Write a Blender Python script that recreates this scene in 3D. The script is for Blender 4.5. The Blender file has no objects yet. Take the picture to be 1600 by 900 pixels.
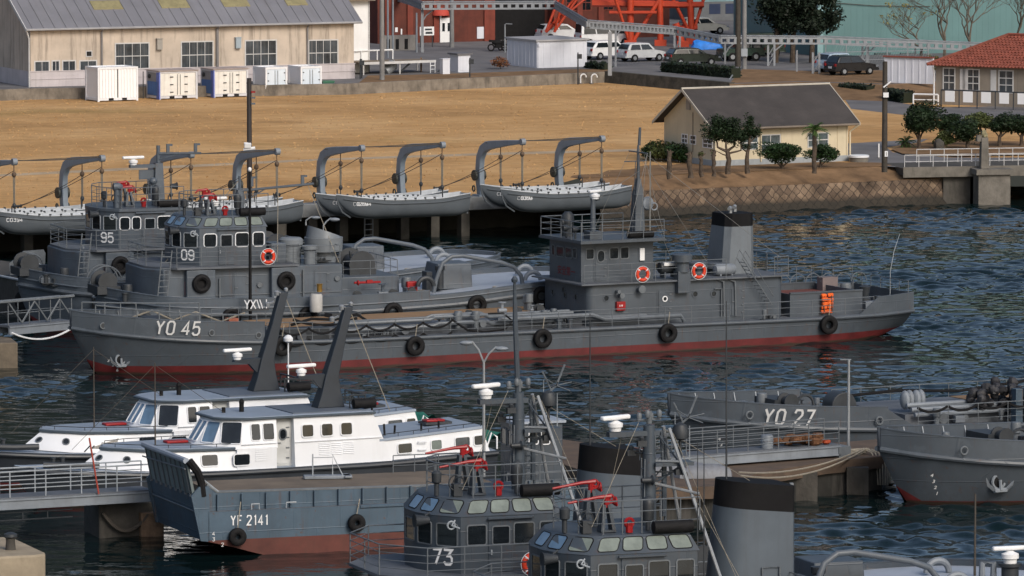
import bpy, math, random
import numpy as np
from mathutils import Vector as V, Matrix
R = math.radians
rnd = random.Random(7)
sc = bpy.context.scene
COL = sc.collection

# ------------------------------------------------------------------ camera
F_PX, CAM_H = 10000.0, 33.5
PITCH = math.atan(950 / F_PX)
cam = bpy.data.objects.new('camera', bpy.data.cameras.new('camera'))
COL.objects.link(cam)
cam.location = (0, 0, CAM_H)
cam.rotation_euler = (R(90) - PITCH, 0, 0)
cam.data.sensor_width = 36
cam.data.lens = 36 * F_PX / 1600
cam.data.clip_start = 1
cam.data.clip_end = 12000
sc.camera = cam

# ------------------------------------------------------------------ light
SUN_EL, SUN_AZ = R(36), R(148)          # azimuth clockwise from +Y (view direction)
w = bpy.data.worlds.new('World'); sc.world = w; w.use_nodes = True
nt = w.node_tree
sky = nt.nodes.new('ShaderNodeTexSky'); sky.sky_type = 'NISHITA'; sky.sun_disc = False
sky.sun_elevation = SUN_EL; sky.sun_rotation = SUN_AZ
sky.air_density = 1.0; sky.dust_density = 3.0; sky.ozone_density = 0.5
bg = nt.nodes['Background']; bg.inputs['Strength'].default_value = 0.108
nt.links.new(sky.outputs[0], bg.inputs[0])
sl = bpy.data.lights.new('sun', 'SUN'); sl.energy = 1.55; sl.angle = R(22); sl.color = (1.0, 0.945, 0.87)
so = bpy.data.objects.new('sun', sl); COL.objects.link(so)
sd = V((math.sin(SUN_AZ) * math.cos(SUN_EL), math.cos(SUN_AZ) * math.cos(SUN_EL), math.sin(SUN_EL)))
so.rotation_euler = sd.to_track_quat('Z', 'Y').to_euler()
so.location = (60, -40, 120)
sc.view_settings.view_transform = 'Standard'
sc.view_settings.look = 'None'
sc.view_settings.exposure = 0.34
sc.view_settings.gamma = 1
sc.view_settings.use_curve_mapping = False

# ------------------------------------------------------------------ measuring: points of the place seen along a ray
def ray(px, py):
    a, b = (px - 800) / F_PX, (450 - py) / F_PX
    c, s = math.cos(PITCH), math.sin(PITCH)
    return V((a, c + b * s, -s + b * c))
def G(px, py, z=0.0):
    d = ray(px, py); t = (z - CAM_H) / d.z
    return V((d.x * t, d.y * t, z))

def tag(o, label=None, cat=None, group=None, kind=None):
    if label: o['label'] = label
    if cat: o['category'] = cat
    if group: o['group'] = group
    if kind: o['kind'] = kind
    return o

class Fr:
    """a thing's own frame: an Empty at its base; L* give local points met by a measured ray"""
    def __init__(s, name, label, cat, o, yaw=0.0, group=None, link=True):
        s.o = V(o) if len(o) == 3 else V((o[0], o[1], 0)); s.yaw = yaw
        s.c, s.s = math.cos(R(yaw)), math.sin(R(yaw))
        s.e = None
        if link:
            s.e = bpy.data.objects.new(name, None); COL.objects.link(s.e)
            s.e.empty_display_size = .3
            s.e.location = s.o; s.e.rotation_euler = (0, 0, R(yaw))
            tag(s.e, label, cat, group)
    def _r(s, px, py):
        d = ray(px, py); o = V((0, 0, CAM_H)) - s.o
        return V((o.x * s.c + o.y * s.s, -o.x * s.s + o.y * s.c, o.z)), V((d.x * s.c + d.y * s.s, -d.x * s.s + d.y * s.c, d.z))
    def Y(s, px, py, y):
        o, d = s._r(px, py); return o + d * ((y - o.y) / d.y)
    def X(s, px, py, x):
        o, d = s._r(px, py); return o + d * ((x - o.x) / d.x)
    def Z(s, px, py, z):
        o, d = s._r(px, py); return o + d * ((z - o.z) / d.z)
    def W(s, p):
        return V((s.o.x + p[0] * s.c - p[1] * s.s, s.o.y + p[0] * s.s + p[1] * s.c, s.o.z + p[2]))
    def I(s, p):
        d = V(p) - s.o
        return V((d.x * s.c + d.y * s.s, -d.x * s.s + d.y * s.c, d.z))

def copy_tree(o, parent=None, **kw):
    c = o.copy(); COL.objects.link(c); c.parent = parent
    for ch in list(o.children): copy_tree(ch, c)
    return c

# ------------------------------------------------------------------ mesh building
class MB:
    def __init__(s): s.v = []; s.f = []; s.mi = []; s.m = 0; s.cuts = []
    def cut(s):
        """the next shapes are a further piece, built as an object of its own"""
        if len(s.f) and (not s.cuts or s.cuts[-1] != (len(s.v), len(s.f))): s.cuts.append((len(s.v), len(s.f)))
        return s
    def face(s, idx): s.f.append(tuple(idx)); s.mi.append(s.m)
    def add(s, vs, fs):
        b = len(s.v); s.v += [V(p) for p in vs]
        for f in fs: s.face([b + i for i in f])
        return s
    def quad(s, a, b, c, d): return s.add([a, b, c, d], [(0, 1, 2, 3)])
    def box(s, x0, x1, y0, y1, z0, z1):
        vs = [(x, y, z) for z in (z0, z1) for y in (y0, y1) for x in (x0, x1)]
        return s.add(vs, [(0, 2, 3, 1), (4, 5, 7, 6), (0, 1, 5, 4), (2, 6, 7, 3), (0, 4, 6, 2), (1, 3, 7, 5)])
    def cbox(s, c, sx, sy, sz, rz=0.0, rx=0.0, ry=0.0):
        m = Matrix.Rotation(rz, 3, 'Z') @ Matrix.Rotation(ry, 3, 'Y') @ Matrix.Rotation(rx, 3, 'X')
        vs = [V(c) + m @ V((x * sx / 2, y * sy / 2, z * sz / 2)) for z in (-1, 1) for y in (-1, 1) for x in (-1, 1)]
        return s.add(vs, [(0, 2, 3, 1), (4, 5, 7, 6), (0, 1, 5, 4), (2, 6, 7, 3), (0, 4, 6, 2), (1, 3, 7, 5)])
    def rings(s, rs, cap=True, closed=True):
        b = len(s.v); n = len(rs[0])
        for r in rs: s.v += [V(p) for p in r]
        k = n if closed else n - 1
        for i in range(len(rs) - 1):
            for j in range(k):
                s.face((b + i * n + j, b + i * n + (j + 1) % n, b + (i + 1) * n + (j + 1) % n, b + (i + 1) * n + j))
        if cap:
            s.face([b + j for j in range(n)][::-1]); e = b + (len(rs) - 1) * n
            s.face([e + j for j in range(n)])
        return s
    def prism(s, poly, z0, z1, top=None):
        """polygon (x,y) extruded in z; top may be another outline"""
        top = top or poly
        return s.rings([[(p[0], p[1], z0) for p in poly], [(p[0], p[1], z1) for p in top]])
    def yprism(s, poly, y0, y1):
        """polygon (x,z) extruded along y"""
        return s.rings([[(p[0], y1, p[1]) for p in poly], [(p[0], y0, p[1]) for p in poly]])
    def xprism(s, poly, x0, x1):
        return s.rings([[(x0, p[0], p[1]) for p in poly], [(x1, p[0], p[1]) for p in poly]])
    def tube(s, pts, r, n=6, closed=False):
        pts = [V(p) for p in pts]
        rr = r if isinstance(r, (list, tuple)) else [r] * len(pts)
        rs = []; m = len(pts); up = None
        for i, p in enumerate(pts):
            if closed: t = pts[(i + 1) % m] - pts[i - 1]
            else: t = pts[min(i + 1, m - 1)] - pts[max(i - 1, 0)]
            if t.length < 1e-9: t = V((0, 0, 1))
            t.normalize()
            if up is None: up = V((0, 0, 1)) if abs(t.z) < .9 else V((1, 0, 0))
            a = up - t * up.dot(t)
            if a.length < 1e-6: a = t.orthogonal()
            a.normalize(); b = t.cross(a); up = a
            k = 1.0
            if 0 < i < m - 1:
                u1 = (pts[i] - pts[i - 1]).normalized(); cc = max(.5, t.dot(u1)); k = 1 / cc
            rs.append([p + (a * math.cos(2 * math.pi * j / n) + b * math.sin(2 * math.pi * j / n)) * rr[i] for j in range(n)])
        if closed:
            rs.append(rs[0]); return s.rings(rs, cap=False)
        return s.rings(rs)
    def cyl(s, p0, p1, r0, r1=None, n=12): return s.tube([p0, p1], [r0, r0 if r1 is None else r1], n)
    def lathe(s, c, prof, n=16, ax='z', cap=True):
        """prof = (r, h) pairs from base to top"""
        c = V(c)
        def P(r, h, a):
            x, y = r * math.cos(a), r * math.sin(a)
            return c + (V((x, y, h)) if ax == 'z' else V((x, h, y)) if ax == 'y' else V((h, x, y)))
        return s.rings([[P(r, h, 2 * math.pi * j / n) for j in range(n)] for r, h in prof], cap)
    def torus(s, c, R0, r, ax='y', n=24, k=8, a0=0, a1=None):
        c = V(c); pts = []
        full = a1 is None; a1 = 2 * math.pi if full else a1
        m = n if full else n + 1
        for i in range(m):
            a = a0 + (a1 - a0) * i / n; x, y = R0 * math.cos(a), R0 * math.sin(a)
            pts.append(c + (V((x, y, 0)) if ax == 'z' else V((x, 0, y)) if ax == 'y' else V((0, x, y))))
        return s.tube(pts, r, k, closed=full)
    def rail(s, pts, h=1.0, nr=3, sp=1.5, r=.018, closed=False, top=None, posts=True):
        """guard rail: posts and horizontal rails along a path at its foot"""
        pts = [V(p) for p in pts]
        if closed: pts = pts + [pts[0]]
        for k in range(nr):
            z = h * (k + 1) / nr
            s.tube([p + V((0, 0, z)) for p in pts], r * (1.25 if k == nr - 1 else .8), 5)
        if posts:
            for a, b in zip(pts[:-1], pts[1:]):
                m = max(1, round((b - a).length / sp))
                for i in range(m + 1):
                    if i == 0 and a is not pts[0]: continue
                    p = a.lerp(b, i / m); s.tube([p, p + V((0, 0, h))], r * 1.15, 5)
        return s
    def blob(s, c, rx, ry, rz, n=10, m=6, jit=0.0, rn=rnd):
        c = V(c); rs = []
        for i in range(m + 1):
            t = math.pi * i / m; z = -math.cos(t); q = max(math.sin(t), .02)
            rs.append([c + V((q * math.cos(2 * math.pi * j / n) * rx, q * math.sin(2 * math.pi * j / n) * ry, z * rz)) * (1 + jit * (rn.random() - .5) if 0 < i < m else 1) for j in range(n)])
        return s.rings(rs)
    def build(s, name, mat, fr=None, smooth=True, bev=0, label=None, ang=38):
        if s.cuts:
            cs = [(0, 0)] + [c for c in s.cuts if c[1] < len(s.f)] + [(len(s.v), len(s.f))]; out = []
            for (v0, f0), (v1, f1) in zip(cs[:-1], cs[1:]):
                q = MB(); q.v = s.v[v0:v1]; q.f = [tuple(i - v0 for i in f) for f in s.f[f0:f1]]; q.mi = s.mi[f0:f1]
                out.append(q.build(name, mat, fr, smooth, bev, label, ang))
            return out[0]
        me = bpy.data.meshes.new(name)
        me.from_pydata([tuple(p) for p in s.v], [], s.f)
        mats = mat if isinstance(mat, (list, tuple)) else [mat]
        for m in mats: me.materials.append(m)
        if len(mats) > 1: me.polygons.foreach_set('material_index', s.mi)
        if smooth:
            me.polygons.foreach_set('use_smooth', [True] * len(me.polygons))
            me.set_sharp_from_angle(angle=R(ang))
        me.update()
        o = bpy.data.objects.new(name, me); COL.objects.link(o)
        if fr is not None: o.parent = fr.e if isinstance(fr, Fr) else fr
        if bev:
            b = o.modifiers.new('bevel', 'BEVEL'); b.width = bev; b.segments = 2; b.limit_method = 'ANGLE'; b.angle_limit = R(40)
        if label: o['label'] = label
        return o

def structure(name, mb, mat, smooth=False):
    o = mb.build(name, mat, None, smooth); o['kind'] = 'structure'; return o

def rrect(w, h, r, k=3):
    """rounded rectangle outline in (u,v), centred"""
    pts = []
    for cx, cy, a in ((w / 2 - r, h / 2 - r, 0), (-w / 2 + r, h / 2 - r, 90), (-w / 2 + r, -h / 2 + r, 180), (w / 2 - r, -h / 2 + r, 270)):
        for i in range(k + 1):
            t = R(a + 90 * i / k); pts.append((cx + r * math.cos(t), cy + r * math.sin(t)))
    return pts

def window(fr, c, u, v, wd, ht, frame, pane, r=.0, fw=.05, name='window', proud=.035, bars=(0, 0)):
    """a framed pane on a wall: frame mesh with its pane as a sub-part; u right, v up (unit), n = u x v outward"""
    c, u, v = V(c), V(u).normalized(), V(v).normalized(); n = u.cross(v)
    k = 3 if r > 0 else 0
    def loop(dw, d):
        if r > 0: q = rrect(wd + dw, ht + dw, max(.01, r + dw / 2), 3)
        else: q = [((wd + dw) / 2, (ht + dw) / 2), (-(wd + dw) / 2, (ht + dw) / 2), (-(wd + dw) / 2, -(ht + dw) / 2), ((wd + dw) / 2, -(ht + dw) / 2)]
        return [c + u * a + v * b + n * d for a, b in q]
    mb = MB(); mb.rings([loop(2 * fw, -.02), loop(2 * fw, proud), loop(0, proud), loop(0, .004)], cap=False)
    for i in range(bars[0]):
        a = -wd / 2 + wd * (i + 1) / (bars[0] + 1)
        P = c + u * a
        mb.add([P - u * .02 - v * ht / 2 + n * .006, P + u * .02 - v * ht / 2 + n * .006, P + u * .02 + v * ht / 2 + n * .006, P - u * .02 + v * ht / 2 + n * .006,
                P - u * .02 - v * ht / 2 + n * proud, P + u * .02 - v * ht / 2 + n * proud, P + u * .02 + v * ht / 2 + n * proud, P - u * .02 + v * ht / 2 + n * proud],
               [(4, 5, 6, 7), (0, 4, 7, 3), (1, 2, 6, 5)])
    for i in range(bars[1]):
        a = -ht / 2 + ht * (i + 1) / (bars[1] + 1)
        P = c + v * a; q = .03
        mb.add([P - v * q - u * wd / 2 + n * .006, P - v * q + u * wd / 2 + n * .006, P + v * q + u * wd / 2 + n * .006, P + v * q - u * wd / 2 + n * .006,
                P - v * q - u * wd / 2 + n * (proud + .004), P - v * q + u * wd / 2 + n * (proud + .004), P + v * q + u * wd / 2 + n * (proud + .004), P + v * q - u * wd / 2 + n * (proud + .004)],
               [(4, 5, 6, 7), (0, 1, 5, 4), (2, 3, 7, 6)])
    f = mb.build(name, frame, fr)
    p = MB(); L = loop(0, .008); p.add(L, [tuple(range(len(L)))])
    p.build('pane', pane, f, smooth=False)
    return f

def text_mesh(body, size, bold=.02, depth=.0, width=1.0):
    cu = bpy.data.curves.new('lettering', 'FONT'); cu.body = body; cu.size = size; cu.offset = bold * size
    cu.space_character = 1.05; cu.resolution_u = 3
    o = bpy.data.objects.new('lettering', cu)
    me = bpy.data.meshes.new_from_object(o)
    vs = [(v.co.x * width, v.co.y) for v in me.vertices]; fs = [tuple(p.vertices) for p in me.polygons]
    bpy.data.objects.remove(o); bpy.data.curves.remove(cu); bpy.data.meshes.remove(me)
    return vs, fs

GLYPH = {  # strokes on a 4 x 6 grid, chamfered like painted hull numbers
    '0': [[(0, 1), (0, 5), (1, 6), (3, 6), (4, 5), (4, 1), (3, 0), (1, 0), (0, 1)]], '1': [[(2, 0), (2, 6), (1, 5.2)]],
    '2': [[(0, 4.8), (.6, 6), (3.4, 6), (4, 5), (4, 4), (0, 0), (4, 0)]], '3': [[(0, 6), (4, 6), (2, 3.5), (3.2, 3.5), (4, 2.6), (4, 1), (3, 0), (1, 0), (0, 1)]],
    '4': [[(3, 0), (3, 6), (0, 1.7), (4.2, 1.7)]], '5': [[(3.9, 6), (.4, 6), (.2, 3.3), (1, 3.8), (3, 3.8), (4, 2.9), (4, 1), (3, 0), (1, 0), (0, 1)]],
    '6': [[(4, 5.2), (3, 6), (1, 6), (0, 5), (0, 1), (1, 0), (3, 0), (4, 1), (4, 2.6), (3, 3.5), (0, 3.2)]], '7': [[(0, 6), (4, 6), (1.4, 0)]],
    '9': [[(0, .8), (1, 0), (3, 0), (4, 1), (4, 5), (3, 6), (1, 6), (0, 5), (0, 3.6), (1, 2.7), (4, 2.9)]],
    'Y': [[(0, 6), (2, 3), (4, 6)], [(2, 3), (2, 0)]], 'O': [[(0, 1), (0, 5), (1, 6), (3, 6), (4, 5), (4, 1), (3, 0), (1, 0), (0, 1)]],
    'F': [[(0, 0), (0, 6), (4, 6)], [(0, 3.1), (3.2, 3.1)]], 'C': [[(4, 5), (3, 6), (1, 6), (0, 5), (0, 1), (1, 0), (3, 0), (4, 1)]],
    'T': [[(0, 6), (4, 6)], [(2, 6), (2, 0)]], '8': [[(1, 3.2), (0, 4), (0, 5), (1, 6), (3, 6), (4, 5), (4, 4), (3, 3.2), (4, 2.4), (4, 1), (3, 0), (1, 0), (0, 1), (0, 2.4), (1, 3.2), (3, 3.2)]]}
def strokes(fr, body, fn, hgt, mat, name='hull_lettering', wd=.62, t=.14, gap=.28, sub=3, label=None):
    """block numbers painted on a surface: fn(u, v) -> local point; hgt the height of a figure"""
    mb = MB(); x = 0.0; k = hgt / 6; w_ = wd * hgt / 4; T = t * hgt / 2
    for ch in body:
        if ch == ' ': x += .34 * hgt; continue
        for li, ln in enumerate(GLYPH[ch]):
            P = [V((x + a * w_, b * k, 0)) for a, b in ln]; closed = (P[0] - P[-1]).length < 1e-6
            L_ = []; Rr = []
            for i, p in enumerate(P):
                a = P[i - 1] if i else (P[-2] if closed else None); b = P[i + 1] if i < len(P) - 1 else (P[1] if closed else None)
                d1 = (p - a).normalized() if a is not None else (b - p).normalized(); d2 = (b - p).normalized() if b is not None else d1
                n = V((-(d1 + d2).y, (d1 + d2).x, 0)); n = n.normalized() if n.length > .05 else V((-d1.y, d1.x, 0))
                c = max(.45, n.dot(V((-d1.y, d1.x, 0)))); e = V((0, 0, 0))
                if a is None: e = -d2 * T * .2
                if b is None: e = d1 * T * .2
                L_.append(p + n * T / c + e); Rr.append(p - n * T / c + e)
            for i in range(len(P) - 1):
                for q in range(sub):
                    f0, f1 = q / sub, (q + 1) / sub
                    A_, B_, C_, D_ = L_[i].lerp(L_[i + 1], f0), L_[i].lerp(L_[i + 1], f1), Rr[i].lerp(Rr[i + 1], f1), Rr[i].lerp(Rr[i + 1], f0)
                    mb.quad(*[fn(c_.x, c_.y) + V((0, -.0004 * li, 0)) for c_ in (D_, C_, B_, A_)])
        x += (4 if ch != '1' else 2.6) * w_ + gap * hgt
    return mb.build(name, mat, fr, smooth=False, label=label)

def lettering(fr, body, fn, size, mat, bold=.02, width=1.0, name='lettering', label=None):
    """flat letters laid on a surface: fn(u,v) -> local point"""
    vs, fs = text_mesh(body, size, bold, 0, width)
    mb = MB(); mb.add([fn(*p) for p in vs], fs)
    return mb.build(name, mat, fr, smooth=False, label=label)

# ------------------------------------------------------------------ materials
MATS = {}
def nodes(name):
    m = bpy.data.materials.new(name); m.use_nodes = True
    return m, m.node_tree.nodes, m.node_tree.links, m.node_tree.nodes['Principled BSDF']
def paint(name, col, rough=.5, var=.14, scale=1.2, streak=0.0, dirt=(.05, .035, .022), sscale=(2.5, 2.5, .16), metal=0.0, bump=0.0, bscale=20, spec=.4, detail=6, plates=0.0, scum=False, spots=0.0):
    if name in MATS: return MATS[name]
    m, N, L, B = nodes(name)
    tc = N.new('ShaderNodeTexCoord')
    nz = N.new('ShaderNodeTexNoise'); nz.inputs['Scale'].default_value = scale; nz.inputs['Detail'].default_value = detail; nz.inputs['Roughness'].default_value = .62
    L.new(tc.outputs['Object'], nz.inputs['Vector'])
    rp = N.new('ShaderNodeValToRGB'); rp.color_ramp.elements[0].position = .32; rp.color_ramp.elements[1].position = .7
    c = V(col); rp.color_ramp.elements[0].color = (*(c * (1 - var)), 1); rp.color_ramp.elements[1].color = (*(c * (1 + var)), 1)
    L.new(nz.outputs['Fac'], rp.inputs['Fac'])
    out = rp.outputs['Color']
    if streak > 0:
        mp = N.new('ShaderNodeMapping'); mp.inputs['Scale'].default_value = sscale; L.new(tc.outputs['Object'], mp.inputs['Vector'])
        n2 = N.new('ShaderNodeTexNoise'); n2.inputs['Scale'].default_value = 1.6; n2.inputs['Detail'].default_value = 8; n2.inputs['Roughness'].default_value = .7
        L.new(mp.outputs[0], n2.inputs['Vector'])
        r2 = N.new('ShaderNodeValToRGB'); r2.color_ramp.elements[0].position = .5; r2.color_ramp.elements[1].position = .78
        r2.color_ramp.elements[0].color = (0, 0, 0, 1); r2.color_ramp.elements[1].color = (streak,) * 3 + (1,)
        L.new(n2.outputs['Fac'], r2.inputs['Fac'])
        mx = N.new('ShaderNodeMix'); mx.data_type = 'RGBA'; L.new(r2.outputs['Color'], mx.inputs[0]); L.new(out, mx.inputs[6]); mx.inputs[7].default_value = (*dirt, 1)
        out = mx.outputs[2]
    def layer(vec, sc_, lo_, hi_, amt, colr, src):
        n_ = N.new('ShaderNodeTexNoise'); n_.inputs['Scale'].default_value = sc_; n_.inputs['Detail'].default_value = 8; n_.inputs['Roughness'].default_value = .72; L.new(vec, n_.inputs['Vector'])
        r_ = N.new('ShaderNodeValToRGB'); r_.color_ramp.elements[0].position = lo_; r_.color_ramp.elements[1].position = hi_
        r_.color_ramp.elements[0].color = (0, 0, 0, 1); r_.color_ramp.elements[1].color = (amt,) * 3 + (1,); L.new(n_.outputs['Fac'], r_.inputs['Fac'])
        m_ = N.new('ShaderNodeMix'); m_.data_type = 'RGBA'; L.new(r_.outputs['Color'], m_.inputs[0]); L.new(src, m_.inputs[6]); m_.inputs[7].default_value = (*colr, 1); return m_.outputs[2]
    if spots > 0:      # chipped and rust stained patches, and paler touched up ones
        out = layer(tc.outputs['Object'], 2.3, .62, .68, spots * 1.3, (.1, .047, .026), out)
        out = layer(tc.outputs['Object'], .9, .56, .6, .35, tuple(c * 1.35), out)
        mp2 = N.new('ShaderNodeMapping'); mp2.inputs['Scale'].default_value = (3.2, 3.2, .22); mp2.inputs['Location'].default_value = (3, 7, 1); L.new(tc.outputs['Object'], mp2.inputs['Vector'])
        out = layer(mp2.outputs[0], 1.5, .57, .72, spots * 1.3, (.09, .046, .027), out)
    if scum:           # weed and silt along the water
        sx = N.new('ShaderNodeSeparateXYZ'); L.new(tc.outputs['Object'], sx.inputs[0])
        ad = N.new('ShaderNodeMath'); ad.operation = 'MULTIPLY_ADD'; L.new(nz.outputs['Fac'], ad.inputs[0]); ad.inputs[1].default_value = -.3; L.new(sx.outputs[2], ad.inputs[2])
        mr = N.new('ShaderNodeMapRange'); mr.inputs[1].default_value = -.12; mr.inputs[2].default_value = -.04; mr.inputs[3].default_value = .85; mr.inputs[4].default_value = 0; L.new(ad.outputs[0], mr.inputs[0])
        m_ = N.new('ShaderNodeMix'); m_.data_type = 'RGBA'; L.new(mr.outputs[0], m_.inputs[0]); L.new(out, m_.inputs[6]); m_.inputs[7].default_value = (.02, .022, .014, 1); out = m_.outputs[2]
    L.new(out, B.inputs['Base Color'])
    rr = N.new('ShaderNodeMapRange'); rr.inputs[3].default_value = max(.03, rough - .1); rr.inputs[4].default_value = min(1, rough + .12)
    L.new(nz.outputs['Fac'], rr.inputs[0]); L.new(rr.outputs[0], B.inputs['Roughness'])
    B.inputs['Metallic'].default_value = metal; B.inputs['Specular IOR Level'].default_value = spec
    if bump > 0:
        n3 = N.new('ShaderNodeTexNoise'); n3.inputs['Scale'].default_value = bscale; n3.inputs['Detail'].default_value = 4; L.new(tc.outputs['Object'], n3.inputs['Vector'])
        bp = N.new('ShaderNodeBump'); bp.inputs['Strength'].default_value = bump; bp.inputs['Distance'].default_value = .05
        L.new(n3.outputs['Fac'], bp.inputs['Height']); L.new(bp.outputs[0], B.inputs['Normal'])
        if plates > 0:  # welded plate seams
            sx = N.new('ShaderNodeSeparateXYZ'); L.new(tc.outputs['Object'], sx.inputs[0]); cb_ = N.new('ShaderNodeCombineXYZ')
            a_ = N.new('ShaderNodeMath'); L.new(sx.outputs[0], a_.inputs[0]); L.new(sx.outputs[1], a_.inputs[1]); L.new(a_.outputs[0], cb_.inputs[0]); L.new(sx.outputs[2], cb_.inputs[1])
            br = N.new('ShaderNodeTexBrick'); br.inputs['Scale'].default_value = 1; br.inputs['Brick Width'].default_value = 1.9; br.inputs['Row Height'].default_value = .95; br.inputs['Mortar Size'].default_value = .03; br.inputs['Mortar Smooth'].default_value = .9
            L.new(cb_.outputs[0], br.inputs['Vector']); b2 = N.new('ShaderNodeBump'); b2.inputs['Strength'].default_value = plates; b2.inputs['Distance'].default_value = .02; L.new(br.outputs['Fac'], b2.inputs['Height']); L.new(bp.outputs[0], b2.inputs['Normal']); L.new(b2.outputs[0], B.inputs['Normal'])
    MATS[name] = m
    return m
RUST = (.12, .05, .025)
grey = paint('grey ship paint', (.068, .082, .099), .42, .16, .7, .35, (.07, .072, .075), bump=.2, bscale=1.1, plates=.35, spots=.35)
grey2 = paint('old grey ship paint', (.055, .067, .082), .5, .2, .9, .45, (.075, .06, .05), bump=.12, bscale=1.3)
greyhull = paint('grey hull paint', (.067, .081, .098), .4, .14, .5, .4, (.06, .062, .066), sscale=(1.6, 1.6, .1), bump=.35, bscale=.8, plates=.5, spots=.5)
greydark = paint('dark grey fittings paint', (.032, .037, .043), .5, .22, 2)
greylight = paint('pale grey paint', (.19, .215, .245), .5, .14, 1.2, .25)
deckgrey = paint('grey deck paint', (.1, .112, .13), .6, .22, .9, .3, (.09, .08, .07))
deckblue = paint('pale blue grey deck', (.3, .34, .4), .5, .1, .8)
steelblue = paint('blue grey hull paint', (.058, .092, .128), .48, .18, .6, .5, (.05, .055, .06), sscale=(1.4, 1.4, .12), bump=.3, bscale=.9, plates=.4, spots=.6)
red_boot = paint('red antifouling', (.11, .015, .016), .6, .3, .8, .5, (.04, .02, .018), sscale=(1.2, 1.2, .4), scum=True)
rail_m = paint('grey rail paint', (.12, .135, .15), .45, .15, 3)
rail_l = paint('pale rail paint', (.3, .33, .36), .45, .15, 3)
white = paint('white paint', (.76, .77, .78), .4, .05, 1, .12, (.4, .36, .3))
boatwhite = paint('white boat paint', (.72, .74, .77), .35, .04, .7, .15, (.42, .4, .36))
black = paint('black rubber', (.009, .009, .01), .7, .4, 4, bump=.3, bscale=12, spec=.2)
blackp = paint('black funnel paint', (.008, .008, .009), .7, .3, 2, spec=.15)
orange = paint('orange life saving paint', (.6, .045, .015), .5, .1, 4)
redp = paint('red paint', (.27, .01, .012), .42, .15, 4)
concrete = paint('weathered concrete', (.15, .138, .12), .85, .3, 1.2, .7, (.06, .055, .045), sscale=(1.5, 1.5, .3), bump=.4, bscale=6)
concrete_d = paint('dark wet concrete', (.062, .057, .05), .8, .35, 1.1, .8, (.03, .03, .024), sscale=(1.5, 1.5, .3), bump=.5, bscale=5)
wood = paint('brown timber', (.17, .11, .07), .8, .3, 3, .5, bump=.4, bscale=10)
brownplate = paint('tan deck covering', (.24, .15, .08), .75, .16, 1.2, .3, (.1, .07, .05))
rope_m = paint('pale rope', (.26, .235, .19), .85, .2, 8)
rope_d = paint('dark rope', (.07, .06, .05), .85, .2, 8)
steel = paint('galvanised steel', (.3, .32, .34), .42, .15, 3, metal=.4)
def glass(name, col=(.012, .016, .02), rough=.06, spec=.6, var=.5):
    return paint(name, col, rough, var, 1.4, spec=spec)
dark_glass = glass('dark window glass')
sky_glass = glass('glass with painted pale sky', (.12, .155, .15), .12, .5, .25)  # pale sky reflection painted into the glass colour
blue_glass = glass('glass with painted blue sky', (.1, .17, .26), .08, .6, .2)  # blue sky reflection of the front panes painted into the glass colour
MB.ID = 0
# ------------------------------------------------------------------ the setting
GZ, YZ = 2.3, 3.1            # lawn level, yard level
def sheet(name, pts, mat, z=None):
    mb = MB(); mb.add([V((p[0], p[1], p[2] if z is None else z)) for p in pts], [tuple(range(len(pts)))])
    o = structure(name, mb, mat)
    if o.data.polygons[0].normal.z < 0: o.data.flip_normals()
    return o

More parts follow.
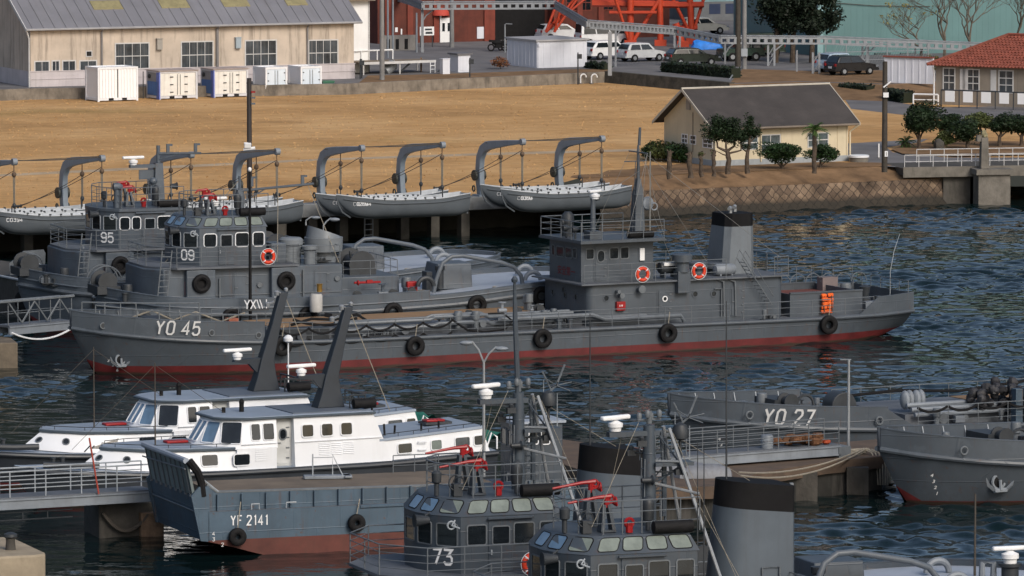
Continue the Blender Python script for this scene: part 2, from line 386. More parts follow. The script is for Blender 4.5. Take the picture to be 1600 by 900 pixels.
# sea: one sheet of real wind ripples
def make_sea():
    m, N, L, B = nodes('sea water')
    B.inputs['Base Color'].default_value = (.003, .010, .011, 1); B.inputs['Roughness'].default_value = .012; B.inputs['IOR'].default_value = 1.333
    tc = N.new('ShaderNodeTexCoord'); h = None
    for s, st, sc3 in ((2.0, .16, (1, 1.1, 1)),):
        mp = N.new('ShaderNodeMapping'); mp.inputs['Scale'].default_value = sc3; mp.inputs['Rotation'].default_value = (0, 0, .3); L.new(tc.outputs['Object'], mp.inputs[0])
        nz = N.new('ShaderNodeTexNoise'); nz.inputs['Scale'].default_value = s; nz.inputs['Detail'].default_value = 2; L.new(mp.outputs[0], nz.inputs['Vector'])
        bp = N.new('ShaderNodeBump'); bp.inputs['Strength'].default_value = st; bp.inputs['Distance'].default_value = .09 if s < 3 else .03
        L.new(nz.outputs['Fac'], bp.inputs['Height'])
        if h: L.new(h, bp.inputs['Normal'])
        h = bp.outputs[0]
    L.new(h, B.inputs['Normal'])
    x0, x1, y0, y1, d = -44.0, 48.0, 222.0, 424.0, .18
    nx, ny = int((x1 - x0) / d), int((y1 - y0) / d)
    X, Y = np.meshgrid(np.linspace(x0, x1, nx), np.linspace(y0, y1, ny))
    rs = np.random.RandomState(5); Z = np.zeros_like(X); amp = np.zeros_like(X)
    for k in range(7):
        a = rs.uniform(0, 6.28); l = rs.uniform(9, 40); amp += np.sin((X * np.cos(a) + Y * np.sin(a)) * 6.28 / l + rs.uniform(0, 6.28))
    amp = np.clip(.85 + .2 * amp, .35, 1.4) * (.62 + .38 * np.clip((X + 12) / 26, 0, 1)) * (1 - .65 * np.clip((12 - X) / 10, 0, 1) * np.clip((300 - Y) / 25, 0, 1))
    for k in range(54):
        a = R(72) + rs.normal(0, .8); l = .8 * (2.9 / .8) ** (rs.rand() ** 1.5)
        q = rs.uniform(0, 6.28) + .5 * np.sin(X * rs.uniform(.05, .2) + rs.uniform(0, 6)) 
        Z += .0054 * l ** 1.0 * np.sin((X * np.cos(a) + Y * np.sin(a)) * 6.28 / l + q)
    Z *= amp
    me = bpy.data.meshes.new('sea')
    co = np.stack([X.ravel(), Y.ravel(), Z.ravel()], 1).astype(np.float32)
    i = np.arange(nx * ny).reshape(ny, nx)
    q = np.stack([i[:-1, :-1], i[:-1, 1:], i[1:, 1:], i[1:, :-1]], -1).reshape(-1, 4).astype(np.int32)
    me.vertices.add(len(co)); me.vertices.foreach_set('co', co.ravel())
    me.loops.add(q.size); me.loops.foreach_set('vertex_index', q.ravel())
    me.polygons.add(len(q)); me.polygons.foreach_set('loop_start', np.arange(0, q.size, 4, dtype=np.int32))
    me.polygons.foreach_set('use_smooth', np.ones(len(q), dtype=bool))
    me.update(calc_edges=True); me.materials.append(m)
    o = bpy.data.objects.new('sea', me); COL.objects.link(o); o['kind'] = 'structure'
    sheet('outer_sea', [(-900, -200), (900, -200), (900, 420), (-900, 420)], m, -.3)
make_sea()

# ground
def make_ground_mats():
    m, N, L, B = nodes('dry lawn')
    tc = N.new('ShaderNodeTexCoord')
    def noise(s, det=6, rough=.6, sx=1, rot=0):
        mp = N.new('ShaderNodeMapping'); mp.inputs['Rotation'].default_value = (0, 0, rot); mp.inputs['Scale'].default_value = (sx, 1, 1); L.new(tc.outputs['Object'], mp.inputs[0])
        n = N.new('ShaderNodeTexNoise'); n.inputs['Scale'].default_value = s; n.inputs['Detail'].default_value = det; n.inputs['Roughness'].default_value = rough
        L.new(mp.outputs[0], n.inputs['Vector']); return n.outputs['Fac']
    def ramp(f, els):
        r = N.new('ShaderNodeValToRGB')
        while len(r.color_ramp.elements) < len(els): r.color_ramp.elements.new(.5)
        for e, (p, c) in zip(r.color_ramp.elements, els): e.position = p; e.color = (*c, 1)
        L.new(f, r.inputs[0]); return r.outputs[0]
    def mix(f, a, b):
        x = N.new('ShaderNodeMix'); x.data_type = 'RGBA'
        if isinstance(f, float): x.inputs[0].default_value = f
        else: L.new(f, x.inputs[0])
        L.new(a, x.inputs[6]); L.new(b, x.inputs[7]); return x.outputs[2]
    base = ramp(noise(.1, 10, .68, .8, .5), [(.34, (.3, .175, .08)), (.48, (.52, .31, .135)), (.64, (.7, .46, .235))])
    fine = ramp(noise(1.1, 10, .78, .9, .3), [(.3, (.36, .2, .085)), (.55, (.52, .31, .135)), (.75, (.66, .43, .21))])
    c = mix(.5, base, fine)
    green = ramp(noise(.05, 4, .6, .5, 1.2), [(.6, (0, 0, 0)), (.78, (.6, .6, .6))])
    gcol = ramp(noise(2, 4), [(.3, (.12, .115, .035)), (.7, (.22, .19, .07))])
    c = mix(green, c, gcol)
    worn = ramp(noise(.22, 9, .72, .7, .49), [(.56, (0, 0, 0)), (.7, (.55, .55, .55))]); wcol = ramp(noise(3, 4), [(.3, (.17, .1, .05)), (.7, (.27, .17, .09))]); c = mix(worn, c, wcol)
    wv = N.new('ShaderNodeTexWave'); wv.wave_type = 'BANDS'; wv.bands_direction = 'Y'; wv.inputs['Scale'].default_value = .11; wv.inputs['Distortion'].default_value = 5; wv.inputs['Detail'].default_value = 3; wv.inputs['Detail Scale'].default_value = .35
    mpw = N.new('ShaderNodeMapping'); mpw.inputs['Rotation'].default_value = (0, 0, -.48); L.new(tc.outputs['Object'], mpw.inputs[0]); L.new(mpw.outputs[0], wv.inputs['Vector'])
    tr = ramp(wv.outputs['Fac'], [(.95, (0, 0, 0)), (1, (.22, .22, .22))]); tcol = ramp(noise(2, 3), [(.3, (.13, .08, .04)), (.7, (.22, .13, .06))]); c = mix(tr, c, tcol)
    L.new(c, B.inputs['Base Color']); B.inputs['Roughness'].default_value = .95; B.inputs['Specular IOR Level'].default_value = .1
    bp = N.new('ShaderNodeBump'); bp.inputs['Strength'].default_value = .7; bp.inputs['Distance'].default_value = .12; L.new(noise(5, 8, .8), bp.inputs['Height']); L.new(bp.outputs[0], B.inputs['Normal'])
    MATS['dry lawn'] = m
    # stone revetment: squared blocks laid on the diagonal
    m, N, L, B = nodes('diagonal stone')
    tc = N.new('ShaderNodeTexCoord'); mp = N.new('ShaderNodeMapping'); mp.inputs['Rotation'].default_value = (0, 0, R(45)); L.new(tc.outputs['UV'], mp.inputs[0])
    br = N.new('ShaderNodeTexBrick'); br.offset = 0; br.inputs['Scale'].default_value = 1.0; br.inputs['Brick Width'].default_value = .42; br.inputs['Row Height'].default_value = .42
    br.inputs['Mortar Size'].default_value = .02; br.inputs['Mortar Smooth'].default_value = .3; br.inputs['Bias'].default_value = 0
    br.inputs['Color1'].default_value = (.11, .073, .05, 1); br.inputs['Color2'].default_value = (.28, .2, .135, 1); br.inputs['Mortar'].default_value = (.05, .036, .026, 1)
    nz = N.new('ShaderNodeTexNoise'); nz.inputs['Scale'].default_value = 2.2; nz.inputs['Detail'].default_value = 6; L.new(tc.outputs['UV'], nz.inputs['Vector'])
    va = N.new('ShaderNodeVectorMath'); va.operation = 'MULTIPLY_ADD'; L.new(nz.outputs['Color'], va.inputs[0]); va.inputs[1].default_value = (.28, .28, 0); L.new(mp.outputs[0], va.inputs[2])
    L.new(va.outputs[0], br.inputs['Vector'])
    n2 = N.new('ShaderNodeTexNoise'); n2.inputs['Scale'].default_value = .5; n2.inputs['Detail'].default_value = 8; n2.inputs['Roughness'].default_value = .7; L.new(tc.outputs['UV'], n2.inputs['Vector'])
    r2 = N.new('ShaderNodeValToRGB'); r2.color_ramp.elements[0].position = .42; r2.color_ramp.elements[0].color = (.22, .2, .18, 1); r2.color_ramp.elements[1].position = .66; r2.color_ramp.elements[1].color = (1, 1, 1, 1); L.new(n2.outputs['Fac'], r2.inputs[0])
    mu = N.new('ShaderNodeMix'); mu.data_type = 'RGBA'; mu.blend_type = 'MULTIPLY'; mu.inputs[0].default_value = .8; L.new(br.outputs['Color'], mu.inputs[6]); L.new(r2.outputs[0], mu.inputs[7])
    # wet, weed grown foot of the wall
    sp = N.new('ShaderNodeSeparateXYZ'); L.new(tc.outputs['UV'], sp.inputs[0])
    ad = N.new('ShaderNodeMath'); ad.operation = 'MULTIPLY_ADD'; L.new(n2.outputs['Fac'], ad.inputs[0]); ad.inputs[1].default_value = -.9; L.new(sp.outputs[1], ad.inputs[2])
    mr = N.new('ShaderNodeMapRange'); mr.inputs[1].default_value = .0; mr.inputs[2].default_value = .3; mr.inputs[3].default_value = .92; mr.inputs[4].default_value = 0; L.new(ad.outputs[0], mr.inputs[0])
    wt = N.new('ShaderNodeMix'); wt.data_type = 'RGBA'; L.new(mr.outputs[0], wt.inputs[0]); L.new(mu.outputs[2], wt.inputs[6]); wt.inputs[7].default_value = (.018, .016, .012, 1)
    L.new(wt.outputs[2], B.inputs['Base Color']); B.inputs['Roughness'].default_value = .85
    bp = N.new('ShaderNodeBump'); bp.inputs['Strength'].default_value = .8; bp.inputs['Distance'].default_value = .05; L.new(br.outputs['Fac'], bp.inputs['Height']); bp.invert = True; L.new(bp.outputs[0], B.inputs['Normal'])
    MATS['diagonal stone'] = m
make_ground_mats()
lawn = MATS['dry lawn']
soil = paint('bare brown soil', (.2, .125, .07), .95, .3, .6, .5, (.1, .07, .045), sscale=(1, 1, 1), bump=.6, bscale=4, spec=.1)
asphalt = paint('worn asphalt', (.15, .147, .152), .9, .22, .35, .5, (.16, .15, .135), sscale=(.3, .3, .3), bump=.2, bscale=8, spec=.2)
pathm = paint('pale worn footpath', (.42, .33, .23), .95, .2, .5, .5, (.3, .19, .09), sscale=(.6, .6, .6), spec=.1)

QA, QB = G(493, 320, 2.3), G(743, 309, 2.3)
QD = (QB - QA).normalized(); QD.z = 0; QN = V((QD.y, -QD.x, 0))      # along the quay, outward over the water
def Q(s, o=0, z=0.0): p = QA + QD * s + QN * o; return V((p.x, p.y, z))
Q_END = (G(962, 312, 2.3) - QA).dot(QD)
RA, RB = G(1028, 338, 0), G(1440, 320, 0); RD = (RB - RA).normalized(); RN = V((-RD.y, RD.x, 0))
def RV(s, o=0, z=0.0): p = RA + RD * s + RN * o; return V((p.x, p.y, z))
R_LEN = (RB - RA).length
# lawn: one sheet reaching the horizon, its front edge following the shore
r0, r1 = -4.0, R_LEN + 3
gl = [Q(-120, -.3), Q(Q_END, -.3), Q(Q_END, -4), RV(r0, 3.2), RV(r1, 3.2), RV(r1 + 60, 3.2), V((900, 700, 0)), V((6000, 7000, 0)), V((-6000, 7000, 0)), V((-900, 300, 0))]
sheet('lawn', gl, lawn, GZ)
# revetment: stone slope with a coping and the bank up to the lawn
mb = MB(); nS = 40
pts = [[RV(r0 + (r1 - r0) * i / nS, -.1, -.8), RV(r0 + (r1 - r0) * i / nS, .45, 1.6)] for i in range(nS + 1)]
for i in range(nS): mb.quad(pts[i][0], pts[i + 1][0], pts[i + 1][1], pts[i][1])
rev = mb.build('stone_revetment', MATS['diagonal stone'], None, smooth=False)
uv = rev.data.uv_layers.new(name='UVMap')
for p in rev.data.polygons:
    for li in p.loop_indices:
        co = rev.data.vertices[rev.data.loops[li].vertex_index].co
        uv.data[li].uv = ((co - RA).dot(RD), co.z)
tag(rev, 'brown stone block revetment wall along the water below the cream house', 'wall')
mb = MB()
for i in range(nS):
    a, b = r0 + (r1 - r0) * i / nS, r0 + (r1 - r0) * (i + 1) / nS
    h = lambda s: 1.66 + .06 * math.sin(s * 1.3) + .05 * math.sin(s * 3.1)
    mb.quad(RV(a, .44, 1.6), RV(b, .44, 1.6), RV(b, 1.0, h(b)), RV(a, 1.0, h(a)))
    mb.quad(RV(a, 1.0, h(a)), RV(b, 1.0, h(b)), RV(b, 3.3, GZ + .01), RV(a, 3.3, GZ + .01))
structure('shore_bank', mb, soil, True)
mb = MB(); n_ = 30
for i in range(n_):
    a, b = r0 + (R_LEN + 1 - r0) * i / n_, r0 + (R_LEN + 1 - r0) * (i + 1) / n_
    wd = lambda t: 3.3 + max(.3, min(7.5, 1.2 + 1.3 * (t - r0) / 2, (R_LEN + 2 - t) * 1.2)) + .5 * math.sin(t * 1.7)
    mb.quad(RV(a, 3.25, GZ + .014), RV(b, 3.25, GZ + .014), RV(b, wd(b), GZ + .014), RV(a, wd(a), GZ + .014))
structure('bare_ground', mb, soil)
# end faces between pier and revetment
mb = MB(); mb.quad(Q(Q_END, 0, -1), Q(Q_END, -12, -1), Q(Q_END, -12, GZ), Q(Q_END, 0, GZ))
structure('quay_end', mb, concrete_d)
# pale footpath over the lawn
fp = [(-120, 283), (0, 274), (200, 264), (500, 249), (760, 241), (1000, 234)]
up = [G(x, y - 1.6 - .5 * math.sin(x * .01), 0) for x, y in fp]; lo = [G(x, y + 1.8 + .6 * math.sin(x * .013), 0) for x, y in fp]
def at_z(p, z): 
    k = (CAM_H - z) / CAM_H; return V((p.x * k, p.y * k, z))
mb = MB()
for i in range(len(fp) - 1): mb.quad(at_z(lo[i], GZ + .006), at_z(lo[i + 1], GZ + .006), at_z(up[i + 1], GZ + .006), at_z(up[i], GZ + .006))
structure('footpath', mb, pathm)
# yard on its low terrace
front = [(-260, 150), (48, 139), (540, 131.5), (700, 124), (945, 113), (1140, 131), (1250, 128), (1385, 132), (1452, 128), (1700, 118)]
fpts = [G(x, y, YZ) for x, y in front]
yard = fpts + [V((400, 560, 0)), V((900, 1400, 0)), V((-900, 1400, 0)), V((-300, 420, 0))]
sheet('yard', yard, asphalt, YZ)
mb = MB()
for i in range(4):
    a, b = fpts[i], fpts[i + 1]
    n = V((b - a).normalized()); n = V((n.y, -n.x, 0))
    t = .35
    mb.rings([[a - n * t + V((0, 0, .03)), a + n * .0 + V((0, 0, .03)), V((a.x, a.y, GZ - .2)) + n * .06], [b - n * t + V((0, 0, .03)), b + V((0, 0, .03)), V((b.x, b.y, GZ - .2)) + n * .06]])
tag(mb.build('retaining_wall', paint('stained wall concrete', (.19, .165, .135), .85, .35, 1.1, .9, (.045, .04, .034), sscale=(1.2, 1.2, .25), bump=.4, bscale=5), None, smooth=False), 'low stained concrete retaining wall at the back of the tan lawn', 'wall')
mb = MB()
for i in range(4, 5):
    a, b = fpts[i], fpts[i + 1]; n = (b - a).normalized(); n = V((n.y, -n.x, 0))
    mb.rings([[a - n * .5 + V((0, 0, .1)), a + V((0, 0, .1)), V((a.x, a.y, GZ - .2)) + n * .1], [b - n * .5 + V((0, 0, .1)), b + V((0, 0, .1)), V((b.x, b.y, GZ - .2)) + n * .1]])
tag(mb.build('retaining_wall', paint('dark mossy stone', (.07, .066, .055), .9, .5, 1.5, .6, (.02, .025, .015), bump=.6, bscale=4), None, smooth=False), 'dark mossy stone retaining wall under the clipped hedge', 'wall')
mb = MB()
for i in range(5, 9):
    a, b = fpts[i], fpts[i + 1]
    lo_ = lambda p: V((p.x * .985, p.y * .985, GZ))
    mb.quad(lo_(a), lo_(b), b + V((0, 0, .004)), a + V((0, 0, .004)))
structure('soil_bank', mb, soil)
sheet('bare_yard_ground', [G(1140, 130, YZ), G(1250, 127, YZ), G(1385, 131, YZ), G(1452, 127, YZ), G(1440, 108, YZ), G(1300, 112, YZ), G(1160, 108, YZ)], soil, YZ + .008)
sheet('dirt_verge', [G(560, 130, YZ), G(700, 123.5, YZ), G(944, 112.5, YZ), G(958, 108, YZ), G(905, 108, YZ), G(800, 112, YZ), G(640, 117, YZ), G(575, 118, YZ)], soil, YZ + .008)
# roads on the right
def patch(name, px, mat, z): return sheet(name, [G(x, y, z) for x, y in px], mat)
patch('road', [(1320, 155), (1330, 170), (1450, 184), (1640, 199), (1640, 164), (1450, 168), (1380, 156)], asphalt, GZ + .008)
patch('quay_road', [(1325, 224), (1320, 243), (1345, 258), (1420, 262), (1650, 259), (1650, 246), (1480, 246), (1395, 238), (1385, 230), (1440, 222), (1450, 217)], asphalt, GZ + .012)
patch('planted_island', [(1392, 233), (1410, 240), (1500, 244), (1650, 240), (1650, 222), (1500, 219), (1420, 225)], soil, GZ + .09)
# unseen dark hills added out of view to darken what the water mirrors
hm, N, L, B = nodes('unseen dark hills'); B.inputs['Base Color'].default_value = (.012, .018, .013, 1); B.inputs['Roughness'].default_value = 1
mb = MB(); rs = []
for i in range(61):
    a = R(-75 + 150 * i / 60); d = 900
    hh = 275 + 50 * math.sin(i * .55) + 35 * math.sin(i * 1.3 + 1) + 18 * math.sin(i * 3.1)
    rs.append([V((math.sin(a) * d, math.cos(a) * d, 0)), V((math.sin(a) * d * 1.3, math.cos(a) * d * 1.3, hh * .75)), V((math.sin(a) * d * 1.7, math.cos(a) * d * 1.7, hh * 1.35))])
mb.rings(rs, cap=False, closed=False)
structure('unseen_hills', mb, hm, True)

# tufts of dry grass standing in the lawn
rn = random.Random(21); mb = MB()
for i in range(6000):
    px, py = rn.uniform(-20, 1330), 132 + (1 - rn.random() ** .8) * 198
    p = G(px, py, GZ)
    if (p - QA).dot(QN) > -1 or (px > 960 and py > 215) or (px > 1020 and py < 150): continue
    for k in range(2):
        a = rn.uniform(0, 6.28); h_ = rn.uniform(.02, .07); w_ = rn.uniform(.03, .09); d = V((math.cos(a), math.sin(a), 0)) * w_
        mb.add([p - d, p + d, p + V((rn.uniform(-.05, .05), rn.uniform(-.05, .05), h_))], [(0, 1, 2)])
m, N, L, B = nodes('dry grass blades'); g_ = N.new('ShaderNodeNewGeometry'); r_ = N.new('ShaderNodeValToRGB'); e_ = r_.color_ramp.elements
e_[0].color = (.44, .265, .11, 1); e_[1].color = (.58, .36, .155, 1); L.new(g_.outputs['Random Per Island'], r_.inputs[0]); L.new(r_.outputs[0], B.inputs['Base Color']); B.inputs['Roughness'].default_value = .9
o = mb.build('dry_grass', m, None, smooth=False); tag(o, 'short tan winter grass growing all over the lawn', 'grass', kind='stuff')
# ------------------------------------------------------------------ ship building
def herm(xs, ys, x):
    xs, ys = list(xs), list(ys)
    if x <= xs[0]: return ys[0]
    if x >= xs[-1]: return ys[-1]
    i = max(k for k in range(len(xs) - 1) if xs[k] <= x)
    def sl(k):
        if k == 0: return (ys[1] - ys[0]) / (xs[1] - xs[0])
        if k == len(xs) - 1: return (ys[-1] - ys[-2]) / (xs[-1] - xs[-2])
        a, b = (ys[k] - ys[k - 1]) / (xs[k] - xs[k - 1]), (ys[k + 1] - ys[k]) / (xs[k + 1] - xs[k])
        return 0 if a * b <= 0 else 2 * a * b / (a + b)
    h = xs[i + 1] - xs[i]; t = (x - xs[i]) / h
    return ((2 * t ** 3 - 3 * t ** 2 + 1) * ys[i] + (t ** 3 - 2 * t ** 2 + t) * h * sl(i) + (-2 * t ** 3 + 3 * t ** 2) * ys[i + 1] + (t ** 3 - t ** 2) * h * sl(i + 1))

class Hull:
    """xs stations; Bd, Bw half beams at deck edge and at foot; Zd deck edge; Zb foot of the section"""
    def __init__(s, xs, Bd, Bw, Zd, Zb, p=1.0, yc=0.0): s.xs, s.Bd, s.Bw, s.Zd, s.Zb, s.p, s.yc = xs, Bd, Bw, Zd, Zb, p, yc
    def at(s, x): return [herm(s.xs, a, x) for a in (s.Bd, s.Bw, s.Zd, s.Zb)]
    def hb(s, x, z):
        bd, bw, zd, zb = s.at(x); t = (z - zb) / max(.01, zd - zb)
        return bw + (bd - bw) * (max(0, t) ** s.p)
    def near(s, x, z, o=.0): return V((x, s.yc - s.hb(x, z) - o, z))
    def far(s, x, z, o=.0): return V((x, s.yc + s.hb(x, z) + o, z))
    def zd(s, x): return herm(s.xs, s.Zd, x)
    def bd(s, x): return herm(s.xs, s.Bd, x)
    def skin(s, fr, zred, mats, n=56, deck=True, deck_mat=None, name='hull'):
        X = [s.xs[0] + (s.xs[-1] - s.xs[0]) * (i / n) for i in range(n + 1)]
        up, lo = MB(), MB()
        def lev(x, a, b):
            bd, bw, zd, zb = s.at(x)
            za, zb2 = max(zb, min(a, zd)), max(zb, min(b, zd)) if b is not None else zd
            return za, zb2
        for mb, a, b, k in ((lo, -9, zred, 3), (up, zred, None, 6)):
            for side in (-1, 1):
                rs = []
                for x in X:
                    z0, z1 = lev(x, a, b)
                    rs.append([V((x, s.yc + side * s.hb(x, z0 + (z1 - z0) * j / k), z0 + (z1 - z0) * j / k)) for j in range(k + 1)])
                if side > 0: rs = [r[::-1] for r in rs]
                mb.rings(rs, cap=False, closed=False)
            x = X[-1]; z0, z1 = lev(x, a, b)
            if z1 - z0 > .01:
                mb.quad((x, s.yc - s.hb(x, z0), z0), (x, s.yc + s.hb(x, z0), z0), (x, s.yc + s.hb(x, z1), z1), (x, s.yc - s.hb(x, z1), z1))
            x = X[0]; z0, z1 = lev(x, a, b)
            if z1 - z0 > .01:
                mb.quad((x, s.yc + s.hb(x, z0), z0), (x, s.yc - s.hb(x, z0), z0), (x, s.yc - s.hb(x, z1), z1), (x, s.yc + s.hb(x, z1), z1))
        o = up.build(name, mats[0], fr); lo.build('boot_topping', mats[1], fr)
        if deck:
            mb = MB(); mb.rings([[V((x, s.yc + t * (s.bd(x) - .01), s.zd(x) - .02 + .05 * (1 - t * t))) for t in (-1, -.5, 0, .5, 1)] for x in X], cap=False, closed=False)
            mb.build('deck', deck_mat or deckgrey, fr)
        return o
    def strake(s, fr, dz, r, mat, x0=None, x1=None, n=40, sides=(-1, 1), name='rubbing_strake', out=.0):
        x0 = s.xs[0] if x0 is None else x0; x1 = s.xs[-1] if x1 is None else x1
        mb = MB()
        for sd_ in sides:
            pts = []
            for i in range(n + 1):
                x = x0 + (x1 - x0) * i / n; z = s.zd(x) + dz
                pts.append(V((x, s.yc + sd_ * (s.hb(x, z) + out), z)))
            mb.tube(pts, r, 8)
        return mb.build(name, mat, fr)
    def bulwark(s, fr, x0, x1, h, mat, n=24, t=.06, ribs=1.2, sides=(-1, 1), flare=.05, cap=.05, name='bulwark', inner=None, endslope=(0, 0)):
        """plate standing on the deck edge; h(x) height; inner ribs"""
        mb = MB()
        for sd_ in sides:
            mb.cut(); rs = []; top = []
            for i in range(n + 1):
                x = x0 + (x1 - x0) * i / n; z = s.zd(x); b = s.bd(x); hh = h(x)
                yo = lambda q: s.yc + sd_ * q
                f_ = flare * hh
                xi = x
                if endslope[0] and i < 3: pass
                rs.append([V((x, yo(b + .004), z - .01)), V((x, yo(b + f_), z + hh)), V((x, yo(max(.0, b + f_ - t)), z + hh)), V((x, yo(max(0, b - t)), z - .01))])
                top.append(V((x, yo(b + f_ - t / 2), z + hh)))
            if sd_ > 0: rs = [r[::-1] for r in rs]
            mb.rings(rs)
            if cap: mb.tube(top, cap, 6)
        o = mb.build(name, mat, fr)
        if ribs:
            mb = MB(); m = int((x1 - x0) / ribs)
            for sd_ in sides:
                for i in range(1, m):
                    x = x0 + (x1 - x0) * i / m; z = s.zd(x); b = s.bd(x); hh = h(x)
                    if b < .5: continue
                    y = s.yc + sd_ * (b - t)
                    mb.add([(x - .02, y, z), (x - .02, y - sd_ * .3, z), (x - .02, y + sd_ * (flare * hh), z + hh), (x + .02, y, z), (x + .02, y - sd_ * .3, z), (x + .02, y + sd_ * (flare * hh), z + hh)],
                           [(0, 1, 2), (3, 5, 4), (1, 4, 5, 2), (0, 2, 5, 3)])
            mb.build('bulwark_rib', inner or mat, fr)
        return o
    def number(s, fr, body, x, z, size, mat=None, width=.62, side=-1, bold=.03, o=.012, slope=0.0):
        """numbers painted on the hull side; x,z is the lower left corner"""
        return strokes(fr, body, lambda u, v: V((x + u, s.yc + side * (s.hb(x + u, z + v + slope * u) + o), z + v + slope * u)), size, mat or white, wd=width)
    def hole(s, fr, x, z, r=.14, name='fairlead', side=-1):
        y = s.yc + side * (s.hb(x, z) + .0)
        mb = MB(); mb.torus((x, y, z), r, r * .28, 'y', 14, 6)
        o = mb.build(name, rail_m, fr)
        m2 = MB(); m2.lathe((x, y, z), [(r, -.02), (r, side * -.0 + .015 * side)], 14, 'y')
        m2.build('opening', black, o)

def tyre(label, p, group, Rr=.46, r=.17, yaw=0.0, fr=None, rope_up=.9, tilt=.0):
    """a tyre hung as a fender: a thing of its own, with the rope it hangs by"""
    pw = fr.W(p) if fr else V(p)
    T = Fr('tyre_fender', label, 'tyre', pw, (fr.yaw if fr else 0) + yaw, group)
    mb = MB(); pr = []
    n = 24; k = 10; rs = []
    for i in range(n):
        a = 2 * math.pi * i / n; ring = []
        for j in range(k):
            b = 2 * math.pi * j / k; q = Rr - r + r * (abs(math.cos(b)) ** .6 * (1 if math.cos(b) > 0 else -1)) * .95
            ring.append(V((q * math.cos(a), r * (abs(math.sin(b)) ** .7) * (1 if math.sin(b) > 0 else -1), q * math.sin(a))))
        rs.append(ring)
    rs.append(rs[0]); mb.rings(rs, cap=False); mb.build('tyre', black, T)
    m2 = MB(); m2.tube([(0, .02, Rr - r - .05), (0, .0, Rr - .1), (.02, .0, Rr + .06), (.12, .1, Rr + rope_up * .4), (.2, .22, Rr + rope_up * .6)], .022, 5); m2.build('hanging_rope', rope_m, T)
    return T

def lifebuoy(label, p, group, fr=None, yaw=0.0, Ro=.38, r=.085):
    pw = fr.W(p) if fr else V(p)
    T = Fr('lifebuoy', label, 'lifebuoy', pw, (fr.yaw if fr else 0) + yaw, group)
    mb = MB(); mb.torus((0, 0, 0), Ro - r, r, 'y', 28, 10); mb.build('ring', orange, T)
    m2 = MB()
    for i in range(4):
        a = R(45 + 90 * i); m2.torus(((Ro - r) * math.cos(a), 0, (Ro - r) * math.sin(a)), r * 1.06, .012, 'z', 10, 4)
        for j in range(-1, 2): 
            b = a + j * .025
            m2.tube([((Ro - r) * math.cos(b) + (r + .004) * math.cos(t) * math.cos(b), (r + .004) * math.sin(t), (Ro - r) * math.sin(b) + (r + .004) * math.cos(t) * math.sin(b)) for t in [R(30 * q) for q in range(13)]], .012, 4)
    m2.torus((0, -.03, 0), Ro + .03, .012, 'y', 24, 4); m2.build('grab_line', white, T)
    return T

def ladder(mb, p0, p1, wv, step=.28, r=.022):
    p0, p1, wv = V(p0), V(p1), V(wv) / 2
    mb.tube([p0 - wv, p1 - wv], r, 5); mb.tube([p0 + wv, p1 + wv], r, 5)
    n = int((p1 - p0).length / step)
    for i in range(1, n): q = p0.lerp(p1, i / n); mb.tube([q - wv, q + wv], r * .8, 5)

def catenary(a, b, sag, n=10):
    a, b = V(a), V(b)
    return [a.lerp(b, i / n) - V((0, 0, sag * 4 * (i / n) * (1 - i / n))) for i in range(n + 1)]

def radar(fr, p, L=1.7, yaw=0.0, ped=.32, tp=.35, name='radar', mat=None):
    """bar radar scanner with its pedestal: pedestal part > scanner sub-part"""
    p = V(p); mb = MB(); mb.lathe(p, [(ped * .75, 0), (ped * .8, tp * .35), (ped, tp * .4), (ped, tp * .75), (ped * .55, tp * .9), (ped * .3, tp)], 14)
    o = mb.build(name, mat or white, fr)
    m2 = MB(); m2.cbox(p + V((0, 0, tp + .09)), L, .2, .15, yaw); b = m2.build('scanner', mat or white, o, bev=.05)
    return o

def bollard(mb, c, h=.4, r=.11, gap=.5, yaw=0.0):
    c = V(c); d = V((math.cos(yaw), math.sin(yaw), 0)) * gap / 2
    for s in (-1, 1): mb.lathe(c + d * s, [(r, 0), (r, h * .8), (r * 1.35, h * .85), (r * 1.35, h)], 10)
    mb.cbox(c + V((0, 0, .02)), gap + .5, .45, .04, yaw)

def door(fr, c, u, v, wd, ht, mat, r=.12, port=None, name='door'):
    c, u, v = V(c), V(u).normalized(), V(v).normalized(); n = u.cross(v)
    mb = MB(); q = rrect(wd, ht, r)
    mb.rings([[c + u * a + v * b + n * d for a, b in q] for d in (-.02, .05)])
    q2 = rrect(wd + .14, ht + .14, r + .07)
    mb.rings([[c + u * a + v * b + n * d for a, b in q2] for d in (-.02, .02)])
    o = mb.build(name, mat, fr)
    mb = MB()
    for t in (-.36, -.12, .12, .36): mb.cut(); mb.cbox(c + u * (wd / 2 - .06) + v * ht * t + n * .07, .14, .04, .04)
    mb.cut(); mb.cbox(c - u * (wd / 2 - .1) + n * .08, .16, .05, .03); mb.build('handle', rail_m, o)
    if port: window(o, c + v * port[1] + n * .052, u, v, port[0], port[0] * port[2] if len(port) > 2 else port[0], white if len(port) > 3 else rail_m, dark_glass, r=port[0] * .48, fw=.05)
    return o

def mushroom(mb, c, r, h, cap=None):
    mb.lathe(c, [(r * .7, 0), (r * .7, h * .45), (r, h * .5), (r * 1.0, h * .92), (r * .9, h), (.02, h * 1.02)], 16)

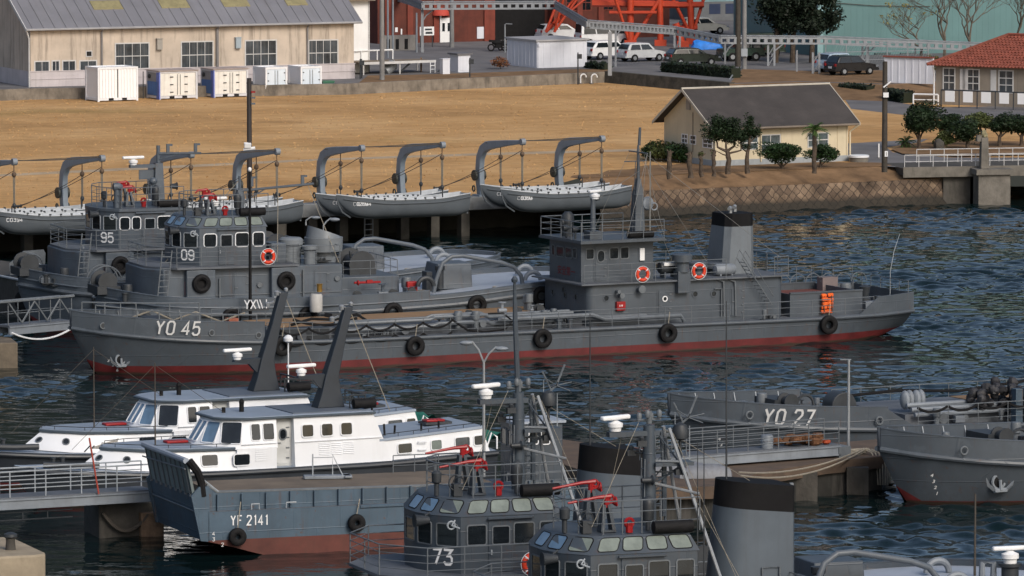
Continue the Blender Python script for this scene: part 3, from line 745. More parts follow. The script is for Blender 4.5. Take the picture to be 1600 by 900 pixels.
def anchor(fr, p, u=V((1, 0, 0)), n=V((0, -1, 0)), s=1.0, name='anchor'):
    """stockless anchor housed at the hawse: shank going in, crown, two flukes"""
    p = V(p); mb = MB(); v = V((0, 0, 1))
    mb.torus(p, .3 * s, .07 * s, 'y', 14, 6)
    q = p + n * .15 * s
    mb.tube([q + v * .1 * s, q - v * .35 * s + n * .06 * s], .075 * s, 6)
    mb.tube([q - u * .3 * s - v * .36 * s, q + u * .3 * s - v * .36 * s], .11 * s, 6)
    for k in (-1, 1):
        b = q + u * k * .24 * s - v * .38 * s
        mb.rings([[b + n * .1 * s + u * k * -.08 * s, b - n * .05 * s + u * -k * .08 * s, b + u * k * .12 * s], [b + u * k * .3 * s + v * .28 * s + n * .1 * s, b + u * k * .26 * s + v * .3 * s, b + u * k * .42 * s + v * .24 * s], [b + u * k * .5 * s + v * .62 * s + n * .08 * s] * 2 + [b + u * k * .52 * s + v * .6 * s + n * .08 * s]])
    o = mb.build(name, greylight, fr)
    m2 = MB(); m2.lathe(p, [(.24 * s, .0), (.24 * s, -.03)], 12, 'y'); m2.build('hawse_hole', black, o)
    return o

def coil(mb, c, r, n=4, t=.03, rn=rnd):
    for i in range(n): mb.torus(V(c) + V((rn.uniform(-.04, .04), rn.uniform(-.04, .04), t + i * t * 1.5)), r * rn.uniform(.8, 1.05), t, 'z', 16, 5)

def clutter(fr, x0, x1, y0, y1, z, n, mats, seed, name='deck_fitting', smin=.12, smax=.45):
    """small deck gear (valves, winches, lockers, vents), one part per fitting kind"""
    rn = random.Random(seed); groups = {}
    for i in range(n):
        c = V((rn.uniform(x0, x1), rn.uniform(y0, y1), z)); k = rn.choice(['valve', 'bitts', 'locker', 'vent', 'drum']); s = rn.uniform(smin, smax)
        mb = groups.setdefault(k, MB()).cut()
        if k == 'valve': mb.cyl(c, c + V((0, 0, s * 1.6)), s * .22, n=8); mb.torus(c + V((0, 0, s * 1.6)), s * .5, s * .07, 'z', 12, 5); mb.cyl(c + V((-s * .6, 0, s * .5)), c + V((s * .6, 0, s * .5)), s * .3, n=8)
        elif k == 'bitts': bollard(mb, c, s * 1.3, s * .3, s * 1.5, rn.uniform(-.3, .3))
        elif k == 'locker': mb.cbox(c + V((0, 0, s * .5)), s * 1.6, s, s, rn.uniform(-.2, .2))
        elif k == 'vent': mushroom(mb, c, s * .5, s * 2)
        else: mb.lathe(c + V((0, -s * .5, s * .6)), [(s * .6, 0), (s * .6, s * .1), (s * .3, s * .12), (s * .3, s * .9), (s * .6, s * .92), (s * .6, s)], 12, 'y')
    for i, (k, mb) in enumerate(sorted(groups.items())): mb.build({'valve': 'valve', 'bitts': 'bitts', 'locker': 'locker', 'vent': 'vent', 'drum': 'winch_drum'}[k], mats[i % len(mats)], fr)
# ------------------------------------------------------------------ the long grey oil barge across the middle
A = Fr('oil_barge', 'long grey oil barge numbered YO 45 with a red waterline across the harbour', 'barge', G(145, 583), 27)
h = Hull([-1.15, -.4, .6, 2.5, 5, 8, 12, 30, 38, 42, 44.4],
         [.12, 1.0, 1.8, 2.75, 3.45, 3.8, 3.9, 3.9, 3.85, 3.5, 3.0],
         [.0, .0, .25, 1.15, 2.3, 3.2, 3.75, 3.8, 3.5, 2.6, 1.7],
         [2.25, 2.12, 2.0, 1.8, 1.62, 1.48, 1.38, 1.3, 1.25, 1.25, 1.33],
         [2.2, .8, -.6, -1, -1, -1, -1, -1, -.9, -.15, .42], .8)
h.skin(A, .42, (greyhull, red_boot)); h.strake(A, 0, .1, grey, out=.02)
bh = lambda x: .88 + .1 * (x + 1.15) / 8.6
h.bulwark(A, -1.15, 7.45, bh, grey, cap=.045, inner=rail_m)
h.bulwark(A, 41.95, 44.4, lambda x: .93, grey, n=6, cap=.04)
mb = MB()
for s_ in (-1, 1):
    q = [(40.75, 1.25), (42.0, 1.25), (42.0, 2.17)]
    mb.rings([[V((x, s_ * (h.bd(x) + .045 * (z - 1.25)), z)) for x, z in q], [V((x, s_ * (h.bd(x) - .06 + .045 * (z - 1.25)), z)) for x, z in q]])
mb.cbox((44.38, 0, 1.79), .06, 6.05, .93); mb.build('bulwark', grey, A)
# number and holes, all on the near bow
n0 = A.Y(236, 520, -2.2); h.number(A, 'YO 45', n0.x, n0.z, .64, width=.48, slope=-.045)
# the plate carries on up: letters follow the bulwark above the deck edge
for p in ((161, 509), (331, 520), (404, 524)):
    q = A.Y(*p, -2.6)
    for _ in range(4): q = A.Y(*p, -(h.bd(q.x) + .02))
    mb = MB(); mb.torus(q, .14, .035, 'y', 14, 6); o = mb.build('fairlead', rail_m, A); m2 = MB(); m2.lathe(q, [(.13, .01), (.13, -.012)], 12, 'y'); m2.build('opening', greydark, o)
q = A.Y(188, 562, -.6)
for _ in range(5): q = A.Y(188, 562, -h.hb(q.x, q.z) - .03)
anchor(A, q, s=.8)
for i, t in enumerate(('3', '2', '6')):
    zz = [.62, .4, .14][i]; xx = [.05, .28, .5][i] + .0
    lettering(A, t, lambda u, v: V((xx + .3 + u, -h.hb(xx + .3 + u, zz + v) - .015, zz + v)), .2, white, .02, name='draught_mark')
# deckhouse
def hx(px, py, y): return A.Y(px, py, y)
D0 = 1.35
mb = MB(); mb.prism(rrect(11.2, 5.0, .35), D0 - .1, 3.4); [setattr(p, 'x', p.x + 31.45) for p in mb.v]; mb.build('deckhouse', grey, A)
mb = MB(); mb.cbox((31.3, 0, 3.42), 11.9, 5.5, .07); mb.build('boat_deck', deckgrey, A)
# wheelhouse
WX0, WX1, WY = 25.85, 29.95, 1.72
mb = MB(); mb.prism([(WX0, -WY), (WX1, -WY), (WX1, WY), (WX0, WY)], 3.45, 5.45); mb.build('wheelhouse', grey, A)
mb = MB(); mb.cbox((27.85, -.2, 5.5), 4.85, 4.6, .1); mb.cbox((27.85, -.2, 5.57), 4.75, 4.5, .06); mb.build('wheelhouse_roof', grey, A)
ux, vz = V((1, 0, 0)), V((0, 0, 1))
def nearwin(F, box, y, mat=rail_l, pane=dark_glass, r=.06, fw=.05, o=0.0):
    a, b = F.Y(box[0], box[1], y), F.Y(box[2], box[3], y)
    return window(F, ((a.x + b.x) / 2, y - o, (a.z + b.z) / 2), ux, vz, abs(b.x - a.x), abs(a.z - b.z), mat, pane, r=r, fw=fw)
def frontwin(F, box, x, mat=rail_l, pane=dark_glass, r=.06, fw=.05):
    a, b = F.X(box[0], box[1], x), F.X(box[2], box[3], x)
    return window(F, (x, (a.y + b.y) / 2, (a.z + b.z) / 2), (0, -1, 0), vz, abs(b.y - a.y), abs(a.z - b.z), mat, pane, r=r, fw=fw)
for bx in ((916, 390, 927, 404), (953, 388, 965.5, 403.5), (970, 387, 981.5, 403)): nearwin(A, bx, -WY, rail_m)
door(A, hx(938, 412, -WY), ux, vz, .62, 1.72, grey, port=(.36, .38, 1.5))
for bx in ((863, 383, 867, 398), (870, 385, 881, 401), (884, 387, 894, 403), (896, 388, 901, 403)):
    frontwin(A, bx, WX0, rail_m, dark_glass)
mb = MB(); a = hx(1002, 397, -WY); mb.cbox(a + V((0, -.06, 0)), .26, .12, .62); mb.build('vent_louvre', white, A)
mb = MB()
lettering(A, '安全第一', lambda u, v: V((WX0 - .014, .85 - u, 3.74 + v)), .48, paint('faded red lettering', (.16, .025, .03), .6, .3, 6), .012)
for p in ((947, 466), (1086, 459.5), (1115, 459)):
    q = hx(*p, -2.5); window(A, q + V((0, -.0, 0)), ux, vz, .26, .26, grey, dark_glass, r=.125, fw=.06, name='porthole')
for p in ((864, 457), (881, 453), (883, 461), (900, 464)):
    q = A.X(*p, 25.85); window(A, q, (0, -1, 0), vz, .24, .26, grey, dark_glass, r=.115, fw=.05, name='porthole')
for p, w_, hh in (((1038, 468), .72, 1.5), ((1152, 466), .7, 1.5)):
    q = hx(*p, -2.5); q.z = 2.2; door(A, q, ux, vz, w_, hh, grey, port=(.2, .32, 1, 1) if p[0] < 1100 else None)
a = hx(968, 478, -2.5); mb = MB(); mb.cbox(a + V((0, -.1, 0)), .5, .2, .46); o = mb.build('fire_hose_box', redp, A, bev=.03)
lettering(o, '119', lambda u, v: a + V((-.14 + u, -.203, -.02 + v)), .14, white, .02)
mb = MB()
for (x1_, y1_), r_ in (((962, 455), .1), ((967, 461), .14), ((998, 451), .2)):
    q = hx(x1_, y1_, -2.5); mb.cut(); mb.cyl(q, q + V((0, -.2, 0)), r_ * .5); mb.lathe(q + V((0, -.4, 0)), [(r_, 0), (r_ * .9, .2), (r_ * .3, .3)], 12, 'y')
mb.build('deck_light', rail_m, A)
# vent trunk on the side of the house, ventilators, tank and raft on the boat deck
q0, q1 = hx(1057, 441, -2.75), hx(1079, 405, -2.75)
mb = MB(); mb.cbox(((q0.x + q1.x) / 2, -2.6, 3.35), .7, .5, 1.1); mb.lathe(((q0.x + q1.x) / 2, -2.6, 3.85), [(.36, 0), (.36, .5), (.52, .52), (.52, .86), (.45, .9)], 18); mb.build('vent_trunk', grey, A)
def onz(px, py, z): return A.Z(px, py, z)
for (px, py, r_, hh) in ((1015, 413, .28, .55), (1090, 412, .52, .95), (1118, 416, .58, .6)):
    q = A.Y(px, py, -.6); mb = MB(); mushroom(mb, (q.x, q.y, 3.45), r_, max(.6, q.z - 3.35)); mb.build('ventilator', grey, A)
q = A.Y(1133, 421, -1.7); mb = MB(); mb.lathe(q + V((-.65, 0, 0)), [(.05, 0), (.25, .06), (.29, .2), (.29, 1.0), (.25, 1.16), (.05, 1.22)], 16, 'x')
for dx in (-.35, .3): mb.cbox(q + V((dx, 0, -.3)), .08, .4, .5)
mb.build('air_tank', greylight, A)
q = A.Y(1044, 418, -1.9); T = Fr('raft_canister', 'white topped grey life raft canister on the boat deck of the YO 45 barge', 'life raft', A.W(q), 27)
mb = MB(); mb.lathe((-.55, 0, 0), [(.05, 0), (.27, .05), (.3, .2), (.3, .9), (.27, 1.05), (.05, 1.1)], 16, 'x'); mb.build('canister', greydark, T)
mb = MB(); mb.cbox((0, -.24, .2), .8, .2, .16); mb.build('white_panel', white, T); mb = MB()
for dx in (-.3, .3): mb.cbox((dx, 0, -.36), .08, .5, .3)
mb.build('cradle', grey, T)
# funnel
mb = MB(); b, t = [(34.35, -1.1), (36.25, -1.1), (36.25, 1.1), (34.35, 1.1)], [(34.65, -.95), (36.25, -.95), (36.25, .95), (34.65, .95)]
mid = [(b[i][0] + (t[i][0] - b[i][0]) * .83, b[i][1] + (t[i][1] - b[i][1]) * .83) for i in range(4)]
cham = lambda P, c=.28: [(P[0][0], P[0][1] + c), (P[0][0] + c, P[0][1]), (P[1][0] - c, P[1][1]), (P[1][0], P[1][1] + c), (P[2][0], P[2][1] - c), (P[2][0] - c, P[2][1]), (P[3][0] + c, P[3][1]), (P[3][0], P[3][1] - c)]
mb.prism(cham(b), 3.4, 5.85, cham(mid)); o = mb.build('funnel', paint('bright grey funnel paint', (.125, .145, .165), .45, .12, .8, .3), A)
mb = MB(); mb.prism(cham(mid), 5.85, 6.5, cham(t)); mb.build('funnel_top', blackp, o)
mb = MB()
for dx, dy in ((35.1, -.4), (35.75, .3)): mb.cut(); mb.tube([(dx, dy, 6.3), (dx, dy, 6.68), (dx - .05, dy - .1, 6.78), (dx - .2, dy - .25, 6.74)], .1, 8)
mb.build('exhaust_pipe', steel, o)
# rails
mb = MB()
def z0(x): return h.zd(x)
mb.rail([(x, -(h.bd(x) - .08), z0(x)) for x in (7.6, 10, 13, 16, 19, 22, 25, 28, 31, 33.2)], .95, 3, 1.6)
mb.rail([(x, -(h.bd(x) - .08), z0(x)) for x in (34, 36, 38, 40, 41.8)], .95, 3, 1.6)
mb.rail([(x, (h.bd(x) - .08), z0(x)) for x in (8, 14, 20, 26, 34, 41.8)], .95, 3, 1.6)
mb.build('deck_rail', rail_m, A)
mb = MB(); mb.rail([(33.6, -2.7, 3.45), (25.5, -2.7, 3.45)], .95, 3, 1.4); mb.rail([(37.2, 2.7, 3.45), (30.3, 2.7, 3.45)], .95, 3, 1.4); mb.rail([(37.2, -.4, 3.45), (37.2, 2.7, 3.45)], .95, 3, 1.2)
mb.rail([(36.4, -2.7, 3.45), (37.2, -2.7, 3.45), (37.2, -.5, 3.45)], .95, 3, 1.2); mb.build('boat_deck_rail', rail_m, A)
mb = MB(); mb.rail([(30.2, -2.4, 5.6), (25.5, -2.4, 5.6), (25.5, 2.0, 5.6), (30.2, 2.0, 5.6)], .92, 3, 1.25, r=.02); mb.build('roof_rail', rail_m, A)
mb = MB(); ladder(mb, hx(1202, 476, -2.75), hx(1156, 404, -2.75), (0, .6, 0), .24, .03)
for yy in (-3.05, -2.45): mb.tube([hx(1204, 462, -2.75) + V((0, yy + 2.75, 0)), hx(1160, 394, -2.75) + V((0, yy + 2.75, .1)), hx(1152, 398, -2.75) + V((0, yy + 2.75, -.5))], .02, 5)
mb.build('stair', rail_m, A)
mb = MB()
for px in (1132, 1150): q = hx(px, 440, -2.62); mb.tube([q + V((-.35, .1, .1)), q + V((-.05, 0, .0)), V((q.x, -2.6, 1.5))], .045, 6)
mb.tube([(33.0, -2.6, 2.9), (33.4, -2.6, 2.9), (33.4, -2.6, 1.5)], .04, 6); mb.build('pipe', rail_m, A)
# roof gear: radar post, searchlight, compass, mast
mb = MB(); q = hx(925, 366, -1.3); mb.box(q.x - .35, q.x + .35, -1.75, -1.05, 5.58, 6.0); mb.cyl((q.x, -1.4, 5.9), (q.x, -1.4, 7.55), .14, .12, 10); mb.cyl((q.x - .1, -1.4, 7.55), (q.x + .35, -1.4, 7.62), .1); o = mb.build('radar_post', grey, A)
radar(o, (q.x + .1, -1.4, 7.6), .9, .4, .26, .3, mat=boatwhite)
mb = MB(); mb.lathe((26.3, .6, 5.58), [(.3, 0), (.3, .7), (.34, .72), (.3, 1.1), (.16, 1.25)], 14); mb.cyl((26.0, .6, 6.3), (25.9, .6, 6.3), .2); mb.build('compass_binnacle', greydark, A)
mb = MB()
for x_, y_ in ((25.75, -.3), (25.85, -1.1)): mb.cut(); mb.cyl((x_, y_, 5.58), (x_, y_, 6.0), .05); mb.lathe((x_ - .2, y_, 6.1), [(.15, 0), (.16, .2), (.08, .36)], 12, 'x')
mb.build('searchlight', greydark, A)
mb = MB(); mb.prism([(29.65, -.28), (30.25, -.28), (30.25, .28), (29.65, .28)], 5.5, 7.6, [(29.75, -.22), (30.2, -.22), (30.2, .22), (29.75, .22)]); mb.prism([(29.75, -.22), (30.2, -.22), (30.2, .22), (29.75, .22)], 7.6, 8.4, [(29.9, -.1), (30.1, -.1), (30.1, .1), (29.9, .1)])
mb.cyl((30, 0, 8.3), (30, 0, 10.1), .1, .06, 8); mb.cyl((30.05, 0, 10.1), (30.1, 0, 11.0), .08, .07, 8)
mb.tube([(30, -1.0, 9.75), (30, 1.0, 9.75)], .035, 5); mb.tube([(29.2, 0, 9.3), (30.5, 0, 9.3)], .03, 5); ladder(mb, (29.6, -.3, 5.6), (29.85, -.15, 9.3), (0, .3, 0)); mb.build('mast', grey, A)
mb = MB(); mb.lathe((30.45, -.35, 7.15), [(.06, 0), (.3, .08), (.36, .2)], 14, 'y'); mb.torus((30.7, -.4, 7.0), .18, .04, 'y', 12, 5); mb.build('loudhailer', greylight, A)
mb = MB(); q = A.Y(1005, 369, -2.1); mb.lathe((q.x - .9, -2.1, 5.78), [(.05, 0), (.17, .03), (.17, 1.45), (.05, 1.5)], 12, 'x'); mb.build('rolled_cover', black, A)
mb = MB()
for a_, b_ in (((30, -1, 9.75), (28.2, -2.2, 5.7)), ((30, -.9, 9.75), (28.9, -2.2, 5.7)), ((30, -.6, 9.75), (30.6, -1.6, 5.7)), ((30, .9, 9.75), (28.4, 1.8, 5.7)), ((30.05, 0, 9.6), (34.0, -.6, 3.6)), ((30.05, 0, 8.4), (33.0, 1.5, 3.5)), ((26.6, -1.4, 7.4), (28.9, -2.2, 9.0)), ((30.05, 0, 9.9), (36.9, -2.5, 4.3))): mb.tube([a_, b_], .01, 4)
for k in range(3): mb.tube([(30.35 + k * .07, -.6 + k * .1, 5.6), (30.35 + k * .07, -.6 + k * .1, 9.8)], .02, 4)
mb.build('rigging', paint('grey wire', (.2, .2, .19), .6), A)
# foredeck: rails of pipe, windlass, rope
mb = MB(); mb.rail([(x, -(h.bd(x) - .35), z0(x) + .1) for x in (-.2, 1.5, 3.5, 5.5, 7.2)], 1.2, 2, 1.4, r=.03); mb.rail([(x, (h.bd(x) - .35), z0(x) + .1) for x in (-.2, 1.5, 3.5, 5.5, 7.2)], 1.2, 2, 1.4, r=.03); mb.build('bow_rail', rail_m, A)
mb = MB(); mb.cbox((3.3, 0, 2.2), 1.1, 1.5, .8); mb.lathe((3.3, -1.25, 2.45), [(.35, 0), (.35, .08), (.2, .1), (.2, .5)], 14, 'y'); mb.lathe((3.3, .8, 2.45), [(.2, 0), (.2, .4), (.35, .42), (.35, .5)], 14, 'y'); mb.build('windlass', greydark, A)
mb = MB()
for c in ((1.5, -1.2), (5.8, -2.4), (5.8, 2.4), (8.8, -2.9), (24.2, -3.1)): mb.cut(); bollard(mb, (c[0], c[1], z0(c[0])), .5, .12, .6)
mb.build('bitts', grey, A)
mb = MB()
for c in ((4.6, -1.6), (2.2, .9), (6.6, -1.2)): coil(mb, (c[0], c[1], z0(c[0]) + .05), .45, 4, .04)
mb.tube([(1.2, -1, 2.6), (2.4, -1.7, 3.1), (3.4, -2.0, 2.6), (4.4, -2.4, 3.0), (5.6, -2.7, 2.5), (6.8, -2.9, 2.9)], .04, 5); mb.build('mooring_rope', rope_m, A)
q = A.Y(362, 487, -1.8); mb = MB(); mb.cbox((q.x, -1.8, 2.25), .5, .5, .6); mb.build('chest', paint('brick red paint', (.3, .1, .06), .7, .2, 3), A)
# cargo trunk with its tan covering, pipes and hoses along the near side
mb = MB(); mb.box(9.2, 25.6, -2.3, 2.9, 1.3, 1.86); mb.build('cargo_trunk', deckgrey, A)
mb = MB(); mb.box(9.3, 25.0, -.9, 2.85, 1.862, 1.9); mb.build('trunk_covering', brownplate, A)
mb = MB()
for k, (yy, zz, r_) in enumerate(((-2.75, 1.75, .11), (-2.45, 2.05, .1), (-2.05, 2.1, .08))): mb.tube([(12, yy, zz), (17, yy, zz), (17.3, yy - .1, zz + .12), (20, yy - .1, zz + .12), (20.3, yy, zz), (29 if k < 1 else 25, yy, zz)], r_, 8)
mb.tube([(20.5, -3.0, 1.95), (25.8, -3.0, 1.95), (26.5, -3.05, 1.7), (30.8, -3.05, 1.7), (31, -3.05, 1.4)], .11, 8); mb.build('cargo_pipe', paint('mid grey pipe paint', (.12, .138, .158), .45, .15, 2, .4), A)
mb = MB()
for i in range(6):
    xa = 8.2 + i * 1.55; a_, b_ = V((xa, -3.86, 2.1)), V((xa + 1.6, -3.86, 2.1))
    mb.tube(catenary(a_, b_, .3), .055, 6); mb.tube(catenary(a_ - V((0, .03, .55)), b_ - V((0, .03, .55)), .28), .055, 6)
mb.tube([(17.6, -3.5, 2.2), (18.4, -3.9, 1.6), (19.4, -3.7, 1.45), (20.6, -3.6, 1.5), (21.1, -3.5, 1.9), (20.6, -3.4, 2.3), (19.8, -3.4, 2.3)], .055, 6)
mb.tube(catenary((10, -1.6, 2.3), (13.5, -1.5, 2.2), .3), .07, 6); mb.tube([(10, -1.3, 2.0), (11, -1.6, 2.3), (12.4, -1.2, 2.15), (13.5, -1.5, 2.4), (14, -1.9, 2.0)], .07, 6); mb.build('hose', black, A)
clutter(A, 17.5, 24.5, -3.1, -1.2, 1.6, 26, (greydark, rail_m, greylight), 3)
clutter(A, 9, 16, -3.2, -2.3, 1.4, 10, (greydark, deckgrey, greylight), 4)
clutter(A, 20, 25.3, -.8, 1.5, 1.9, 8, (greydark, greylight, rail_m), 6)
mb = MB(); q = A.Z(400, 500, 1.4); mb.box(8.6, 11.2, -3.2, -2.2, 1.35, 2.0); mb.build('locker', greydark, A)
mb = MB(); mb.cbox((14.5, 2.2, 2.0), 1.6, .9, .25); mb.build('hatch', greydark, A)
# after well, life jackets, stern gear
mb = MB(); x0_, x1_ = 37.45, 41.7
for (a_, b_, c_, d_) in ((x0_, x1_, -2.45, -2.38), (x0_, x1_, 2.38, 2.45), (x0_, x0_ + .07, -2.38, 2.38), (x1_ - .07, x1_, -2.38, 2.38)): mb.box(a_, b_, c_, d_, D0 - .1, 2.42)
for yy in (-2.45, 2.4): mb.box(x0_, x1_, yy - .05, yy + .1, 2.42, 2.5)
mb.build('well_coaming', grey, A)
mb = MB(); mb.box(x0_ + .08, x1_ - .08, -2.37, 2.37, D0 - .05, 2.12); mb.build('well_floor', paint('red oxide deck', (.14, .045, .035), .8, .25, 2), A)
T = Fr('life_jacket_pile', 'bundle of bright orange life jackets hung on the aft rail', 'life jackets', A.W(A.Y(1292, 474, -2.62)), 27)
mb = MB(); rn = random.Random(3)
for i in range(10): mb.cut(); mb.cbox((-.17 + .34 * (i % 2) + rn.uniform(-.03, .03), rn.uniform(-.06, .02), -.4 + .2 * (i // 2) + rn.uniform(-.02, .02)), rn.uniform(.3, .36), rn.uniform(.12, .2), rn.uniform(.17, .22), rn.uniform(-.2, .2), rn.uniform(-.15, .15), rn.uniform(-.1, .1))
mb.build('jacket', paint('orange fabric', (.7, .12, .02), .85, .3, 6, bump=.5, bscale=14), T, bev=.05)
mb = MB(); mb.tube([(-.3, -.1, .3), (-.2, -.12, -.4)], .03, 5); mb.tube([(.2, -.14, .4), (.25, -.12, -.4)], .03, 5); mb.build('strap', rope_d, T)
clutter(A, 42.0, 43.9, -2.0, 2.2, 1.35, 9, (greydark, rail_m, greylight), 8, smin=.3, smax=.6)
mb = MB(); mb.cbox((41.9, 1.5, 2.3), .9, .6, 1.0); mb.build('locker', paint('brown grey locker', (.16, .13, .13), .6), A)
mb = MB(); mb.lathe((42.5, -1.3, 1.3), [(.32, 0), (.32, .6), (.2, .7), (.26, 1.0), (.3, 1.2), (.1, 1.3)], 14); mb.build('capstan', greydark, A)
mb = MB(); mb.rail([(x, (h.bd(x) - .1), z0(x) + .9) for x in (42, 43.2, 44.2)], .95, 2, .8); mb.rail([(44.2, y, 2.25) for y in (2.8, 1, -1, -2.8)], .6, 2, .8); mb.rail([(38, 2.5, 2.4), (41.5, 2.5, 2.4)], .9, 3, .8)
for k in range(7): x_ = 38.5 + k * .85; mb.torus((x_, 1.8 - k * .1, 2.55), .45, .025, 'y', 14, 5, 0, math.pi)
mb.build('stern_rail', rail_m, A)
q = A.Y(1391, 424, -1); mb = MB(); mb.tube([(q.x, -1, 1.4), q, A.Y(1397, 392, -1), A.Y(1406, 365, -1)], [.02, .02, .02, .012], 5); mb.build('ensign_staff', rail_l, A)
clutter(A, 34.4, 37.2, -3.5, -3.0, 1.3, 4, (greydark, rail_m), 12, smin=.15, smax=.3)
# things hung on it
tl = ['tyre fender hung nearest the bow of the YO 45 barge', 'tyre fender below the hoses amidships on the YO 45 barge', 'tyre fender hung just ahead of the deckhouse of the YO 45 barge', 'tyre fender below the deckhouse door of the YO 45 barge', 'tyre fender hung below the orange life jackets near the stern']
for lab, p in zip(tl, ((441, 541), (649, 540.5), (848, 529), (1044, 520.5), (1295, 507.5))):
    q = A.Y(*p, -4.0)
    for _ in range(3): q = A.Y(*p, -(h.bd(q.x) + .2))
    tyre('black ' + lab, q, 'tyre fenders along the oil barge', .5, .16, fr=A)
lifebuoy('orange lifebuoy on the rail beside the wheelhouse of the YO 45 barge', A.Y(1004, 428.5, -2.78), 'orange lifebuoys', A)
lifebuoy('orange lifebuoy on the rail beside the vent trunk of the YO 45 barge', A.Y(1092, 423.5, -2.78), 'orange lifebuoys', A, Ro=.4)
YO45, YH = A, h
# ------------------------------------------------------------------ boat pier, davits and cutters on the far side
def s_at(px, py, z): return (G(px, py, z) - QA).dot(QD)
mb = MB()
def qbox(mb, s0, s1, o0, o1, z0, z1):
    P = [Q(s, o, z) for z in (z0, z1) for o in (o0, o1) for s in (s0, s1)]
    mb.add(P, [(0, 2, 3, 1), (4, 5, 7, 6), (0, 1, 5, 4), (2, 6, 7, 3), (0, 4, 6, 2), (1, 3, 7, 5)])
pier_c = paint('pale pier concrete', (.2, .21, .215), .8, .2, 1.0, .6, (.09, .085, .075), sscale=(.8, .8, .4), bump=.3, bscale=4)
P = Fr('boat_pier', 'pale concrete boat pier on dark piles along the lawn edge', 'pier', Q(0, 0, 0), math.degrees(math.atan2(QD.y, QD.x)))
mb = MB()
def pbox(mb, s0, s1, o0, o1, z0, z1): mb.box(s0, s1, -o1, -o0, z0, z1)
pbox(mb, -60, Q_END, -1.2, 0, 1.55, GZ + .05); mb.build('deck_beam', pier_c, P, bev=.04)
mb = MB()
sp_ = (s_at(671, 345, 1.5) - s_at(547, 345, 1.5)) / 2
s00 = s_at(547, 350, 1.5)
for k in range(-9, 6):
    s_ = s00 + k * sp_
    if s_ > Q_END - .5: continue
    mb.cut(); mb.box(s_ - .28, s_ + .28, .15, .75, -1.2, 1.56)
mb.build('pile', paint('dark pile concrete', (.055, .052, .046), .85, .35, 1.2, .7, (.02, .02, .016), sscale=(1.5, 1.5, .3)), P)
mb = MB(); pbox(mb, -60, Q_END, -5, -4.2, -1.2, GZ - .02); mb.build('back_wall', paint('quay wall in painted shade', (.02, .02, .018), .95, .4, 1), P)  # near-black colour stands for the shade beneath the pier deck
mb = MB(); sL = s_at(624, 345, 1.5); ladder(mb, (sL, -.12, -.3), (sL, -.12, 2.3), (.55, 0, 0), .3, .04); mb.build('ladder', greylight, P)

dav_c = paint('davit grey paint', (.22, .265, .315), .45, .14, .9, .4, (.08, .08, .08))
def make_davit():
    D = Fr('boat_davit', 'x', 'davit', (0, 0, 0), 0, 'grey boat davits along the pier')
    # y is inboard (+) / outboard (-): curved box girder leaning out over the water
    cl = [(0, .0, 0, .5, .34), (0, .12, .8, .52, .34), (0, .2, 1.7, .54, .34), (0, .1, 2.35, .56, .33), (0, -.25, 2.85, .58, .32), (0, -.8, 3.1, .56, .3), (0, -1.5, 3.22, .5, .28), (0, -3.2, 3.42, .36, .24), (0, -5.15, 3.62, .22, .2)]
    rs = []
    for i, (x, y, z, d, w_) in enumerate(cl):
        a, b = cl[max(0, i - 1)], cl[min(len(cl) - 1, i + 1)]
        t = V((0, b[1] - a[1], b[2] - a[2])).normalized(); n = V((0, -t.z, t.y))
        c = V((x, y, z)); xs = V((w_ / 2, 0, 0))
        rs.append([c + xs + n * d / 2, c - xs + n * d / 2, c - xs - n * d / 2, c + xs - n * d / 2])
    mb = MB(); mb.rings(rs); mb.build('arm', dav_c, D, bev=.03)
    mb = MB(); mb.cbox((0, .05, .05), .7, .9, .1); mb.cbox((0, .32, .6), .1, .5, 1.1, 0, R(-12)); mb.build('base', dav_c, D)
    mb = MB(); mb.lathe((0, -5.2, 3.62), [(.02, -.14), (.2, -.14), (.2, .14), (.02, .14)], 14, 'x'); mb.cbox((0, -5.15, 3.75), .2, .2, .12); mb.build('head_sheave', greylight, D)
    mb = MB()
    for sx in (-1, 1): mb.lathe((sx * .3, .32, 1.25), [(.05, -.08), (.32, -.06), (.34, 0), (.32, .06), (.05, .08)], 16, 'x'); mb.torus((sx * .36, .3, .45), .16, .05, 'x', 14, 6)
    mb.build('winch_wheel', paint('dark winch paint', (.045, .05, .045), .5, .3, 3), D)
    for y, z in ((-2.45, 3.15), (-5.15, 3.5)):
        mb = MB(); mb.tube([(0, y, z + .1), (0, y, z - .5)], .03, 5); mb.blob((0, y, z - .62), .14, .14, .17, 10, 6); mb.build('upper_block', paint('tan rope block', (.11, .075, .05), .7, .3, 4), D)
        mb = MB()
        for k in range(4): a = R(45 + 90 * k); mb.tube([(.06 * math.cos(a), y + .06 * math.sin(a), z - .62), (.04 * math.cos(a), y + .04 * math.sin(a), 1.15)], .018, 4)
        mb.build('fall_rope', rope_m, D)
        mb = MB(); mb.blob((0, y, 1.1), .12, .12, .16, 10, 6); mb.tube([(0, y, 1.05), (0, y, .62)], .03, 5); mb.build('lower_block', greydark, D)
    mb = MB(); mb.tube(catenary((0, -2.45, 2.5), (-2.6, .5, .55), .12), .02, 4); mb.tube(catenary((0, -5.1, 3.1), (-2.9, .6, .5), .2), .02, 4); mb.build('hauling_line', rope_d, D)
    mb = MB(); mb.cyl((-2.75, .55, 0), (-2.75, .55, .5), .06, n=8); mb.lathe((-2.95, .55, .55), [(.12, 0), (.07, .06), (.07, .34), (.12, .4)], 10, 'x'); mb.build('fairlead_roller', greydark, D)
    return D
dav_px = [(-27, 330, 'leftmost'), (109, 325, ''), (247, 319, ''), (380, 313.5, ''), (511, 308, ''), (636, 303.5, ''), (760, 299, ''), (883, 295, '')]
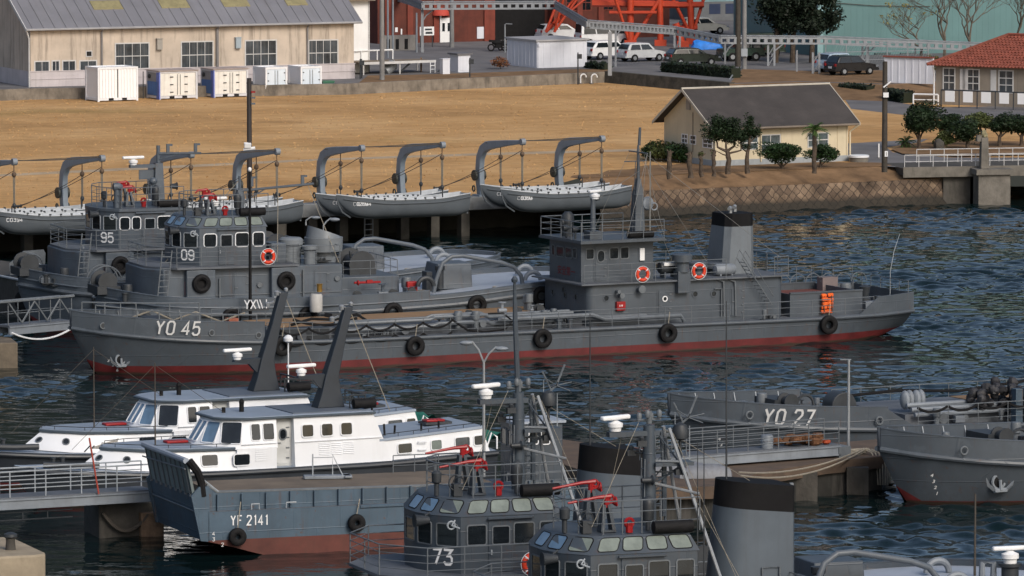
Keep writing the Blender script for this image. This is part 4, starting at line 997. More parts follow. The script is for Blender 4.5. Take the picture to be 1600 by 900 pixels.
dl = ['grey boat davit at the left edge holding the bow of cutter C0394', 'grey boat davit with green winch wheels holding the stern of cutter C0394', 'grey boat davit standing behind the mast of tug 95', 'grey boat davit standing beside the tall field pole', 'grey boat davit holding the bow of cutter C12994', 'grey boat davit holding the stern of cutter C12994', 'grey boat davit holding the bow of cutter C1090', 'grey boat davit holding the stern of cutter C1090, nearest the cream house']
protoD = make_davit(); davs = []
s5, s8 = s_at(511, 308 + 7, GZ), s_at(883, 300, GZ)
qa = math.atan2(QD.y, QD.x)
for i, (px, py, _) in enumerate(dav_px):
    s_ = P.Y(px - 8, 300, .45).x
    D = protoD.e if i == 0 else copy_tree(protoD.e)
    D.location = Q(s_, -.45, GZ + .05); D.rotation_euler = (0, 0, qa); D['label'] = dl[i]; davs.append(s_)
# wires between davit heads
T = Fr('davit_span_wire', 'dark span wires strung between the heads of the boat davits', 'wire', Q(0, 0, GZ), math.degrees(qa))
mb = MB()
for i in range(0, 8, 2): mb.cut(); mb.tube(catenary((davs[i], -4.75, 3.75), (davs[i + 1], -4.75, 3.75), .06), .035, 5)
for i in range(4): mb.cut(); mb.tube([(davs[2 * i + 1] + .05, -4.75, 3.8), (davs[2 * i + 1] - 5.7, -.5, 3.35)], .02, 4)
mb.build('wire', rope_d, T)

greylight2 = paint('pale boat trim', (.46, .49, .52), .5, .15, 2, .2)
boat_hull = paint('grey cutter paint', (.085, .1, .116), .45, .12, .9, .3, (.1, .1, .1))
def make_cutter():
    B = Fr('cutter_boat', 'x', 'boat', (0, 0, 0), 0, 'grey cutters hanging from the davits')
    # origin amidships at keel; bow to -x; 9 m
    L_ = 8.6; n = 26; out = []; inn = []; keel = []
    for i in range(n + 1):
        t = i / n; x = -L_ / 2 + L_ * t
        bw = 1.18 * (max(.0, math.sin(math.pi * min(1, .035 + .965 * (t ** .72) * .66 + .0))) ** .75) if t < .99 else .62
        bw = herm([0, .06, .16, .35, .55, .8, 1], [.04, .36, .72, 1.1, 1.16, .95, .62], t)
        zs = herm([0, .15, .4, .7, 1], [1.48, 1.3, 1.12, 1.12, 1.34], t)
        zk = herm([0, .04, .09, .16, .3, .9, 1], [1.2, .75, .38, .13, .02, .02, .18], t)
        ring = []
        for j in range(13):
            u = j / 12 * 2 - 1; a = abs(u); f = math.sin(a * math.pi / 2) ** .62 if a else 0
            ring.append(V((x, math.copysign(bw * f, u) if a else 0, zk + (zs - zk) * (a ** 2.1))))
        out.append(ring); inn.append([V((p.x * .985, p.y * .955, p.z + (.05 if abs(p.y) < bw * .9 else .0))) for p in ring]); keel.append(V((x, 0, zk)))
    mb = MB(); mb.rings(out, cap=False, closed=False); mb.add(out[-1], [tuple(range(13))]); mb.build('hull', boat_hull, B)
    mb = MB(); mb.rings([r[::-1] for r in inn], cap=False, closed=False); mb.add(inn[-1], [tuple(range(13))[::-1]]); mb.build('inner_lining', paint('pale boat inside', (.42, .45, .48), .6, .15, 2, .3), B)
    mb = MB()
    for sd_ in (0, -1):
        mb.tube([r[sd_] + V((0, 0, .02)) for r in out], .035, 6)
    mb.build('gunwale', greylight2, B)
    mb = MB()
    for sd_ in (0, -1): mb.tube([r[sd_] * 1 + V((0, (-.02 if sd_ == 0 else .02), -.2)) for r in out[1:]], .045, 6)
    mb.tube(keel, .05, 5); mb.tube([V((-4.32, 0, 1.45)), V((-4.2, 0, .9)), V((-3.95, 0, .45)), V((-3.4, 0, .1))], .05, 5); mb.build('rubbing_band', boat_hull, B)
    mb = MB()
    for x in (-2.7, -1.5, -.3, .9, 2.1, 3.1): mb.cut(); b = herm([0, .06, .16, .35, .55, .8, 1], [.04, .36, .72, 1.1, 1.16, .95, .62], (x + 4.3) / 8.6); mb.cbox((x, 0, .9), .26, b * 1.9, .05)
    mb.build('thwart', greylight2, B)
    mb = MB(); rn = random.Random(2)
    for i in range(7):
        for sd_ in (0, -1):
            r = out[6 + i * 2][sd_]; mb.cut(); mb.cbox(r + V((0, 0, .06)), .12, .06, .14)
    mb.build('rowlock', greydark, B)
    mb = MB()
    mb.tube([(-2.9, .2, 1.0), (2.8, .25, 1.05)], .05, 6); mb.cut(); mb.tube([(-2.5, -.15, 1.0), (3.0, -.1, 1.05)], .045, 6); mb.cut(); mb.tube([(-2.2, .05, 1.05), (2.4, .4, 1.08)], .045, 6); mb.build('oar', greylight2, B)
    mb = MB()
    for sx in (-2.9, 2.75): mb.cut(); mb.tube([(sx, 0, .2), (sx, 0, 1.7)], .04, 5)
    mb.build('lifting_hook', greydark, B)
    mb = MB(); mb.cbox((4.4, 0, .55), .1, .06, .9); mb.build('rudder', boat_hull, B)
    return B
protoB = make_cutter(); k = 0
bl = ['grey cutter numbered C0394 hanging at the left edge, front of its pair', 'grey cutter mostly hidden behind cutter C0394', 'grey cutter hanging behind tug 09, pale stern showing right of its mast', 'grey cutter hidden behind the cutter at tug 09, furthest from the water', 'grey cutter numbered C12994 in the middle of the pier', 'grey cutter tucked behind cutter C12994 with letters C0 at its bow', 'grey cutter numbered C1090 hanging nearest the cream house', 'grey cutter tucked behind cutter C1090']
nums = ['C0394', 'C0', '', '', 'C12994', 'C0', 'C1090', 'C12']
for pr in range(4):
    for row, oo in enumerate((5.15, 2.45)):
        B = protoB.e if k == 0 else copy_tree(protoB.e)
        B.location = Q((davs[2 * pr] + davs[2 * pr + 1]) / 2 + (.15 if pr % 2 else -.05) - (.25 if pr == 1 else 0), oo - .42, 1.72 + .04 * math.sin(k * 2.1)); B.rotation_euler = (R(.6 * math.sin(k)), R(.5 * math.cos(k * 1.7)), qa + R(.8 * math.sin(k * 3)))
        B['label'] = bl[k]
        if nums[k]:
            def yb(u, v):
                t = (u + 4.3) / 8.6; bw = herm([0, .06, .16, .35, .55, .8, 1], [.04, .36, .72, 1.1, 1.16, .95, .62], t); zs = herm([0, .15, .4, .7, 1], [1.48, 1.3, 1.12, 1.12, 1.34], t); zk = herm([0, .04, .09, .16, .3, .9, 1], [1.2, .75, .38, .13, .02, .02, .18], t)
                a = (max(0, (v - zk) / (zs - zk))) ** (1 / 2.1); return -bw * (math.sin(a * math.pi / 2) ** .62) - .012
            strokes(B, nums[k], lambda u, v: V((-3.45 + u, yb(-3.45 + u, .84 + v), .84 + v)), .2, boatwhite, 'boat_number', wd=.6, t=.16, gap=.3)
        k += 1
# ------------------------------------------------------------------ behind the lawn
def foliage(mb, c, rx, ry, rz, n, s, seed, inner=.35, lob=0, flat=.0):
    """leaf tufts spread through an uneven volume"""
    rn = random.Random(seed); c = V(c)
    lobes = [(V((rn.gauss(0, 1), rn.gauss(0, 1), rn.gauss(0, .8))).normalized(), rn.uniform(.3, 1.35)) for _ in range(lob or 12)]
    k = 0
    while k < n:
        d = V((rn.gauss(0, 1), rn.gauss(0, 1), rn.gauss(0, 1))).normalized()
        m = .66
        for ld, lr in lobes:
            q = d.dot(ld)
            if q > .55: m = m + (lr - .66) * (q - .55) / .45 * .8
        if rn.random() < .12 and not lob: continue
        r = m * (inner + (1 - inner) * rn.random() ** .45)
        p = c + V((d.x * rx * r, d.y * ry * r, d.z * rz * r))
        t = V((rn.gauss(0, 1), rn.gauss(0, 1), rn.gauss(0, .6))).normalized(); b = t.cross(d + V((rn.gauss(0, .5), rn.gauss(0, .5), rn.gauss(0, .5))))
        if b.length < .1: continue
        b.normalize(); z = s * rn.uniform(.6, 1.3)
        mb.add([p - t * z, p + b * z * .45, p + t * z, p - b * z * .45], [(0, 1, 2, 3)]); k += 1
    return mb
def leafmat(name, c, v=.5):
    if name in MATS: return MATS[name]
    m, N, L, B = nodes(name); g = N.new('ShaderNodeNewGeometry'); tc = N.new('ShaderNodeTexCoord')
    nz = N.new('ShaderNodeTexNoise'); nz.inputs['Scale'].default_value = 1.3; nz.inputs['Detail'].default_value = 3; L.new(tc.outputs['Object'], nz.inputs[0])
    ad = N.new('ShaderNodeMath'); ad.operation = 'MULTIPLY_ADD'; L.new(g.outputs['Random Per Island'], ad.inputs[0]); ad.inputs[1].default_value = .5; L.new(nz.outputs['Fac'], ad.inputs[2])
    r = N.new('ShaderNodeValToRGB'); e = r.color_ramp.elements; e[0].position = .4; e[1].position = 1.0; c = V(c)
    e[0].color = (*(c * (1 - v)), 1); e[1].color = (*(c * (1 + v)), 1); L.new(ad.outputs[0], r.inputs[0]); L.new(r.outputs[0], B.inputs['Base Color'])
    B.inputs['Roughness'].default_value = .6; B.inputs['Specular IOR Level'].default_value = .25
    MATS[name] = m; return m
pine_l = leafmat('dark pine needles', (.011, .023, .008)); bush_l = leafmat('clipped bush leaves', (.015, .036, .01)); olive_l = leafmat('olive shrub leaves', (.06, .075, .025)); palm_l = leafmat('palm leaves', (.045, .09, .02)); conif_l = leafmat('black green conifer', (.009, .016, .009)); dry_l = leafmat('yellowing leaves', (.2, .17, .05))
bark = paint('grey brown bark', (.09, .07, .055), .9, .4, 4, .5, bump=.6, bscale=12, spec=.1)
def limb(mb, a, b, r0, r1, wob=.1, n=5, rn=rnd):
    a, b = V(a), V(b); L_ = (b - a).length
    pts = [a.lerp(b, i / n) + V((rn.gauss(0, wob), rn.gauss(0, wob), 0)) * (L_ * .25 if 0 < i < n else 0) for i in range(n + 1)]
    mb.tube(pts, [r0 + (r1 - r0) * i / n for i in range(n + 1)], 7); return pts

# --- warehouse
cl_mat = paint('weathered cream cladding', (.5, .425, .35), .8, .16, .5, .95, (.1, .085, .07), sscale=(1.6, 1.6, .12), bump=.1, bscale=3)
lav = paint('pale lavender base cladding', (.5, .46, .47), .8, .1, .8, .4, (.25, .22, .2))
roof_g = paint('grey blue metal roof', (.2, .2, .22), .55, .12, .3, .5, (.15, .14, .135), sscale=(1.5, .12, .12), metal=.1)
a, b = G(48, 136, YZ), G(553, 122.5, YZ); wy = math.degrees(math.atan2(b.y - a.y, b.x - a.x)); WL = (b - a).length
W = Fr('warehouse', 'long cream clad warehouse with grey metal roof behind the lawn', 'warehouse', a, wy)
WD, WE = 13.0, W.Y(48, 42, 0).z
rise = 3.6
mb = MB(); mb.xprism([(0, 1.15), (WD, 1.15), (WD, WE), (WD / 2, WE + rise), (0, WE)], 0, WL); mb.build('wall', cl_mat, W)
mb = MB(); mb.box(-.05, WL + .05, -.06, WD + .05, 0, 1.15); mb.build('base_wall', lav, W)
mb = MB()
for z in (.55, 1.13): mb.box(-.1, WL + .1, -.1, 0, z, z + .06)
mb.build('base_band', lav, W)
mb = MB(); sl = rise / (WD / 2)
for sg in (1, -1):
    y0, y1 = (-.45, WD / 2) if sg > 0 else (WD + .45, WD / 2)
    z0_, z1_ = WE - .45 * sl, WE + rise
    mb.rings([[V((x, y0, z0_)), V((x, y1, z1_)), V((x, y1, z1_ + .14)), V((x, y0, z0_ + .14))] for x in (-.5, WL + .5)])
ro = mb.build('roof', roof_g, W)
ym = paint('yellowed skylight sheet', (.26, .23, .12), .6, .2, 2, .4)
for x0p, x1p in ((142, 188), (248, 292), (345, 386), (444, 476)):
    t0, t1 = W.Y((x0p + x1p) / 2, 13, 2.4), W.Y((x0p + x1p) / 2, 3, 3.8)
    xa = W.Y(x0p, 10, 2.4).x; xb = W.Y(x1p, 10, 2.4).x; zz = lambda y: WE + y * sl + .145
    mb = MB(); mb.rings([[V((x, 1.7, zz(1.7))), V((x, 2.75, zz(2.75))), V((x, 2.75, zz(2.75) + .05)), V((x, 1.7, zz(1.7) + .05))] for x in (xa, xb)]); mb.build('skylight', ym, ro)
mb = MB()
for x in np.arange(0, WL, .9): mb.rings([[V((x, -.44, WE - .44 * sl + .15)), V((x, 6.4, WE + 6.4 * sl + .15)), V((x, 6.4, WE + 6.4 * sl + .19)), V((x, -.44, WE - .44 * sl + .19))], [V((x + .05, -.44, WE - .44 * sl + .15)), V((x + .05, 6.4, WE + 6.4 * sl + .15)), V((x + .05, 6.4, WE + 6.4 * sl + .19)), V((x + .05, -.44, WE - .44 * sl + .19))]])
mb.build('standing_seam', roof_g, ro)
mb = MB(); mb.tube([(-.5, -.5, WE - .2), (WL + .5, -.5, WE - .2)], .09, 6); mb.build('gutter', paint('pale gutter', (.3, .3, .31), .6), W)
pw = paint('faded white frame', (.5, .5, .5), .7, .1, 3); curt = paint('dark curtained glass', (.045, .055, .065), .15, .6, .8, .9, (.16, .16, .16), sscale=(7, 7, .05))
for bx in ((181, 69, 232, 106), (284, 66.5, 332, 105), (384, 64.5, 431, 104), (483, 64, 527, 101)):
    a_, b_ = W.Y(bx[0], bx[1], 0), W.Y(bx[2], bx[3], 0)
    window(W, ((a_.x + b_.x) / 2, 0, (a_.z + b_.z) / 2), ux, vz, b_.x - a_.x, a_.z - b_.z, pw, curt, fw=.09, bars=(3, 1))
for bx in ((55, 97, 76, 113), (82, 96, 92, 112), (98.5, 96, 117, 111), (125.5, 96, 150, 110)):
    a_, b_ = W.Y(bx[0], bx[1], 0), W.Y(bx[2], bx[3], 0)
    window(W, ((a_.x + b_.x) / 2, 0, (a_.z + b_.z) / 2), ux, vz, b_.x - a_.x, a_.z - b_.z, pw, curt, fw=.09, bars=(1, 0))
a_ = W.Y(139, 84, 0); window(W, a_, ux, vz, .4, .35, pw, dark_glass, fw=.06)
mb = MB()
for px, w_ in ((159, .07), (339.5, .11), (480.5, .06)):
    x = W.Y(px, 80, -.1).x; mb.cut(); mb.tube([(x, -.5, WE - .2), (x, -.14, WE - .5), (x, -.14, .1)], w_, 6)
mb.build('downpipe', paint('grey downpipe', (.2, .19, .19), .6), W)
mb = MB(); mb.tube([(-.45, -.4, WE - .2), (-.15, -.1, WE - .9), (-.15, -.1, -.6)], .07, 6); mb.build('downpipe', pw, W)
for px, py, c_ in ((248, 69, (.3, .28, .25)), (371, 67, (.3, .36, .4))):
    q = W.Y(px, py, 0); mb = MB(); mb.cbox(q + V((0, -.14, 0)), .42, .28, .8); mb.cbox(q + V((0, -.14, .42)), .5, .34, .05); mb.build('meter_box', paint('meter box %d' % px, c_, .6), W)
mb = MB(); mb.rings([[V((-.52, y, z)), V((-.52, y, z + .25)), V((-.46, y, z + .25)), V((-.46, y, z))] for y, z in ((-.45, WE - .45 * sl - .1), (WD / 2, WE + rise - .1))]); mb.build('barge_board', pw, W)
# sheds and buildings to its right
tallw = Fr('white_building', 'tall plain white building right of the long warehouse', 'building', G(556, 116, YZ) + V((.1, 1.2, 0)), wy)
mb = MB(); mb.box(-2, 1.25, .8, 12, 0, 9); mb.build('wall', white, tallw); mb = MB(); mb.box(-4.2, 1.6, .2, 12.4, 5.6, 6.2); mb.box(-2.1, 1.35, .7, 12.1, 9, 9.3); mb.build('cornice', paint('brown eaves', (.2, .17, .13), .8, .3, 2, .6), tallw)
mb = MB(); mb.cbox((1.28, .8, 3), .1, .12, 6); mb.build('downpipe', pw, tallw)
# --- containers
def container(lab, px0, px1, py0, hgt, dep, m_front, m_side, kind, group):
    o = G(px0, py0, GZ); T = Fr('shipping_container', lab, 'container', o, 28, group)
    Lc = T.Y(px1, py0 - 3, 0).x
    mb = MB(); mb.box(.06, Lc - .06, .06, dep - .06, .14, hgt - .05); mb.build('box', m_side, T)
    fm = boatwhite if kind != 'blue' else paint('container blue white frame', (.55, .56, .6), .5)
    mb = MB()
    for x in (0, Lc - .14):
        for y in (0, dep - .14): mb.box(x, x + .14, y, y + .14, 0, hgt)
    for y in (.002, dep - .132): mb.box(.14, Lc - .14, y, y + .13, .08, .26); mb.box(.14, Lc - .14, y, y + .13, hgt - .15, hgt)
    for x in (.002, Lc - .132): mb.box(x, x + .13, .14, dep - .14, .08, .26); mb.box(x, x + .13, .14, dep - .14, hgt - .15, hgt)
    mb.build('frame', fm, T)
    mb = MB()
    nd = 2
    if kind == 'corrugated':
        for d0, d1 in ((.16, Lc / 2 - .03), (Lc / 2 + .03, Lc - .16)):
            n = 6
            for i in range(n):
                xa = d0 + (d1 - d0) * i / n; xb = d0 + (d1 - d0) * (i + .55) / n
                mb.box(xa, xb, .0, .06, .28, hgt - .17)
        mb.build('door', m_front, T); mb = MB(); mb.box(Lc / 2 - .04, Lc / 2 + .04, .03, .059, .28, hgt - .17); mb.build('door_gap', greydark, T)
    else:
        a0, a1 = ((.3, .72) if kind == 'blue' else (.16 / Lc, 1 - .16 / Lc))
        mb.box(.16, Lc - .16, .035, .055, .28, hgt - .17); mb.build('front_panel', m_front, T)
        for k in range(2):
            xa = Lc * (a0 + (a1 - a0) * k / 2) + .015; xb = Lc * (a0 + (a1 - a0) * (k + 1) / 2) - .015
            m2 = MB(); m2.box(xa, xb, .012, .034, .3, hgt - .2); o2 = m2.build('door', m_front, T)
            m3 = MB()
            xh = xa + .06 if k == 0 else xb - .06
            for t in (.15, .5, .85): m3.cbox((xh, -.01, .3 + (hgt - .5) * t), .26 if kind == 'blue' else .1, .03, .07)
            m3.tube([((xb - .1) if k == 0 else (xa + .1), -.01, .35), ((xb - .1) if k == 0 else (xa + .1), -.01, hgt - .25)], .02, 5); m3.build('door_hinge', greydark, o2)
    if kind == 'blue':
        mb = MB(); mb.box(-.012, .0, .3, dep - .2, .3, hgt * .62); mb.build('side_panel', paint('container blue', (.06, .16, .42), .5, .15, 2), T)
        mb = MB(); mb.box(-.012, .07, -.012, .0, .02, hgt); mb.box(-.012, -.001, .0, .5, .02, hgt - .1); mb.build('corner_strip', paint('container violet blue', (.12, .17, .5), .5, .1, 2), T)
        mb = MB(); mb.box(-.1, Lc + .1, -.1, dep + .1, hgt, hgt + .05); mb.build('roof_sheet', paint('pinkish roof sheet', (.36, .3, .28), .7, .2, 2), T)
        mb = MB(); mb.lathe((-.1, dep - .5, hgt - .45), [(.05, 0), (.16, .06), (.16, .2), (.05, .26)], 12, 'x'); mb.tube([(-.35, dep - .2, 0), (-.35, dep - .2, hgt - .1)], .04, 5); mb.build('lamp_post', greydark, T)
    mb = MB()
    for t in (.33, .66): mb.box(Lc * t - .2, Lc * t + .2, -.008, .01, .09, .25)
    mb.build('fork_pocket', black, T)
cw = paint('bright white container paint', (.83, .83, .84), .5, .03, 1, .08, (.5, .45, .4)); cb = paint('beige container panel', (.7, .69, .65), .6, .08, 2, .5, (.3, .27, .22)); cbl = paint('pale blue white panel', (.6, .68, .76), .5, .06, 1.5, .25, (.4, .45, .5))
container('bright white corrugated container, leftmost of the row before the warehouse', 153, 216, 159.3, 2.55, 2.3, cw, cw, 'corrugated', 'containers in front of the warehouse')
container('beige doored container with blue corner beside the white corrugated one', 249, 309, 156, 2.12, 2.3, cb, paint('grey container side', (.3, .3, .3), .6), 'blue', 'containers in front of the warehouse')
container('beige doored container with blue corner behind the tall field pole', 334, 388, 153, 2.12, 2.3, cb, paint('grey container side', (.3, .3, .3), .6), 'blue', 'containers in front of the warehouse')
container('pale blue white container just right of the tall field pole', 415, 449, 150, 2.15, 2.2, cbl, cw, 'plain', 'containers in front of the warehouse')
container('pale blue white container at the right end of the row by the green bin', 470, 503, 148.5, 2.15, 2.2, cbl, cw, 'plain', 'containers in front of the warehouse')
T = Fr('green_bin', 'small green steel bin beside the last pale blue container', 'bin', G(505, 147, GZ), 28); mb = MB(); mb.box(0, .95, 0, .8, 0, .92); mb.build('box', paint('bin green', (.03, .12, .07), .6), T); mb = MB(); mb.box(-.03, .98, -.03, .83, .92, .98); mb.build('lid', paint('bin green lid', (.05, .16, .1), .6), T)
# --- white sheds
def shed(name, lab, px0, pxc, px1, pyc, hgt, m, roofm, z=YZ, yaw=29, rows=True):
    o = G(pxc, pyc, z); T = Fr(name, lab, 'shed', o, yaw); Lx = T.Y(px1, pyc, 0).x; Ly = T.X(px0, pyc, 0).y
    mb = MB(); mb.box(0, Lx, 0, Ly, 0, hgt); mb.build('wall', m, T)
    mb = MB()
    for x in np.arange(.0, Lx, .6): mb.box(x, x + .04, -.02, 0, .1, hgt - .02)
    for y in np.arange(.0, Ly, .6): mb.box(-.02, 0, y, y + .04, .1, hgt - .02)
    if rows: mb.build('panel_joint', m, T)
    mb = MB(); mb.box(-.15, Lx + .15, -.15, Ly + .15, hgt, hgt + .12); mb.build('roof', roofm, T)
    return T, Lx, Ly
shedw = paint('cool white shed panels', (.62, .64, .7), .5, .05, 1, .12); shedr = paint('pale grey shed roof', (.36, .36, .37), .6, .08, .6, .2)
T, Lx, Ly = shed('storage_shed', 'white flat roofed shed standing on the retaining wall terrace', 792, 839, 917, 106.5, 2.1, shedw, shedr)
mb = MB(); mb.tube([(.1, -.04, 0), (.1, -.04, 2.1)], .05, 5); mb.tube([(.1, -.1, 1.7), (.1, -.1, 1.95)], .1, 6); mb.build('downpipe', shedw, T)
T, Lx, Ly = shed('switch_hut', 'tiny white hut with a dark flat roof beside a white cabinet', 703, 716, 735, 113, 1.35, shedw, paint('dark slate slab', (.13, .13, .14), .6), rows=False)
mb = MB(); mb.box(.15, Lx - .15, -.03, 0, .15, 1.2); mb.build('door', shedw, T)
T = Fr('white_cabinet', 'narrow white cabinet left of the tiny dark roofed hut', 'cabinet', G(692, 116, YZ), 29); mb = MB(); mb.box(0, .62, 0, .5, 0, 1.15); mb.build('box', shedw, T); mb = MB(); mb.box(-.03, .65, -.03, .53, 1.15, 1.2); mb.build('lid', shedw, T)
# --- platform with white legs and rails
T = Fr('loading_platform', 'timber loading platform on white legs with a white ladder', 'platform', G(640, 115, YZ), 29)
xa, xb = T.Y(568, 112, 0).x, T.Y(681, 112, 0).x
mb = MB(); mb.box(xa, xb, 0, 3.0, .82, .95); mb.build('deck', paint('old platform boards', (.19, .15, .11), .85, .3, 1.5, .5), T)
mb = MB()
for x in (xa, (xa + xb) / 2, xb - .1):
    for y in (.05, 2.9): mb.cut(); mb.box(x, x + .09, y, y + .09, 0, .82)
mb.build('leg', pw, T); mb = MB(); mb.box(xa, xb, -.03, 0, .8, 1.0); mb.build('edge_board', pw, T)
mb = MB(); ladder(mb, (2.0, -.06, 0), (2.0, -.06, .85), (.4, 0, 0), .25, .04); mb.build('ladder', white, T)
mb = MB(); mb.rail([(xa, 2.95, .95), (xa + (xb - xa) * .65, 2.95, .95)], .75, 1, 1.4, r=.045); mb.build('rail', white, T)
mb = MB(); mb.tube([(.2, .3, .8), (-.6, .6, 0)], .07, 6); mb.cut(); mb.tube([(3.6, .3, .8), (2.8, .6, 0)], .06, 6); mb.build('brace', greydark, T)
T = Fr('steel_drum', 'leaning pale steel drum under the loading platform', 'drum', T.W((-1.3, .8, .1)), 29); mb = MB(); mb.tube([(-.5, 0, .05), (.4, .3, .55)], [.4, .45], 14); mb.build('barrel', steel, T); mb = MB(); mb.torus((.42, .31, .56), .42, .03, 'x', 14, 4); mb.build('rim', steel, T)
# --- brick building
brick = paint('dark red brick', (.115, .032, .022), .85, .25, 1.2, .6, (.05, .02, .016), sscale=(1.2, 1.2, .2)); brick_l = paint('bright red brick', (.19, .045, .03), .85, .2, 1.2, .5, (.08, .03, .02))
o = G(612, 68, YZ); BK = Fr('brick_building', 'dark red brick workshop behind the grey pipe gantry', 'building', o, 24)
xw = lambda px, y=0: BK.Y(px, 50, y).x
x0_, x1_ = xw(590), xw(1046)
mb = MB(); mb.box(x0_, xw(770), 0, 20, 0, 12); mb.box(xw(865), x1_, 0, 20, 0, 12); mb.box(xw(770), xw(865), 1.2, 20, 0, 12); mb.build('wall', brick, BK)
mb = MB(); mb.box(xw(775), xw(860), 1.15, 1.2, 0, 5.5); mb.build('dark_doorway', black, BK)
mb = MB()
for px in (605, 640, 681, 760, 768, 868, 905, 938): mb.cut(); mb.box(xw(px) - .25, xw(px) + .25, -.18, 0, 0, 11.8)
mb.build('pilaster', brick_l, BK)
a_, b_ = BK.Y(688, 28, 0), BK.Y(705, 60, 0); mb = MB(); mb.box(a_.x, b_.x, -.08, 0, 0, a_.z); o2 = mb.build('door', white, BK)
for k in range(2):
    cx_ = a_.x + (b_.x - a_.x) * (.25 + .5 * k); window(o2, (cx_, -.085, a_.z * .62), ux, vz, .25, .7, white, dark_glass, fw=.03)
mb = MB()
for k in range(2): mb.cut(); mb.box(a_.x - .12 + k * (b_.x - a_.x + .1), a_.x + k * (b_.x - a_.x + .1), -.25, -.085, 0, a_.z + .2)
mb.build('door_post', white, BK)
mb = MB(); c_ = BK.Y(688, 22, 0); mb.lathe((c_.x, -.02, c_.z - .1), [(.75, 0), (.7, .3), (.5, .55), (.05, .7)], 14); mb.build('awning', paint('red awning cloth', (.45, .06, .04), .7, .15, 4), BK)
for bx, mm in (((745, 42, 760, 60), shedw), ((617, 43, 621, 50), white), ((626, 45, 628, 54), white)):
    a_, b_ = BK.Y(bx[0], bx[1], 0), BK.Y(bx[2], bx[3], 0); mb = MB(); mb.box(a_.x, b_.x, -.06, 0, b_.z, a_.z); mb.build('wall_panel', mm, BK)
for px in (893, 915, 950): 
    for zz in (3.4,): window(BK, (xw(px), 0, zz), ux, vz, .9, 1.9, brick_l, dark_glass, fw=.08, bars=(1, 2))
mb = MB(); mb.box(x0_, x1_, -.1, -.001, 5.9, 6.1); mb.build('string_course', brick_l, BK)
T = Fr('notice_board', 'white notice board on two posts before the brick workshop', 'notice board', G(667, 74, YZ), 24); q0, q1 = T.Y(656, 42, 0), T.Y(678, 55, 0)
mb = MB(); mb.box(q0.x, q1.x, -.04, .04, q1.z, q0.z); mb.build('board', white, T, label=None); mb = MB(); mb.box(q0.x + .5, q1.x - .15, -.05, -.041, q1.z + .12, q1.z + .3); mb.box(q0.x + .45, q1.x - .2, -.05, -.041, q0.z - .3, q0.z - .15); mb.build('dark_print', greydark, T)
mb = MB()
for x in (q0.x + .1, q1.x - .1): mb.cut(); mb.box(x - .04, x + .04, .041, .1, 0, q0.z)
mb.build('post', greydark, T)
T = Fr('grey_wall', 'low grey wall with dark openings left of the notice board', 'wall', G(600, 79.5, YZ), 24); xe = T.Y(650, 78, 0).x
mb = MB(); mb.box(0, xe, 0, .4, 0, 1.25); mb.build('wall', paint('grey wall render', (.21, .2, .19), .85, .15, 1.2, .4), T); mb = MB()
for t in (.08, .36, .64): mb.cut(); mb.box(xe * t, xe * t + .3, -.02, 0, .1, .95)
mb.build('opening', black, T)
T = Fr('planter_strip', 'low green and yellow verge at the foot of the brick wall', 'planter', G(674, 66, YZ), 24); mb = MB(); mb.box(0, T.Y(725, 63, 0).x, 0, .7, 0, .25); mb.build('kerb', concrete, T); mb = MB()
for i in range(9): foliage(mb, (.3 + i * .33, .35, .3), .3, .3, .16, 26, .12, i)
mb.build('greenery', leafmat('bright verge leaves', (.12, .16, .03)), T)
# --- white and teal building beyond the cranes
T = Fr('harbour_hall', 'white roofed teal hall far behind the orange crane', 'building', G(1085, 33, YZ), 24)
mb = MB(); L2 = T.Y(1200, 30, 0).x; mb.box(0, L2, 0, 12, 0, 1.7); mb.build('wall', paint('grey lower wall', (.13, .14, .15), .8, .2, 1), T); mb = MB(); mb.box(0, L2, .3, 12, 1.7, 3.4); mb.build('upper_wall', paint('pale teal sheeting', (.2, .34, .37), .6, .12, .6, .3), T)
mb = MB(); mb.rings([[V((x, -.6, 2.6)), V((x, 4, 5)), V((x, 4, 5.1)), V((x, -.6, 2.7))] for x in (-.5, L2 * .55)]); mb.build('roof', white, T)
mb = MB()
for t in (.2, .42): mb.cut(); mb.box(L2 * t, L2 * t + 1.1, -.03, 0, .6, 1.5)
mb.build('window', paint('blue dark pane', (.03, .045, .09), .2), T)
# --- teal warehouse on the right
teal = paint('teal sheet cladding', (.105, .205, .21), .55, .1, .25, .3, (.1, .17, .17), sscale=(.4, .4, .05))
T = Fr('teal_warehouse', 'huge plain teal clad warehouse behind the bare trees', 'warehouse', G(1281, 88, YZ), 24)
mb = MB(); mb.box(0, 30, 0, 16, 0, 14); mb.build('wall', teal, T); mb = MB(); mb.box(-.25, .25, -.08, 0, 0, 14); mb.build('corner_trim', paint('pale teal trim', (.22, .36, .38), .5), T)
mb = MB()
for x in np.arange(.6, 30, .55): mb.box(x, x + .05, -.012, 0, .3, 14)
mb.build('cladding_rib', teal, T); mb = MB(); mb.tube([(.3, -.12, 4.4), (5, -.12, 4.0), (10, -.12, 3.85)], .03, 4); mb.build('cable', rope_d, T)
mb = MB()
for px in (1378, 1418): q = T.Y(px, 89, 0); mb.cut(); mb.box(q.x - .7, q.x + .7, -.2, 0, q.z - .35, q.z + .35)
mb.build('louvre', paint('dark louvre', (.06, .1, .1), .6), T)
